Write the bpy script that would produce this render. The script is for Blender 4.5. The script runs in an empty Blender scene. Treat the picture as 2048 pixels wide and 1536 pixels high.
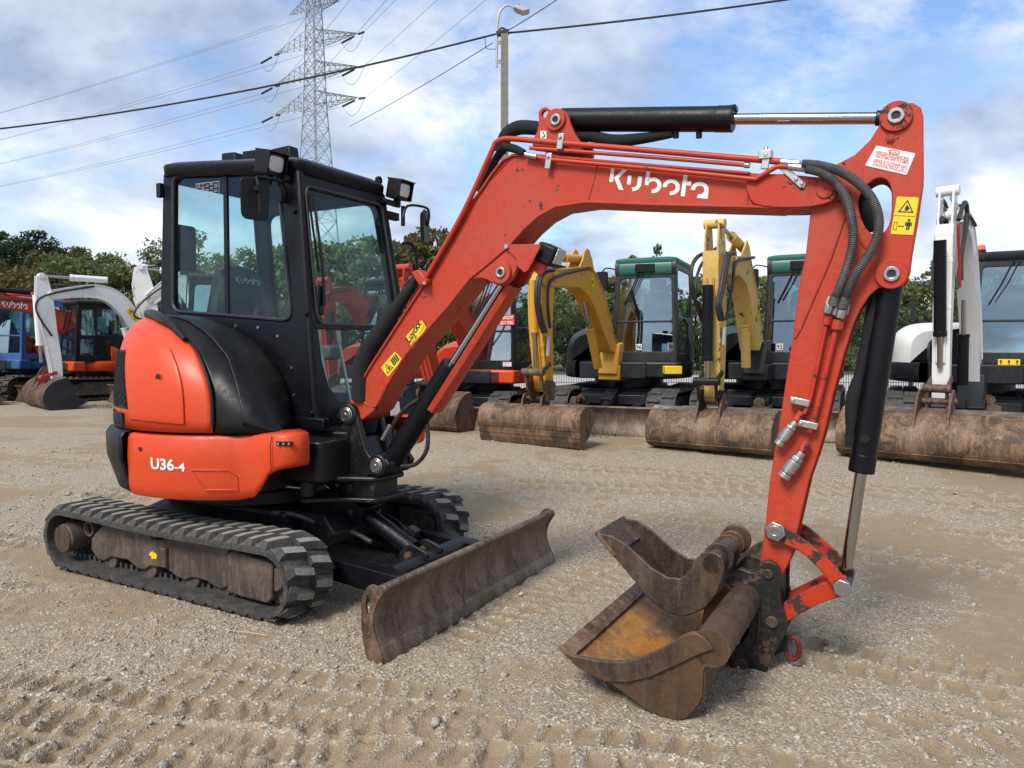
import bpy, bmesh, math, random
import numpy as np
from mathutils import Vector, Matrix, Euler
from mathutils.geometry import tessellate_polygon, delaunay_2d_cdt

R = math.radians
rng = random.Random(7)
nrg = np.random.default_rng(11)
S = bpy.context.scene
COL = S.collection

# ------------------------------------------------------------------ camera, sky, sun, exposure
CAM_H, PITCH, FPX = 1.33, 0.053, 1460.0          # metres, radians, focal length in px of the 2048 px wide photo
cd = bpy.data.cameras.new('camera')
cd.sensor_width = 36.0
cd.lens = FPX * 36.0 / 2048.0
cd.clip_start = 0.05
cd.clip_end = 3000
cam = bpy.data.objects.new('camera', cd)
COL.objects.link(cam)
cam.location = (0, 0, CAM_H)
cam.rotation_euler = (math.pi / 2 - PITCH, 0, 0)
S.camera = cam

SUN_EL, SUN_AZ = R(48), R(215)                   # azimuth clockwise from +Y (the view direction): from behind and to the left
W = bpy.data.worlds.new('World')
S.world = W
W.use_nodes = True
wn, wl = W.node_tree.nodes, W.node_tree.links
wn.clear()
def N(nodes, t, **kw):
    n = nodes.new(t)
    for k, v in kw.items():
        if k.startswith('i_'):
            key = k[2:]
            n.inputs[int(key) if key.isdigit() else key].default_value = v
        else:
            setattr(n, k, v)
    return n
def ramp(nodes, links, src, stops, interp='LINEAR'):
    r = nodes.new('ShaderNodeValToRGB')
    r.color_ramp.interpolation = interp
    el = r.color_ramp.elements
    while len(el) < len(stops):
        el.new(0.5)
    for e, (p, c) in zip(el, stops):
        e.position = p
        e.color = c if isinstance(c, tuple) and len(c) == 4 else ((c, c, c, 1) if not isinstance(c, tuple) else (*c, 1))
    links.new(src, r.inputs[0])
    return r.outputs[0]
def mixc(nodes, links, fac, a, b, blend='MIX'):
    m = nodes.new('ShaderNodeMix')
    m.data_type = 'RGBA'
    m.blend_type = blend
    for sock, val in ((m.inputs[0], fac), (m.inputs[6], a), (m.inputs[7], b)):
        if hasattr(val, 'is_output'):
            links.new(val, sock)
        elif isinstance(val, (int, float)):
            sock.default_value = val
        else:
            sock.default_value = (*val, 1) if len(val) == 3 else val
    return m.outputs[2]
def mth(nodes, links, op, a, b=None, c=None):
    m = nodes.new('ShaderNodeMath')
    m.operation = op
    for s, v in zip(m.inputs, (a, b, c)):
        if v is None:
            continue
        if hasattr(v, 'is_output'):
            links.new(v, s)
        else:
            s.default_value = v
    return m.outputs[0]

sky = N(wn, 'ShaderNodeTexSky', sky_type='NISHITA', sun_disc=False, sun_elevation=SUN_EL, sun_rotation=SUN_AZ,
        air_density=1.0, dust_density=0.6, ozone_density=1.6)
tc = N(wn, 'ShaderNodeTexCoord')
sep = N(wn, 'ShaderNodeSeparateXYZ')
wl.new(tc.outputs['Generated'], sep.inputs[0])
zz = mth(wn, wl, 'MAXIMUM', mth(wn, wl, 'ADD', sep.outputs[2], 0.42), 0.10)
cx = mth(wn, wl, 'DIVIDE', sep.outputs[0], zz)
cy = mth(wn, wl, 'DIVIDE', sep.outputs[1], zz)
cmb = N(wn, 'ShaderNodeCombineXYZ')
wl.new(cx, cmb.inputs[0]); wl.new(cy, cmb.inputs[1])
def wnoise(scale, detail, rough, off, dist=0.0, stretch=(1, 1, 1)):
    mp = N(wn, 'ShaderNodeMapping')
    mp.inputs['Location'].default_value = off
    mp.inputs['Scale'].default_value = stretch
    wl.new(cmb.outputs[0], mp.inputs[0])
    n = N(wn, 'ShaderNodeTexNoise', i_Scale=scale, i_Detail=detail, i_Roughness=rough, i_Distortion=dist)
    wl.new(mp.outputs[0], n.inputs['Vector'])
    return n.outputs[0]
c_big = wnoise(1.2, 3, 0.5, (3.1, 0.7, 0))
c_mid = wnoise(2.9, 14, 0.62, (1.7, 5.2, 2.0), 0.15, (0.95, 1.1, 1))
cov = mth(wn, wl, 'ADD', mth(wn, wl, 'MULTIPLY', c_big, 0.42), mth(wn, wl, 'MULTIPLY', c_mid, 0.72))
mask = ramp(wn, wl, cov, [(0.445, 0.0), (0.52, 0.55), (0.59, 1.0)])
c_sh = wnoise(2.2, 10, 0.55, (7.4, 2.2, 5.0), 0.2)
shade = ramp(wn, wl, c_sh, [(0.40, (0.38, 0.45, 0.60)), (0.52, (0.64, 0.71, 0.86)), (0.65, (1.10, 1.11, 1.14))])
CLOUD = 5.6
cl = mixc(wn, wl, 1.0, shade, (CLOUD, CLOUD, CLOUD), 'MULTIPLY')
skyb = mixc(wn, wl, 1.0, sky.outputs[0], (0.95, 1.02, 1.12), 'MULTIPLY')
allsky = mixc(wn, wl, mth(wn, wl, 'MULTIPLY', mask, 0.93), skyb, cl)
bg = N(wn, 'ShaderNodeBackground', i_Strength=0.10)
wl.new(allsky, bg.inputs[0])
wo = N(wn, 'ShaderNodeOutputWorld')
wl.new(bg.outputs[0], wo.inputs[0])

sd = bpy.data.lights.new('sun', 'SUN')
sd.energy = 2.15
sd.angle = R(20)
sd.color = (1.0, 0.945, 0.865)
sun = bpy.data.objects.new('sun', sd)
COL.objects.link(sun)
sun.rotation_euler = (math.pi / 2 - SUN_EL, 0, -SUN_AZ + math.pi)
# lamp shines along -Z: for azimuth a it must travel away from (sin a, cos a)
sdir = Vector((-math.sin(SUN_AZ) * math.cos(SUN_EL), -math.cos(SUN_AZ) * math.cos(SUN_EL), -math.sin(SUN_EL)))
sun.rotation_euler = sdir.to_track_quat('-Z', 'Y').to_euler()

S.view_settings.view_transform = 'Standard'
S.view_settings.look = 'None'
S.view_settings.exposure = 1.0
S.view_settings.gamma = 1.0
S.cycles.max_bounces = 8
S.cycles.transparent_max_bounces = 24
S.cycles.use_denoising = True

# ------------------------------------------------------------------ helpers: pixels of the survey photo to places
def ray(px, py):
    x, u = (px - 1024) / FPX, -(py - 768) / FPX
    return Vector((x, math.cos(PITCH) + u * math.sin(PITCH), -math.sin(PITCH) + u * math.cos(PITCH)))
def gz(y):                                        # the yard rises a little towards the fence
    t = min(1, max(0, (y - 6) / 4)); t = t * t * (3 - 2 * t)
    return 0.12 * t
def G(px, py):                                    # the point of the ground seen at a pixel
    d = ray(px, py); z = 0.0
    for _ in range(12):
        t = (z - CAM_H) / d.z
        z = gz(d.y * t)
    return Vector((d.x * t, d.y * t, z))
def at(px, py, depth):                            # a point at a distance (world Y)
    d = ray(px, py); t = depth / d.y
    return Vector((d.x * t, depth, CAM_H + d.z * t))
class Frame:                                      # a machine's own axes: X forward, Y to its left side, Z up
    def __init__(s, x, y, yaw, z=0.0):
        s.o = Vector((x, y, z)); s.yaw = yaw
        s.inv = Matrix.Rotation(-yaw, 3, 'Z')
    def P(s, px, py, Y=0.0):                      # (X, Z) on the machine's plane Y
        o = s.inv @ (Vector((0, 0, CAM_H)) - s.o); d = s.inv @ ray(px, py)
        t = (Y - o.y) / d.y
        p = o + d * t
        return (p.x, p.z)
    def PX(s, px, py, X=0.0):                     # (Y, Z) on the machine's plane X
        o = s.inv @ (Vector((0, 0, CAM_H)) - s.o); d = s.inv @ ray(px, py)
        t = (X - o.x) / d.x
        p = o + d * t
        return (p.y, p.z)
    def PZ(s, px, py, Z=0.0):
        o = s.inv @ (Vector((0, 0, CAM_H)) - s.o); d = s.inv @ ray(px, py)
        t = (Z - o.z) / d.z
        p = o + d * t
        return (p.x, p.y)

# ------------------------------------------------------------------ helpers: meshes
def V3(p):
    return Vector(p)
def in_poly(p, l):
    c = False
    for i in range(len(l)):
        a, b = l[i - 1], l[i]
        if (a[1] > p[1]) != (b[1] > p[1]) and p[0] < (b[0] - a[0]) * (p[1] - a[1]) / (b[1] - a[1]) + a[0]:
            c = not c
    return c
def hole_tris(loops):
    flat = [p for l in loops for p in l]
    ed, k = [], 0
    for l in loops:
        ed += [(k + i, k + (i + 1) % len(l)) for i in range(len(l))]; k += len(l)
    vo, eo, fo, ov, oe, of = delaunay_2d_cdt([Vector(p) for p in flat], ed, [], 0, 1e-7)
    back = [o[0] if o else None for o in ov]
    out = []
    for f in fo:
        c = sum((vo[i] for i in f), Vector((0, 0))) / len(f)
        if in_poly(c, loops[0]) and not any(in_poly(c, h) for h in loops[1:]) and all(back[i] is not None for i in f):
            out.append(tuple(back[i] for i in f))
    return out
class MB:
    def __init__(s):
        s.v = []; s.f = []; s.m = []
    def add(s, vs, fs, mi=0):
        b = len(s.v)
        s.v += [tuple(v) for v in vs]
        s.f += [tuple(b + i for i in f) for f in fs]
        s.m += [mi] * len(fs)
        return s
    def box(s, c, size, rot=None, mi=0, taper=(1, 1)):
        hx, hy, hz = size[0] / 2, size[1] / 2, size[2] / 2
        vs = []
        for z in (-1, 1):
            tx, ty = taper if z > 0 else (1, 1)
            for x, y in ((-1, -1), (1, -1), (1, 1), (-1, 1)):
                p = Vector((x * hx * tx, y * hy * ty, z * hz))
                if rot is not None:
                    p = (Euler(rot).to_matrix() if not isinstance(rot, Matrix) else rot) @ p
                vs.append(p + Vector(c))
        return s.add(vs, [(3, 2, 1, 0), (4, 5, 6, 7), (0, 1, 5, 4), (1, 2, 6, 5), (2, 3, 7, 6), (3, 0, 4, 7)], mi)
    def cyl(s, a, b, r, r2=None, n=20, mi=0, caps=True):
        a, b = Vector(a), Vector(b); r2 = r if r2 is None else r2
        d = (b - a).normalized()
        x = d.orthogonal().normalized(); y = d.cross(x)
        vs = []
        for p, rr in ((a, r), (b, r2)):
            for i in range(n):
                t = 2 * math.pi * i / n
                vs.append(p + x * math.cos(t) * rr + y * math.sin(t) * rr)
        fs = [(i, (i + 1) % n, n + (i + 1) % n, n + i) for i in range(n)]
        if caps:
            fs += [tuple(range(n - 1, -1, -1)), tuple(range(n, 2 * n))]
        return s.add(vs, fs, mi)
    def ring(s, a, b, r0, r1, n=24, mi=0):        # a thick-walled tube
        a, b = Vector(a), Vector(b)
        d = (b - a).normalized(); x = d.orthogonal().normalized(); y = d.cross(x)
        vs = []
        for p, rr in ((a, r1), (b, r1), (b, r0), (a, r0)):
            for i in range(n):
                t = 2 * math.pi * i / n
                vs.append(p + x * math.cos(t) * rr + y * math.sin(t) * rr)
        fs = []
        for k in range(4):
            for i in range(n):
                fs.append((k * n + i, k * n + (i + 1) % n, ((k + 1) % 4) * n + (i + 1) % n, ((k + 1) % 4) * n + i))
        return s.add(vs, fs, mi)
    def tube(s, pts, r, n=10, mi=0, smooth=0, caps=True):
        pts = [Vector(p) for p in pts]
        if smooth:
            pts = catmull(pts, smooth)
        rs = r if isinstance(r, (list, tuple)) else [r] * len(pts)
        if len(rs) != len(pts):
            rs = list(np.interp(np.linspace(0, 1, len(pts)), np.linspace(0, 1, len(rs)), rs))
        vs, fs = [], []
        up = None
        for i, p in enumerate(pts):
            t = (pts[min(i + 1, len(pts) - 1)] - pts[max(i - 1, 0)]).normalized()
            if up is None:
                up = t.orthogonal().normalized()
            up = (up - t * up.dot(t)).normalized()
            sd_ = t.cross(up)
            for k in range(n):
                a = 2 * math.pi * k / n
                vs.append(p + (up * math.cos(a) + sd_ * math.sin(a)) * rs[i])
        for i in range(len(pts) - 1):
            for k in range(n):
                fs.append((i * n + k, i * n + (k + 1) % n, (i + 1) * n + (k + 1) % n, (i + 1) * n + k))
        if caps:
            fs += [tuple(range(n - 1, -1, -1)), tuple(range((len(pts) - 1) * n, len(pts) * n))]
        return s.add(vs, fs, mi)
    def plate(s, outer, holes=(), mapf=None, mi=0, mi_side=None):
        # flat polygon (u, v) with holes, given thickness by mapf(u, v, w), w = 0 or 1
        loops = [list(outer)] + [list(h) for h in holes]
        flat = [p for l in loops for p in l]
        tris = hole_tris(loops) if holes else [tuple(range(len(flat)))]
        n = len(flat)
        vs = [mapf(p[0], p[1], 0) for p in flat] + [mapf(p[0], p[1], 1) for p in flat]
        fs = [tuple(t) for t in tris] + [tuple(n + i for i in reversed(t)) for t in tris]
        s.add(vs, fs, mi)
        b = len(s.v) - 2 * n
        k = 0
        for l in loops:
            m = len(l)
            for i in range(m):
                s.f.append((b + k + i, b + k + (i + 1) % m, b + n + k + (i + 1) % m, b + n + k + i))
                s.m.append(mi if mi_side is None else mi_side)
            k += m
        return s
    def prism(s, prof, y0, y1, holes=(), mi=0):   # profile in the XZ plane, thickness along Y
        return s.plate(prof, holes, lambda u, v, w: (u, y1 if w else y0, v), mi)
    def grid(s, pts, closed_u=False, closed_v=False, mi=0):
        nu, nv = len(pts), len(pts[0])
        vs = [p for row in pts for p in row]
        fs = []
        for i in range(nu if closed_u else nu - 1):
            for j in range(nv if closed_v else nv - 1):
                fs.append((i * nv + j, i * nv + (j + 1) % nv, ((i + 1) % nu) * nv + (j + 1) % nv, ((i + 1) % nu) * nv + j))
        return s.add(vs, fs, mi)
    def mesh(s, name, mats, sharp=38, recalc=True):
        me = bpy.data.meshes.new(name)
        me.from_pydata([tuple(v) for v in s.v], [], s.f)
        for m in (mats if isinstance(mats, (list, tuple)) else [mats]):
            me.materials.append(m)
        if any(s.m):
            me.polygons.foreach_set('material_index', s.m)
        if recalc:
            bm = bmesh.new(); bm.from_mesh(me)
            bmesh.ops.remove_doubles(bm, verts=bm.verts, dist=1e-5)
            bmesh.ops.recalc_face_normals(bm, faces=bm.faces)
            bm.to_mesh(me); bm.free()
        if sharp:
            me.polygons.foreach_set('use_smooth', [True] * len(me.polygons))
            me.set_sharp_from_angle(angle=R(sharp))
        me.update()
        return me
    def build(s, name, mats, parent=None, bevel=0.0, sharp=38, seg=2, recalc=True, label=None, cut=35):
        o = bpy.data.objects.new(name, s.mesh(name, mats, sharp, recalc))
        COL.objects.link(o)
        o.parent = parent
        if bevel:
            b = o.modifiers.new('bevel', 'BEVEL')
            b.width = bevel; b.segments = seg; b.limit_method = 'ANGLE'; b.angle_limit = R(cut)
            b.harden_normals = False; b.miter_outer = 'MITER_ARC'
        if label:
            o['label'] = label
        return o
def catmull(pts, k):
    out = []
    n = len(pts)
    for i in range(n - 1):
        p0, p1, p2, p3 = pts[max(i - 1, 0)], pts[i], pts[i + 1], pts[min(i + 2, n - 1)]
        for j in range(k):
            t = j / k
            out.append(0.5 * ((2 * p1) + (p2 - p0) * t + (2 * p0 - 5 * p1 + 4 * p2 - p3) * t * t + (3 * p1 - p0 - 3 * p2 + p3) * t ** 3))
    out.append(pts[-1])
    return out
def smooth2(pts, k=4, closed=True):               # rounded outline through 2D points
    P_ = [Vector((a, b, 0)) for a, b in pts]
    if closed:
        P_ = P_[-2:] + P_ + P_[:2]
        n = len(pts)
        o = catmull(P_, k)
        return [(p.x, p.y) for p in o[2 * k:2 * k + n * k]]
    return [(p.x, p.y) for p in catmull(P_, k)]
def rnd(poly, r, n=5):                            # polygon with rounded corners
    out = []
    m = len(poly)
    for i in range(m):
        p = Vector((*poly[i], 0)); a = Vector((*poly[i - 1], 0)) - p; b = Vector((*poly[(i + 1) % m], 0)) - p
        rr = r[i] if isinstance(r, (list, tuple)) else r
        if rr <= 0:
            out.append((p.x, p.y)); continue
        d = min(rr, a.length * 0.48, b.length * 0.48)
        s0, s1 = p + a.normalized() * d, p + b.normalized() * d
        for k in range(n + 1):
            t = k / n
            q = s0 * (1 - t) ** 2 + p * 2 * t * (1 - t) + s1 * t * t
            out.append((q.x, q.y))
    return out
def circle2(cx_, cy_, r, n=20, a0=0, a1=360):
    full = abs(a1 - a0) >= 360
    return [(cx_ + r * math.cos(R(a0 + (a1 - a0) * i / (n if full else n - 1))), cy_ + r * math.sin(R(a0 + (a1 - a0) * i / (n if full else n - 1)))) for i in range(n)]
def empty(name, loc=(0, 0, 0), rz=0.0):
    o = bpy.data.objects.new(name, None)
    o.empty_display_size = 0.2
    COL.objects.link(o)
    o.location = loc; o.rotation_euler = (0, 0, rz)
    return o
def tag(o, label=None, cat=None, group=None, kind=None):
    for k, v in (('label', label), ('category', cat), ('group', group), ('kind', kind)):
        if v:
            o[k] = v
    return o
def link_copy(src, parent=None, mat=None):
    c = src.copy(); COL.objects.link(c); c.parent = parent
    if mat is not None:
        c.matrix_local = mat
    return c
def copy_tree(o, parent=None):
    c = o.copy(); COL.objects.link(c); c.parent = parent
    for ch in list(o.children):
        copy_tree(ch, c)
    return c
_txt = {}
def text_polys(s, bold=0.0):
    # outlines of a word as a flat mesh: height about 0.7 for capitals at size 1
    if (s, bold) in _txt:
        return _txt[(s, bold)]
    cu = bpy.data.curves.new('t', 'FONT'); cu.body = s; cu.size = 1.0; cu.resolution_u = 3; cu.offset = bold
    ob = bpy.data.objects.new('t', cu); COL.objects.link(ob)
    dg = bpy.context.evaluated_depsgraph_get()
    me = bpy.data.meshes.new_from_object(ob.evaluated_get(dg))
    vs = [(v.co.x, v.co.y) for v in me.vertices]; fs = [tuple(p.vertices) for p in me.polygons]
    bpy.data.objects.remove(ob); bpy.data.curves.remove(cu); bpy.data.meshes.remove(me)
    _txt[(s, bold)] = (vs, fs)
    return vs, fs
def put_text(mb, s, org, ux, uy, width=None, size=1.0, bold=0.0, mi=0, center=False):
    vs, fs = text_polys(s, bold)
    if not vs:
        return
    x0 = min(v[0] for v in vs); x1 = max(v[0] for v in vs)
    k = width / (x1 - x0) if width else size
    org, ux, uy = Vector(org), Vector(ux).normalized(), Vector(uy).normalized()
    sh = (x1 - x0) * k / 2 if center else 0
    mb.add([org + ux * ((v[0] - x0) * k - sh) + uy * v[1] * (size if width is None else size) for v in vs], fs, mi)
# ------------------------------------------------------------------ materials (all procedural)
def newmat(name):
    m = bpy.data.materials.new(name); m.use_nodes = True
    n, l = m.node_tree.nodes, m.node_tree.links
    n.clear()
    out = n.new('ShaderNodeOutputMaterial'); b = n.new('ShaderNodeBsdfPrincipled')
    l.new(b.outputs[0], out.inputs[0])
    return m, n, l, b
def coords(n, l, scale=(1, 1, 1), kind='Object'):
    t = n.new('ShaderNodeTexCoord'); mp = n.new('ShaderNodeMapping')
    mp.inputs['Scale'].default_value = scale
    l.new(t.outputs[kind], mp.inputs[0])
    return mp.outputs[0]
def noise(n, l, vec, scale, detail=4, rough=0.55, dist=0.0):
    t = N(n, 'ShaderNodeTexNoise', i_Scale=scale, i_Detail=detail, i_Roughness=rough, i_Distortion=dist)
    l.new(vec, t.inputs['Vector'])
    return t.outputs[0]
def bump(n, l, b, h, strength=0.3, dist=0.01):
    t = N(n, 'ShaderNodeBump', i_Strength=strength, i_Distance=dist)
    l.new(h, t.inputs['Height']); l.new(t.outputs[0], b.inputs['Normal'])
def paint(name, col, rough=0.38, dirt=0.25, chips=0.0, chip_col=(0.035, 0.026, 0.022), dirt_col=(0.20, 0.16, 0.12), coat=0.15, fade=None, scratch=0.0, spec=0.36, edge=0.0):
    m, n, l, b = newmat(name)
    v = coords(n, l)
    big = noise(n, l, v, 3.0, 5, 0.6)
    fine = noise(n, l, v, 38, 6, 0.65)
    base = mixc(n, l, mth(n, l, 'MULTIPLY', big, 0.6), col, fade or tuple(c * 0.86 for c in col))
    dm = ramp(n, l, mth(n, l, 'MULTIPLY', big, fine), [(0.22, 0.0), (0.50, 1.0)])
    base = mixc(n, l, mth(n, l, 'MULTIPLY', dm, dirt), base, dirt_col)
    rr = mth(n, l, 'MULTIPLY_ADD', dm, 0.35, rough)
    met = None
    if chips > 0:
        cv = noise(n, l, v, 9, 3, 0.5, 0.6); cf = noise(n, l, v, 42, 8, 0.72, 0.3)
        cm = mth(n, l, 'ADD', mth(n, l, 'MULTIPLY', cv, 0.62), mth(n, l, 'MULTIPLY', cf, 0.55))
        ck = ramp(n, l, cm, [(0.775 - chips * 0.2, 0.0), (0.79 - chips * 0.2, 1.0)])
        base = mixc(n, l, ck, base, chip_col)
        rr = mth(n, l, 'MULTIPLY_ADD', ck, 0.3, rr)
        bump(n, l, b, mth(n, l, 'SUBTRACT', mth(n, l, 'MULTIPLY', fine, 0.15), ck), 0.25, 0.004)
    else:
        bump(n, l, b, mth(n, l, 'ADD', fine, mth(n, l, 'MULTIPLY', big, 1.4)), 0.05, 0.01)
    if edge:
        bv = N(n, 'ShaderNodeBevel', samples=4); bv.inputs['Radius'].default_value = 0.011
        gm = N(n, 'ShaderNodeNewGeometry'); dt = N(n, 'ShaderNodeVectorMath', operation='DOT_PRODUCT')
        l.new(bv.outputs[0], dt.inputs[0]); l.new(gm.outputs['Normal'], dt.inputs[1])
        em = mth(n, l, 'ADD', mth(n, l, 'SUBTRACT', 1.0, dt.outputs['Value']), mth(n, l, 'MULTIPLY', mth(n, l, 'SUBTRACT', noise(n, l, v, 26, 6, 0.7), 0.62), 0.5))
        ek = mth(n, l, 'MULTIPLY', ramp(n, l, em, [(0.03, 0.0), (0.07, 1.0)]), edge)
        base = mixc(n, l, ek, base, chip_col)
    if scratch:
        sv = coords(n, l, (6, 6, 90)); sn = noise(n, l, sv, 3, 3, 0.6, 1.0)
        sm = ramp(n, l, sn, [(0.66, 0.0), (0.70, 1.0)])
        base = mixc(n, l, mth(n, l, 'MULTIPLY', sm, scratch), base, tuple(min(1, c * 0.5 + 0.25) for c in col))
    l.new(base, b.inputs['Base Color']); l.new(rr, b.inputs['Roughness'])
    b.inputs['Specular IOR Level'].default_value = spec; b.inputs['Coat Weight'].default_value = coat; b.inputs['Coat Roughness'].default_value = 0.12
    return m
def rusty(name, dark=(0.055, 0.035, 0.028), mid=(0.14, 0.075, 0.045), lite=(0.26, 0.17, 0.11), orange=None, edge=0.0, rough=0.72, metal=0.25, stretch=(1, 1, 0.35), pos=(0.36, 0.49, 0.62), patch=0.55):
    m, n, l, b = newmat(name)
    v = coords(n, l, stretch); v2 = coords(n, l)
    a = noise(n, l, v, 6, 8, 0.65, 0.4); f = noise(n, l, v2, 55, 6, 0.7); g = noise(n, l, v2, 2.4, 4, 0.55, 0.5)
    s = mth(n, l, 'ADD', mth(n, l, 'MULTIPLY', a, 0.7), mth(n, l, 'MULTIPLY', f, 0.3))
    base = ramp(n, l, s, [(pos[0], dark), (pos[1], mid), (pos[2], lite)])
    st = noise(n, l, coords(n, l, (9, 9, 1.1)), 4, 6, 0.65, 0.3)
    base = mixc(n, l, ramp(n, l, st, [(0.50, 0.0), (0.66, 0.65)]), base, tuple(c * 1.25 for c in lite))
    gp_ = ramp(n, l, noise(n, l, v2, 3.4, 5, 0.6, 0.8), [(0.54, 0.0), (0.60, patch)])
    base = mixc(n, l, gp_, base, dark)
    sp = ramp(n, l, noise(n, l, v2, 130, 3, 0.6), [(0.60, 0.0), (0.66, 0.7)])
    base = mixc(n, l, sp, base, tuple(c * 1.5 for c in lite))
    if orange:
        om = ramp(n, l, mth(n, l, 'ADD', mth(n, l, 'MULTIPLY', g, 0.75), mth(n, l, 'MULTIPLY', a, 0.3)), [(0.50, 0.0), (0.62, 0.9)])
        base = mixc(n, l, om, base, mixc(n, l, f, orange, tuple(c * 1.7 for c in orange)))
    if edge:
        bv = N(n, 'ShaderNodeBevel', samples=4); bv.inputs['Radius'].default_value = 0.010
        gm = N(n, 'ShaderNodeNewGeometry'); dt = N(n, 'ShaderNodeVectorMath', operation='DOT_PRODUCT')
        l.new(bv.outputs[0], dt.inputs[0]); l.new(gm.outputs['Normal'], dt.inputs[1])
        em = mth(n, l, 'ADD', mth(n, l, 'SUBTRACT', 1.0, dt.outputs['Value']), mth(n, l, 'MULTIPLY', mth(n, l, 'SUBTRACT', f, 0.6), 0.4))
        base = mixc(n, l, mth(n, l, 'MULTIPLY', ramp(n, l, em, [(0.03, 0.0), (0.10, 1.0)]), edge), base, tuple(c * 1.5 for c in lite))
    l.new(base, b.inputs['Base Color'])
    l.new(mth(n, l, 'MULTIPLY_ADD', f, 0.3, rough - 0.2), b.inputs['Roughness'])
    b.inputs['Metallic'].default_value = metal
    bump(n, l, b, mth(n, l, 'ADD', f, mth(n, l, 'MULTIPLY', a, 0.8)), 0.35, 0.006)
    return m
def simple(name, col, rough=0.5, metal=0.0, var=0.2, scale=12, bmp=0.1, dust=0.0, dust_col=(0.24, 0.2, 0.155)):
    m, n, l, b = newmat(name)
    v = coords(n, l)
    f = noise(n, l, v, scale, 6, 0.65); g = noise(n, l, v, scale * 5, 4, 0.6)
    base = mixc(n, l, f, tuple(c * (1 - var) for c in col), tuple(min(1, c * (1 + var)) for c in col))
    if dust:
        dm = ramp(n, l, mth(n, l, 'MULTIPLY', f, g), [(0.18, 0.0), (0.42, 1.0)])
        base = mixc(n, l, mth(n, l, 'MULTIPLY', dm, dust), base, dust_col)
    l.new(base, b.inputs['Base Color'])
    l.new(mth(n, l, 'MULTIPLY_ADD', g, 0.2, rough - 0.1), b.inputs['Roughness'])
    b.inputs['Metallic'].default_value = metal
    if bmp:
        bump(n, l, b, g, bmp, 0.006)
    return m
def glassy(name, tint=(0.80, 0.90, 0.90), dark=0.0, gloss=0.10, rough=0.01):
    m = bpy.data.materials.new(name); m.use_nodes = True
    n, l = m.node_tree.nodes, m.node_tree.links
    n.clear()
    out = n.new('ShaderNodeOutputMaterial')
    tr = N(n, 'ShaderNodeBsdfTransparent'); tr.inputs[0].default_value = (*[c * (1 - dark) for c in tint], 1)
    gl = N(n, 'ShaderNodeBsdfGlossy'); gl.inputs['Roughness'].default_value = rough; gl.inputs[0].default_value = (0.9, 0.95, 1, 1)
    lw = N(n, 'ShaderNodeLayerWeight'); lw.inputs[0].default_value = 0.5
    v = coords(n, l); d = noise(n, l, v, 5, 5, 0.6)
    df = N(n, 'ShaderNodeBsdfDiffuse'); df.inputs[0].default_value = (0.55, 0.52, 0.46, 1)
    mx = n.new('ShaderNodeMixShader'); mx2 = n.new('ShaderNodeMixShader')
    fz = mth(n, l, 'POWER', lw.outputs['Facing'], 4.0)
    l.new(mth(n, l, 'MULTIPLY_ADD', fz, 0.5, gloss), mx.inputs[0])
    l.new(tr.outputs[0], mx.inputs[1]); l.new(gl.outputs[0], mx.inputs[2])
    l.new(ramp(n, l, d, [(0.45, 0.0), (0.8, 0.022)]), mx2.inputs[0])
    l.new(mx.outputs[0], mx2.inputs[1]); l.new(df.outputs[0], mx2.inputs[2])
    l.new(mx2.outputs[0], out.inputs[0])
    return m

M = {}
M['orange'] = paint('orange_paint', (0.58, 0.052, 0.007), 0.42, 0.10, 0.0, coat=0.04, fade=(0.52, 0.046, 0.008), scratch=0.25)
M['orange_worn'] = paint('orange_paint_worn', (0.43, 0.033, 0.008), 0.46, 0.26, 0.22, edge=0.55, coat=0.03, fade=(0.38, 0.045, 0.022), scratch=0.3)
M['orange_chipped'] = paint('orange_paint_chipped', (0.43, 0.031, 0.009), 0.48, 0.26, 0.50, edge=0.85, coat=0.02)
M['navy_black'] = paint('blue_black_paint', (0.0036, 0.0039, 0.0064), 0.38, 0.05, 0.0, dirt_col=(0.04, 0.037, 0.033), coat=0.0, spec=0.26)
M['plastic'] = paint('black_plastic', (0.0040, 0.0040, 0.0047), 0.42, 0.12, 0.0, dirt_col=(0.045, 0.041, 0.036), coat=0.0, spec=0.28)
M['black_worn'] = paint('black_steel_worn', (0.0050, 0.0050, 0.0064), 0.42, 0.20, 0.22, chip_col=(0.075, 0.055, 0.042), dirt_col=(0.10, 0.085, 0.07), coat=0.05)
M['coupler'] = paint('coupler_black', (0.013, 0.012, 0.012), 0.45, 0.50, 0.42, edge=0.7, chip_col=(0.085, 0.05, 0.033), dirt_col=(0.12, 0.09, 0.07), coat=0.0)
M['lug_top'] = simple('lug_pale_top', (0.20, 0.192, 0.172), 0.85, 0, 0.4, 30, 0.4, dust=0.7, dust_col=(0.30, 0.275, 0.23))  # outer faces of the lugs, set paler than their sides
M['orange_links'] = paint('orange_paint_battered', (0.43, 0.031, 0.009), 0.48, 0.25, 0.85, edge=1.0, coat=0.0)
M['rubber'] = simple('track_rubber', (0.026, 0.026, 0.026), 0.72, 0, 0.3, 14, 0.3, dust=0.6, dust_col=(0.12, 0.108, 0.09))
M['lug_rubber'] = simple('lug_rubber', (0.036, 0.035, 0.034), 0.8, 0, 0.35, 22, 0.4, dust=0.65, dust_col=(0.12, 0.108, 0.09))
M['hose'] = simple('hose_rubber', (0.012, 0.012, 0.013), 0.5, 0, 0.3, 30, 0.2, dust=0.15)
M['hose_grey'] = simple('hose_spiral_grey', (0.045, 0.047, 0.05), 0.5, 0, 0.3, 30, 0.2, dust=0.3)
M['sleeve'] = simple('fabric_sleeve', (0.008, 0.008, 0.009), 0.9, 0, 0.3, 60, 0.6)
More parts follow.
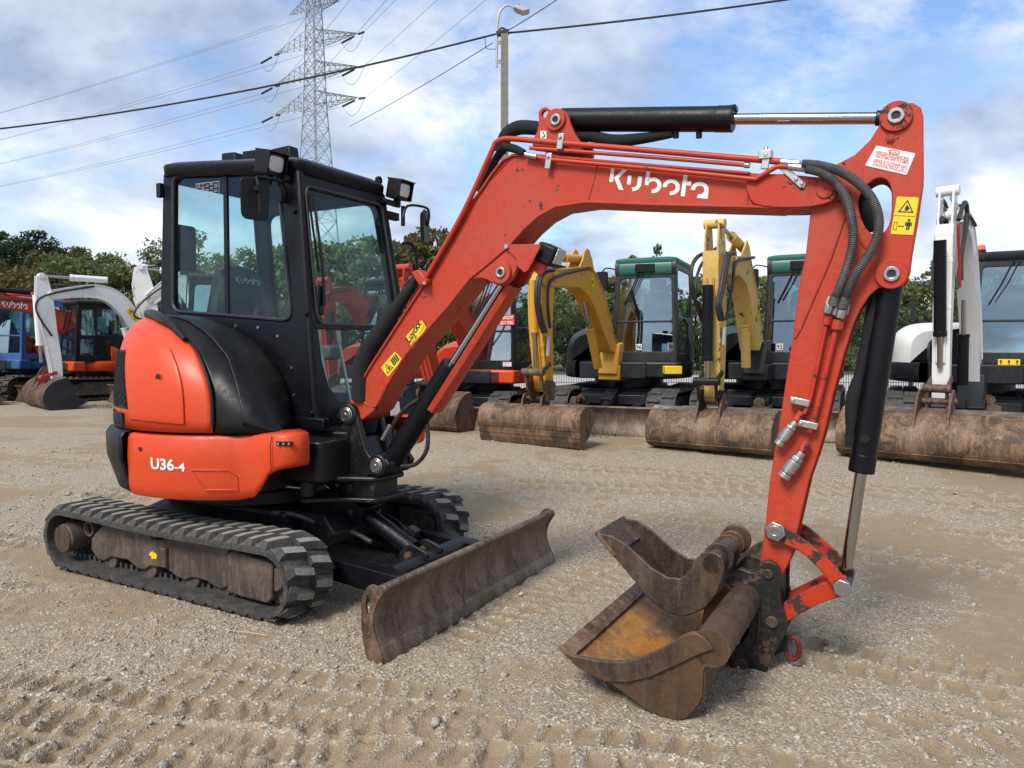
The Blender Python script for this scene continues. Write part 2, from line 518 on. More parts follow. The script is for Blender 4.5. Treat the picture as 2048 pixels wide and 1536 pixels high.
M['frame_rust'] = rusty('track_frame_dirt', (0.026, 0.020, 0.017), (0.062, 0.044, 0.035), (0.115, 0.086, 0.066), metal=0.1, stretch=(1, 1, 0.7))
M['rust'] = rusty('rusty_steel', (0.028, 0.018, 0.014), (0.085, 0.046, 0.029), (0.185, 0.118, 0.078), metal=0.3)
M['rust_blade'] = rusty('rusty_blade', (0.045, 0.031, 0.025), (0.105, 0.068, 0.050), (0.20, 0.150, 0.115), edge=0.6, metal=0.30, rough=0.60, patch=0.4)
M['rust_dark'] = rusty('dark_bucket_steel', (0.021, 0.016, 0.014), (0.052, 0.037, 0.029), (0.115, 0.084, 0.063), edge=0.6, metal=0.40, rough=0.55, pos=(0.34, 0.50, 0.66), orange=(0.085, 0.047, 0.023), patch=0.5)
M['rust_orange'] = rusty('orange_rust', (0.09, 0.05, 0.022), (0.20, 0.095, 0.026), (0.33, 0.17, 0.055), orange=(0.34, 0.135, 0.012), metal=0.05, stretch=(1, 0.22, 1), patch=0.4)
M['rust_tan'] = rusty('tan_rust', (0.040, 0.027, 0.020), (0.118, 0.066, 0.036), (0.225, 0.148, 0.092), metal=0.2, patch=0.85)
M['steel'] = simple('bare_steel', (0.42, 0.41, 0.39), 0.34, 1.0, 0.25, 30, 0.15)
M['zinc'] = simple('zinc_plated', (0.50, 0.49, 0.46), 0.38, 1.0, 0.2, 40, 0.1)
M['chrome'] = simple('chrome_rod', (0.40, 0.39, 0.385), 0.14, 1.0, 0.03, 20, 0.0)
M['glass'] = glassy('cab_glass', (0.84, 0.93, 0.92), 0.0, 0.014)
M['glass_bg'] = glassy('tinted_glass', (0.72, 0.86, 0.83), 0.0, 0.26)
M['lamp_glass'] = simple('lamp_lens', (0.62, 0.62, 0.62), 0.12, 0.55, 0.3, 60, 0.5)
M['mirror'] = simple('mirror_glass', (0.8, 0.82, 0.85), 0.04, 1.0, 0.02, 10, 0)
M['white'] = paint('white_paint', (0.72, 0.72, 0.70), 0.36, 0.16, 0.0, coat=0.15)
M['white_worn'] = paint('white_paint_worn', (0.72, 0.72, 0.71), 0.4, 0.25, 0.16, edge=0.6, coat=0.1, chip_col=(0.10, 0.075, 0.06))
M['yellow'] = paint('yellow_paint', (0.60, 0.29, 0.020), 0.42, 0.28, 0.24, edge=0.7, coat=0.1, fade=(0.56, 0.28, 0.03))
M['yellow_worn'] = paint('yellow_paint_faded', (0.58, 0.37, 0.085), 0.5, 0.34, 0.42, edge=0.9, coat=0.05, fade=(0.60, 0.42, 0.13))
M['green'] = paint('green_paint', (0.022, 0.115, 0.088), 0.4, 0.2, 0.0, coat=0.1)
M['slate'] = paint('slate_paint', (0.011, 0.013, 0.017), 0.42, 0.18, 0.0, coat=0.0)
M['blue'] = paint('blue_paint', (0.024, 0.105, 0.29), 0.4, 0.25, 0.12, coat=0.1)
M['red_dark'] = paint('red_paint_old', (0.13, 0.008, 0.010), 0.5, 0.4, 0.5, coat=0.0)
M['worn_steel'] = rusty('worn_edge_steel', (0.07, 0.055, 0.045), (0.15, 0.125, 0.10), (0.25, 0.215, 0.175), metal=0.5, rough=0.5)
M['red'] = paint('red_paint', (0.36, 0.012, 0.015), 0.42, 0.25, 0.1, coat=0.1)
M['label_white'] = simple('label_white', (0.70, 0.70, 0.68), 0.5, 0, 0.08, 20, 0.0)
M['label_yellow'] = simple('label_yellow', (0.72, 0.52, 0.018), 0.45, 0, 0.1, 15, 0.0)
M['ink'] = simple('label_ink', (0.012, 0.012, 0.012), 0.6, 0, 0.1, 20, 0)
M['ink_red'] = simple('label_red_ink', (0.55, 0.03, 0.03), 0.6, 0, 0.1, 20, 0)
M['seat'] = simple('seat_vinyl', (0.016, 0.017, 0.019), 0.6, 0, 0.2, 40, 0.3)
M['seat_grey'] = simple('seat_grey', (0.10, 0.105, 0.11), 0.6, 0, 0.2, 40, 0.3)
M['amber'] = simple('amber_lens', (0.62, 0.17, 0.02), 0.25, 0, 0.15, 30, 0.1)
M['concrete'] = simple('cast_concrete', (0.20, 0.185, 0.155), 0.9, 0, 0.35, 45, 0.7)
M['galv'] = simple('galvanised_steel', (0.32, 0.33, 0.33), 0.5, 0.7, 0.25, 18, 0.1)
M['galv_pale'] = simple('pale_grey_steel', (0.42, 0.42, 0.41), 0.5, 0.3, 0.15, 18, 0.1)
M['cable'] = simple('cable_black', (0.012, 0.012, 0.014), 0.6, 0, 0.2, 20, 0)
M['wire'] = simple('conductor_grey', (0.10, 0.10, 0.105), 0.5, 0.5, 0.2, 20, 0)
# ------------------------------------------------------------------ the ground
def lattice(seed):
    return np.random.default_rng(seed).random((256, 256))
_lat = [lattice(i) for i in range(6)]
def vnoise(x, y, k=0):
    L = _lat[k % 6]
    xi, yi = np.floor(x).astype(int), np.floor(y).astype(int)
    fx, fy = x - xi, y - yi
    fx = fx * fx * (3 - 2 * fx); fy = fy * fy * (3 - 2 * fy)
    g = lambda a, b: L[a & 255, b & 255]
    return (g(xi, yi) * (1 - fx) + g(xi + 1, yi) * fx) * (1 - fy) + (g(xi, yi + 1) * (1 - fx) + g(xi + 1, yi + 1) * fx) * fy
def fbm(x, y, scale, octv=4, k=0, gain=0.5):
    t, a, s = 0, 1.0, 0
    for i in range(octv):
        t = t + a * vnoise(x * scale * 2 ** i + 17.3 * i, y * scale * 2 ** i + 5.1 * i, k + i); s += a; a *= gain
    return t / s
def np_mesh(name, co, faces, mat, smooth=False):
    me = bpy.data.meshes.new(name)
    co = np.asarray(co, dtype=np.float32); faces = np.asarray(faces, dtype=np.int32)
    k = faces.shape[1]
    me.vertices.add(len(co)); me.vertices.foreach_set('co', co.ravel())
    me.loops.add(faces.size); me.loops.foreach_set('vertex_index', faces.ravel())
    me.polygons.add(len(faces)); me.polygons.foreach_set('loop_start', np.arange(0, faces.size, k, dtype=np.int32))
    if smooth:
        me.polygons.foreach_set('use_smooth', np.ones(len(faces), dtype=bool))
    me.materials.append(mat)
    me.update(calc_edges=True)
    return me
def np_obj(name, co, faces, mat, parent=None, smooth=False):
    o = bpy.data.objects.new(name, np_mesh(name, co, faces, mat, smooth)); COL.objects.link(o); o.parent = parent
    return o

# tracks pressed into the yard: (start, end, width, pitch, depth) on the ground
def gp(px, py):
    p = G(px, py); return (p.x, p.y)
STRIPS = [
    (gp(-500, 1385), gp(620, 1560), .30, .11, .014, 0), (gp(-300, 1520), gp(700, 1720), .34, .11, .016, 0), (gp(200, 1420), gp(1100, 1500), .32, .11, .011, 1), (gp(900, 1470), gp(1500, 1545), .32, .11, .010, 0), (gp(-300, 1160), gp(90, 1180), .3, .11, .010, 1), (gp(1300, 960), gp(2200, 1040), .5, .16, .009, 1), (gp(60, 900), gp(700, 905), .5, .16, .010, 0),
    (gp(-520, 1300), gp(760, 1490), .34, .105, .017, 0), (gp(-420, 1430), gp(900, 1640), .34, .105, .018, 1),
    (gp(60, 1232), gp(-260, 1200), .30, .10, .010, 0), (gp(1000, 1238), gp(1300, 1100), .36, .11, .010, 1),
    (gp(860, 1280), gp(1180, 1150), .34, .11, .011, 0), (gp(1560, 1290), gp(2300, 1420), .36, .12, .013, 0),
    (gp(1750, 1480), gp(2300, 1400), .34, .12, .014, 1), (gp(-60, 960), gp(300, 990), .4, .12, .016, 0),
    (gp(-200, 1050), gp(110, 1090), .3, .12, .014, 0), (gp(-60, 905), gp(230, 935), .4, .13, .016, 1), (gp(1150, 1500), gp(1850, 1600), .34, .105, .012, 0),
    (gp(330, 1330), gp(1000, 1420), .32, .10, .008, 1), (gp(1800, 1060), gp(2300, 1100), .4, .13, .010, 0), (gp(1100, 930), gp(2300, 1010), .4, .15, .009, 0),
    (gp(900, 960), gp(1800, 1000), .5, .15, .008, 1), (gp(1150, 1010), gp(2100, 1160), .5, .16, .008, 0),
]
def ground_fields(x, y):
    t = np.clip((y - 6) / 4, 0, 1); t = t * t * (3 - 2 * t)
    z = 0.12 * t
    near = np.clip((11 - y) / 4, 0, 1)
    und = fbm(x, y, 0.55, 4, 0) - 0.5
    z = z + und * 0.035 * near
    mud = np.clip((fbm(x + 31, y + 7, 0.75, 5, 2, 0.68) - 0.51) * 7 + 0.16, 0, 1)
    press = np.zeros_like(x)
    lump = fbm(x, y, 7.0, 4, 3, 0.6)
    for (a, b, w, pt, dep, side) in STRIPS:
        dx, dy = b[0] - a[0], b[1] - a[1]; L = math.hypot(dx, dy); ux, uy = dx / L, dy / L
        s = (x - a[0]) * ux + (y - a[1]) * uy
        tt = -(x - a[0]) * uy + (y - a[1]) * ux
        tt = tt + (fbm(x, y, 1.3, 3, 4) - 0.5) * 0.10
        un = tt / w
        inside = np.clip((0.5 - np.abs(un)) * 14, 0, 1) * np.clip(s / 0.15, 0, 1) * np.clip((L - s) / 0.15, 0, 1)
        patch = np.clip((fbm(x + 50 * side, y + 9, 0.9, 4, 1, 0.6) - 0.26) * 6, 0, 1)
        row = (un > 0)
        ph = (s / pt + np.where(row, 0.5, 0.0) + np.abs(un) * (0.55 if side else -0.5) + (lump - .5) * 0.5) % 1.0
        bar = np.clip((0.35 - np.abs(ph - 0.5)) * 16, 0, 1) * np.clip((np.abs(un) - 0.035) * 30, 0, 1) * np.clip((0.47 - np.abs(un)) * 30, 0, 1)
        k = inside * patch
        z = z - dep * 1.25 * k * bar + dep * 0.40 * k * (1 - bar) * (0.6 + lump)
        mud = np.maximum(mud * (1 - 0.7 * k * (1 - bar)), 0.95 * k * bar)
        press = np.maximum(press, k * bar)
    rough = (fbm(x, y, 18, 3, 5, 0.75) - 0.5) * 0.020 + (lump - 0.5) * 0.016
    z = z + rough * near * (1 - 0.85 * press) * (0.5 + 0.8 * (1 - mud))
    return z, mud, press
def axis(segs):
    out = [segs[0][0]]
    for a, b, d in segs:
        n = max(1, int(round((b - a) / d)))
        out += list(a + (b - a) * np.arange(1, n + 1) / n)
    return np.array(out)
gx = axis([(-900, -120, 130), (-120, -20, 12), (-20, -7, 1.0), (-7, -3.9, 0.12), (-3.9, -2.4, 0.02), (-2.4, 2.4, 0.012), (2.4, 3.9, 0.02), (3.9, 7.5, 0.08), (7.5, 20, 1.0), (20, 120, 12), (120, 900, 130)])
gy = axis([(-300, -10, 60), (-10, 1.5, 0.8), (1.5, 2.1, 0.1), (2.1, 3.6, 0.011), (3.6, 5.4, 0.017), (5.4, 8.0, 0.035), (8, 14, 0.12), (14, 30, 1.6), (30, 150, 20), (150, 1500, 150)])
GX, GY = np.meshgrid(gx, gy)
GZ, GM, GPr = ground_fields(GX, GY)
nx_, ny_ = len(gx), len(gy)
idx = np.arange(nx_ * ny_).reshape(ny_, nx_)
quads = np.stack([idx[:-1, :-1], idx[:-1, 1:], idx[1:, 1:], idx[1:, :-1]], -1).reshape(-1, 4)

def ground_material():
    m, n, l, b = newmat('gravel_yard')
    v = coords(n, l)
    at_ = N(n, 'ShaderNodeAttribute', attribute_name='mud')
    vo = N(n, 'ShaderNodeTexVoronoi', i_Scale=120.0, i_Randomness=1.0); l.new(v, vo.inputs['Vector'])
    vo2 = N(n, 'ShaderNodeTexVoronoi', i_Scale=260.0); l.new(v, vo2.inputs['Vector'])
    nf = noise(n, l, v, 120, 6, 0.7); nb = noise(n, l, v, 1.6, 6, 0.6); nm = noise(n, l, v, 9, 6, 0.65)
    hs = N(n, 'ShaderNodeSeparateColor'); l.new(vo.outputs['Color'], hs.inputs[0])
    pebble = ramp(n, l, hs.outputs[0], [(0.0, (0.155, 0.128, 0.096)), (0.45, (0.315, 0.265, 0.198)), (0.8, (0.44, 0.385, 0.305)), (1.0, (0.64, 0.60, 0.52))])
    sand = mixc(n, l, nf, (0.17, 0.132, 0.089), (0.43, 0.358, 0.258))
    peb_m = ramp(n, l, mth(n, l, 'ADD', hs.outputs[1], mth(n, l, 'MULTIPLY', nm, 0.5)), [(0.48, 0.0), (0.62, 1.0)])
    grav = mixc(n, l, peb_m, sand, pebble)
    grav = mixc(n, l, ramp(n, l, nb, [(0.36, 0.0), (0.66, 0.55)]), grav, (0.355, 0.283, 0.193))
    mudc = mixc(n, l, nm, (0.190, 0.137, 0.083), (0.290, 0.218, 0.138))
    mudc = mixc(n, l, mth(n, l, 'MULTIPLY', nf, 0.4), mudc, (0.34, 0.275, 0.195))
    k = ramp(n, l, mth(n, l, 'ADD', at_.outputs['Fac'], mth(n, l, 'MULTIPLY', mth(n, l, 'SUBTRACT', nm, 0.5), 0.9)), [(0.36, 0.0), (0.64, 0.92)])
    col = mixc(n, l, k, grav, mudc)
    l.new(col, b.inputs['Base Color'])
    b.inputs['Roughness'].default_value = 0.92
    b.inputs['Specular IOR Level'].default_value = 0.25
    h1 = mth(n, l, 'MULTIPLY', mth(n, l, 'SUBTRACT', 0.6, vo.outputs['Distance']), peb_m)
    h = mth(n, l, 'ADD', mth(n, l, 'ADD', h1, mth(n, l, 'MULTIPLY', mth(n, l, 'SUBTRACT', 0.6, vo2.outputs['Distance']), 0.5)), mth(n, l, 'MULTIPLY', nf, 0.5))
    h = mth(n, l, 'MULTIPLY', h, mth(n, l, 'SUBTRACT', 1.0, mth(n, l, 'MULTIPLY', k, 0.5)))
    bump(n, l, b, h, 0.75, 0.011)
    return m
M['ground'] = ground_material()
ground = np_obj('ground', np.stack([GX, GY, GZ], -1).reshape(-1, 3), quads, M['ground'], smooth=True)
ca = ground.data.attributes.new('mud', 'FLOAT', 'POINT'); ca.data.foreach_set('value', GM.astype(np.float32).ravel())
tag(ground, 'beige gravel and mud yard with tyre and track prints', kind='structure')

# loose stones on the yard, nobody could count them
def rock_base(seed):
    g = np.random.default_rng(seed)
    t = (1 + 5 ** .5) / 2
    v = np.array([(-1, t, 0), (1, t, 0), (-1, -t, 0), (1, -t, 0), (0, -1, t), (0, 1, t), (0, -1, -t), (0, 1, -t), (t, 0, -1), (t, 0, 1), (-t, 0, -1), (-t, 0, 1)], float)
    v /= np.linalg.norm(v[0]); v *= (0.72 + 0.5 * g.random((12, 1))); v *= np.array([1, 0.75, 0.55])
    return v
ICO = np.array([(0, 11, 5), (0, 5, 1), (0, 1, 7), (0, 7, 10), (0, 10, 11), (1, 5, 9), (5, 11, 4), (11, 10, 2), (10, 7, 6), (7, 1, 8), (3, 9, 4), (3, 4, 2), (3, 2, 6), (3, 6, 8), (3, 8, 9), (4, 9, 5), (2, 4, 11), (6, 2, 10), (8, 6, 7), (9, 8, 1)])
def stone_field(n, y0, y1, smin, smax, power, spread=0.80, bias=0.0):
    y = y0 + (y1 - y0) * nrg.random(n) ** power
    x = (nrg.random(n) * 2 - 1) * (y * spread + 0.8)
    z, mud, pr = ground_fields(x, y)
    clump = fbm(x + 3, y + 8, 1.8, 4, 2, 0.6)
    keep = nrg.random(n) < np.clip((1 - 0.85 * mud) * (0.14 + 4.2 * np.clip(clump - 0.42, 0, 1)) + bias, 0.02, 1)
    keep &= pr < 0.5
    x, y, z = x[keep], y[keep], z[keep]; n = len(x)
    s = smin * (smax / smin) ** (nrg.random(n) ** 2.6)
    a = nrg.random(n) * 6.283; ca_, sa = np.cos(a), np.sin(a)
    base = np.stack([rock_base(i) for i in range(12)])
    B = base[nrg.integers(0, 12, n)] * s[:, None, None]
    tl = (nrg.random((n, 1)) - .5) * 0.8
    bx = B[..., 0] * ca_[:, None] - B[..., 1] * sa[:, None]; by = B[..., 0] * sa[:, None] + B[..., 1] * ca_[:, None]
    bz = B[..., 2] + bx * tl
    co = np.stack([bx + x[:, None], by + y[:, None], bz + (z + s * 0.16)[:, None]], -1).reshape(-1, 3)
    f = (ICO[None] + (np.arange(n) * 12)[:, None, None]).reshape(-1, 3)
    return co, f
parts_, off = [], 0
cs, fs_ = [], []
for args in ((44000, 1.9, 5.6, .0028, .011, 1.0), (2600, 1.9, 6.5, .008, .021, 1.0), (9000, 5.0, 9.5, .007, .020, 1.0), (150, 2.0, 9.0, .014, .030, 1.0)):
    c_, f_ = stone_field(*args)
    cs.append(c_); fs_.append(f_ + off); off += len(c_)
def stone_material():
    m, n, l, b = newmat('loose_stone')
    v = coords(n, l)
    a = noise(n, l, v, 28, 2, 0.5); f = noise(n, l, v, 180, 4, 0.6)
    base = ramp(n, l, a, [(0.28, (0.20, 0.172, 0.134)), (0.48, (0.32, 0.285, 0.23)), (0.62, (0.43, 0.395, 0.33)), (0.78, (0.64, 0.615, 0.555))])
    base = mixc(n, l, mth(n, l, 'MULTIPLY', f, 0.45), base, (0.25, 0.21, 0.157))
    l.new(base, b.inputs['Base Color']); b.inputs['Roughness'].default_value = 0.9
    return m
stones = np_obj('loose_stones', np.concatenate(cs), np.concatenate(fs_), stone_material())
tag(stones, 'loose pebbles and gravel lying over the yard', 'gravel', kind='stuff')
# ------------------------------------------------------------------ road and verge beyond the fence
def sheet(name, x0, x1, y0, y1, z, mat, label, nx=40, ny=6, kind='structure', wob=0.0):
    xs_, ys_ = np.linspace(x0, x1, nx), np.linspace(y0, y1, ny)
    X, Y = np.meshgrid(xs_, ys_)
    Yw = Y + (fbm(X, Y, .35, 3, 2) - .5) * wob
    i = np.arange(nx * ny).reshape(ny, nx)
    q = np.stack([i[:-1, :-1], i[:-1, 1:], i[1:, 1:], i[1:, :-1]], -1).reshape(-1, 4)
    o = np_obj(name, np.stack([X, Yw, np.full_like(X, z)], -1).reshape(-1, 3), q, mat, smooth=True)
    return tag(o, label, kind=kind)
def plain_ground(name, c1, c2, sc, rough=.95):
    m, n, l, b = newmat(name)
    v = coords(n, l)
    a = noise(n, l, v, sc, 8, .65); f = noise(n, l, v, sc * 14, 5, .65)
    l.new(mixc(n, l, f, mixc(n, l, a, c1, c2), mixc(n, l, a, c2, c1)), b.inputs['Base Color'])
    b.inputs['Roughness'].default_value = rough
    bump(n, l, b, f, .4, .03)
    return m
M['asphalt'] = plain_ground('pale_asphalt', (.33, .32, .31), (.42, .41, .395), 1.2)
M['grass'] = plain_ground('verge_grass', (.05, .085, .02), (.13, .15, .05), 2.0)
sheet('road', -120, 120, 16.2, 30.0, .128, M['asphalt'], 'pale grey road running behind the fence')
sheet('verge', -140, 140, 29.5, 60.0, .136, M['grass'], 'grass verge below the hedge trees', wob=1.5)
sheet('fence_verge', -3.2, 18, 14.0, 15.4, .126, M['grass'], 'strip of grass along the mesh fence', 90, 8, wob=.8)

# ------------------------------------------------------------------ trees
def leaf_material(name, c1, c2, c3):
    m, n, l, b = newmat(name)
    v = coords(n, l)
    a = noise(n, l, v, 1.1, 4, .6); f = noise(n, l, v, 9, 3, .6)
    base = ramp(n, l, mth(n, l, 'ADD', mth(n, l, 'MULTIPLY', a, .55), mth(n, l, 'MULTIPLY', f, .45)), [(.34, c1), (.52, c2), (.70, c3)])
    l.new(base, b.inputs['Base Color']); b.inputs['Roughness'].default_value = .55
    b.inputs['Specular IOR Level'].default_value = .3
    tr_ = N(n, 'ShaderNodeBsdfTranslucent'); l.new(base, tr_.inputs[0])
    mx = n.new('ShaderNodeMixShader'); mx.inputs[0].default_value = .36
    out = [q for q in n if q.type == 'OUTPUT_MATERIAL'][0]
    l.new(b.outputs[0], mx.inputs[1]); l.new(tr_.outputs[0], mx.inputs[2]); l.new(mx.outputs[0], out.inputs[0])
    return m
M['leaf_dark'] = leaf_material('pine_needles', (.022, .038, .018), (.042, .066, .029), (.075, .105, .045))
M['leaf_mid'] = leaf_material('mid_leaves', (.07, .098, .030), (.14, .172, .062), (.235, .26, .105))
M['leaf_pale'] = leaf_material('birch_leaves', (.09, .115, .034), (.17, .19, .068), (.28, .28, .12))
M['leaf_brown'] = leaf_material('autumn_leaves', (.06, .055, .02), (.13, .105, .04), (.22, .165, .07))
M['bark'] = simple('bark', (.055, .045, .036), .9, 0, .4, 30, .6)
M['bark_pale'] = simple('birch_bark', (.22, .20, .175), .85, 0, .45, 22, .4)
def leaf_cloud(centres, radii, n_each, size, g, flat=0.0, hang=0.0):
    C, Rr = np.repeat(centres, n_each, 0), np.repeat(radii, n_each)
    n = len(C)
    d = g.normal(size=(n, 3)); d /= np.linalg.norm(d, axis=1, keepdims=True)
    rad = Rr * (0.35 + 0.65 * g.random(n) ** .6)
    p = C + d * rad[:, None] * np.array([1, 1, .72 - flat * .3])
    p[:, 2] -= hang * rad * g.random(n)
    nrm = d * .6 + g.normal(size=(n, 3)) * .8; nrm /= np.linalg.norm(nrm, axis=1, keepdims=True)
    up = np.cross(nrm, g.normal(size=(n, 3))); up /= np.linalg.norm(up, axis=1, keepdims=True)
    sd_ = np.cross(nrm, up)
    s = size * (.55 + .9 * g.random(n))[:, None]
    q = np.stack([p - up * s - sd_ * s * .12, p + sd_ * s * .5, p + up * s + sd_ * s * .1, p - sd_ * s * .5], 1)
    return q.reshape(-1, 3)
def tree(name, base, h, w, kind, label, group, seed, lean=0.0):
    g = np.random.default_rng(seed); rr = random.Random(seed)
    root = empty(name, base); tag(root, label, 'tree', group)
    tk = MB()
    lm = {'pine': 'leaf_dark', 'broad': 'leaf_mid', 'birch': 'leaf_pale', 'sapling': 'leaf_pale', 'autumn': 'leaf_brown', 'bush': 'leaf_mid'}[kind]
    tr_r = h * (.016 if kind in ('sapling', 'birch') else .022)
    top = Vector((lean * h, 0, h * .97))
    axis_ = [Vector((0, 0, -.1)), Vector((lean * h * .3 + rr.uniform(-.1, .1), rr.uniform(-.1, .1), h * .35)), Vector((lean * h * .7 + rr.uniform(-.15, .15), rr.uniform(-.15, .15), h * .7)), top]
    tk.tube(axis_, [tr_r, tr_r * .75, tr_r * .42, tr_r * .1], 7, smooth=4)
    cents, rads = [], []
    if kind == 'bush':
        nb, z0, z1 = 22, .06, .95
    elif kind == 'pine':
        nb, z0, z1 = 30, .38, .98
    elif kind in ('birch', 'autumn'):
        nb, z0, z1 = 30, .22, .97
    elif kind == 'sapling':
        nb, z0, z1 = 16, .45, 1.0
    else:
        nb, z0, z1 = 30, .25, .95
    for i in range(nb):
        t = z0 + (z1 - z0) * (i + rr.random()) / nb
        u = (t - z0) / (z1 - z0)
        prof = {'pine': .45 + .75 * math.sin(math.pi * min(1, u * .72 + .22)), 'broad': .35 + .75 * math.sin(math.pi * (u * .85 + .12)), 'birch': .35 + .6 * math.sin(math.pi * (u * .8 + .14)),
                'autumn': .35 + .65 * math.sin(math.pi * (u * .8 + .14)), 'sapling': .5 * (1.05 - u), 'bush': .55 + .5 * math.sin(math.pi * (u * .8 + .05))}[kind]
        reach = w / 2 * prof * rr.uniform(.35, 1.0)
        a = i * 2.4 + rr.uniform(-.5, .5)
        p0 = Vector((lean * h * t, 0, h * t * (.80 if kind != 'sapling' else .92)))
        p1 = Vector((lean * h * t + reach * math.cos(a), reach * math.sin(a), h * t + (reach * .15 if kind != 'pine' else 0)))
        tk.tube([p0, (p0 + p1) / 2 + Vector((0, 0, reach * .1)), p1], [tr_r * .32 * (1.2 - t), tr_r * .2 * (1.2 - t) + .004, .006], 4, smooth=2)
        br = w * {'pine': .135, 'broad': .16, 'birch': .13, 'autumn': .14, 'sapling': .10, 'bush': .20}[kind] * rr.uniform(.7, 1.35)
        cents.append(p1); rads.append(br)
        for q in range(2 if kind != 'sapling' else 1):
            o_ = Vector((rr.gauss(0, 1), rr.gauss(0, 1), rr.gauss(0, .7))) * br * .9
            cents.append(p0.lerp(p1, rr.uniform(.55, 1)) + o_); rads.append(br * rr.uniform(.45, .8))
    cents.append(top); rads.append(w * .10)
    cents = np.array([tuple(c) for c in cents]); rads = np.array(rads)
    ne, sz = {'pine': (120, .17), 'broad': (110, .17), 'birch': (80, .14), 'autumn': (75, .14), 'sapling': (16, .11), 'bush': (95, .11)}[kind]
    v = leaf_cloud(cents, rads, ne, sz, g, .5 if kind == 'pine' else 0, .5 if kind == 'birch' else 0)
    tk.build('trunk', M['bark_pale'] if kind in ('birch', 'sapling') else M['bark'], root, recalc=False)
    np_obj('crown', v, np.arange(len(v)).reshape(-1, 4), M[lm], root)
    return root
def ground_at(px, depth):
    return Vector(((px - 1024) / FPX * depth, depth, .12))
def tree_top(py, depth):
    return (CAM_H - .12 + (690.5 - py) / FPX * depth) * .93
WOOD = ['tall dark pine at the very edge of the picture, above the red machine', 'tallest dark pine of the far wood, above the lettered orange boom', 'bushy green tree just above the white boom', 'second dark pine peak, right of the tallest pine', 'broad dark green tree between the white boom and the raised white arm head',
        'light green birch behind the raised white arm head', 'brownish round tree low at the wood edge above the blue machine', 'brownish small tree in front of the pines above the white arm', 'dark pine half hidden behind the bushy green tree', 'thin sparse young tree against the rear edge of the black cab',
        'green tree seen through the side window of the black cab', 'birch seen through the side window beside the seat', 'dark pine outside the picture edge beyond the red machine']
HEDGE = ['birch hidden behind the black cab post', 'drooping birch seen through the windscreen of the black cab', 'tall birch seen through the windscreen beside the far cab post', 'brown leaved tree just behind the left work lamp and mirror', 'tall brown leaved tree between the mirror and the orange boom', 'pale birch touching the orange boom above the boom cylinder', 'green bush behind the sold sticker of the orange machine',
         'green bush between the orange machine and the yellow arm', 'pale birch framed by the arch of the yellow boom', 'dense bush framed by the arch of the yellow boom', 'pale birch behind the mirror of the green roofed cab', 'thin sapling above the green cab roof, first from the yellow boom', 'tallest thin sapling above the green cab roof', 'short thin sapling at the far corner of the green cab roof',
         'green bush between the green roofed cab and the faded yellow arm', 'birch behind the top of the faded yellow arm', 'green bush behind the faded yellow boom', 'birch behind the second green roofed cab', 'green bush hidden behind the orange dipper arm', 'green bush between the orange dipper arm and the bucket cylinder', 'birch between the bucket cylinder and the white arm', 'thin sapling beside the head of the white arm',
         'green bush behind the white arm', 'birch seen through the cab of the white machine', 'green bush seen through the cab of the white machine beside the seat', 'birch past the edge of the picture behind the white machine', 'thin sapling above the roof of the white machine', 'green bush behind the boom cylinder of the front machine', 'thin sapling between the boom lamp and the yellow boom', 'dense green bush behind the first green roofed cab', 'dense green bush behind the door of the first green roofed cab']
# the tall trees behind the machines at the far end
for i, (px, py, d, w, k) in enumerate([(-30, 466, 62, 9, 'pine'), (52, 462, 66, 8, 'pine'), (130, 500, 58, 6.5, 'broad'), (118, 484, 74, 7, 'pine'), (215, 496, 70, 7, 'broad'), (255, 520, 60, 5, 'birch'), (20, 525, 54, 6, 'autumn'), (95, 535, 52, 5, 'autumn'),
                                    (175, 525, 66, 6, 'pine'), (300, 520, 62, 4.5, 'sapling'), (350, 470, 60, 8, 'broad'), (440, 500, 58, 7, 'birch'), (-110, 470, 60, 9, 'pine')]):
    lab = WOOD[i] if i < len(WOOD) else {'pine': 'tall dark pine in the wood behind the white and blue machines', 'broad': 'bushy green tree in the wood behind the white arm', 'birch': 'light green birch in the wood beside the cab', 'autumn': 'brownish small tree at the edge of the wood', 'sapling': 'thin sparse young tree beside the cab rear'}[k]
    tree({'pine': 'pine_tree', 'broad': 'leafy_tree', 'birch': 'birch_tree', 'autumn': 'small_tree', 'sapling': 'young_tree'}[k], ground_at(px, d), tree_top(py, d), w, k, lab, 'trees of the far wood', 100 + i)
# the hedge of birches and shrubs behind the road
hedge = [(560, 475, 36, 4.2, 'birch'), (650, 470, 38, 4.2, 'birch'), (740, 455, 35, 4.5, 'birch'), (800, 470, 38, 3.6, 'autumn'), (858, 438, 35, 4.0, 'autumn'), (905, 470, 37, 3.6, 'birch'), (960, 525, 35, 3.2, 'bush'), (1020, 560, 34, 3.4, 'bush'), (1090, 545, 36, 3.4, 'birch'), (1150, 572, 34, 3.4, 'bush'), (1215, 545, 36, 3.2, 'birch'),
         (1262, 492, 35, 1.8, 'sapling'), (1312, 474, 36, 2.0, 'sapling'), (1345, 508, 35, 1.6, 'sapling'), (1395, 548, 35, 3.2, 'bush'), (1460, 515, 36, 2.4, 'birch'), (1530, 545, 34, 3.4, 'bush'), (1600, 530, 36, 2.6, 'birch'), (1670, 545, 34, 3.4, 'bush'), (1735, 560, 35, 3.2, 'bush'), (1800, 545, 36, 2.8, 'birch'), (1862, 505, 34, 1.7, 'sapling'), (1880, 560, 35, 3.2, 'bush'),
         (1950, 550, 36, 3.2, 'birch'), (2020, 545, 35, 3.4, 'bush'), (2100, 540, 36, 3.6, 'birch'), (2010, 520, 35, 1.8, 'sapling'), (880, 560, 34, 3.4, 'bush'), (1060, 520, 37, 2.2, 'sapling'), (1270, 570, 34, 3.2, 'bush'), (1330, 562, 35, 3.2, 'bush')]
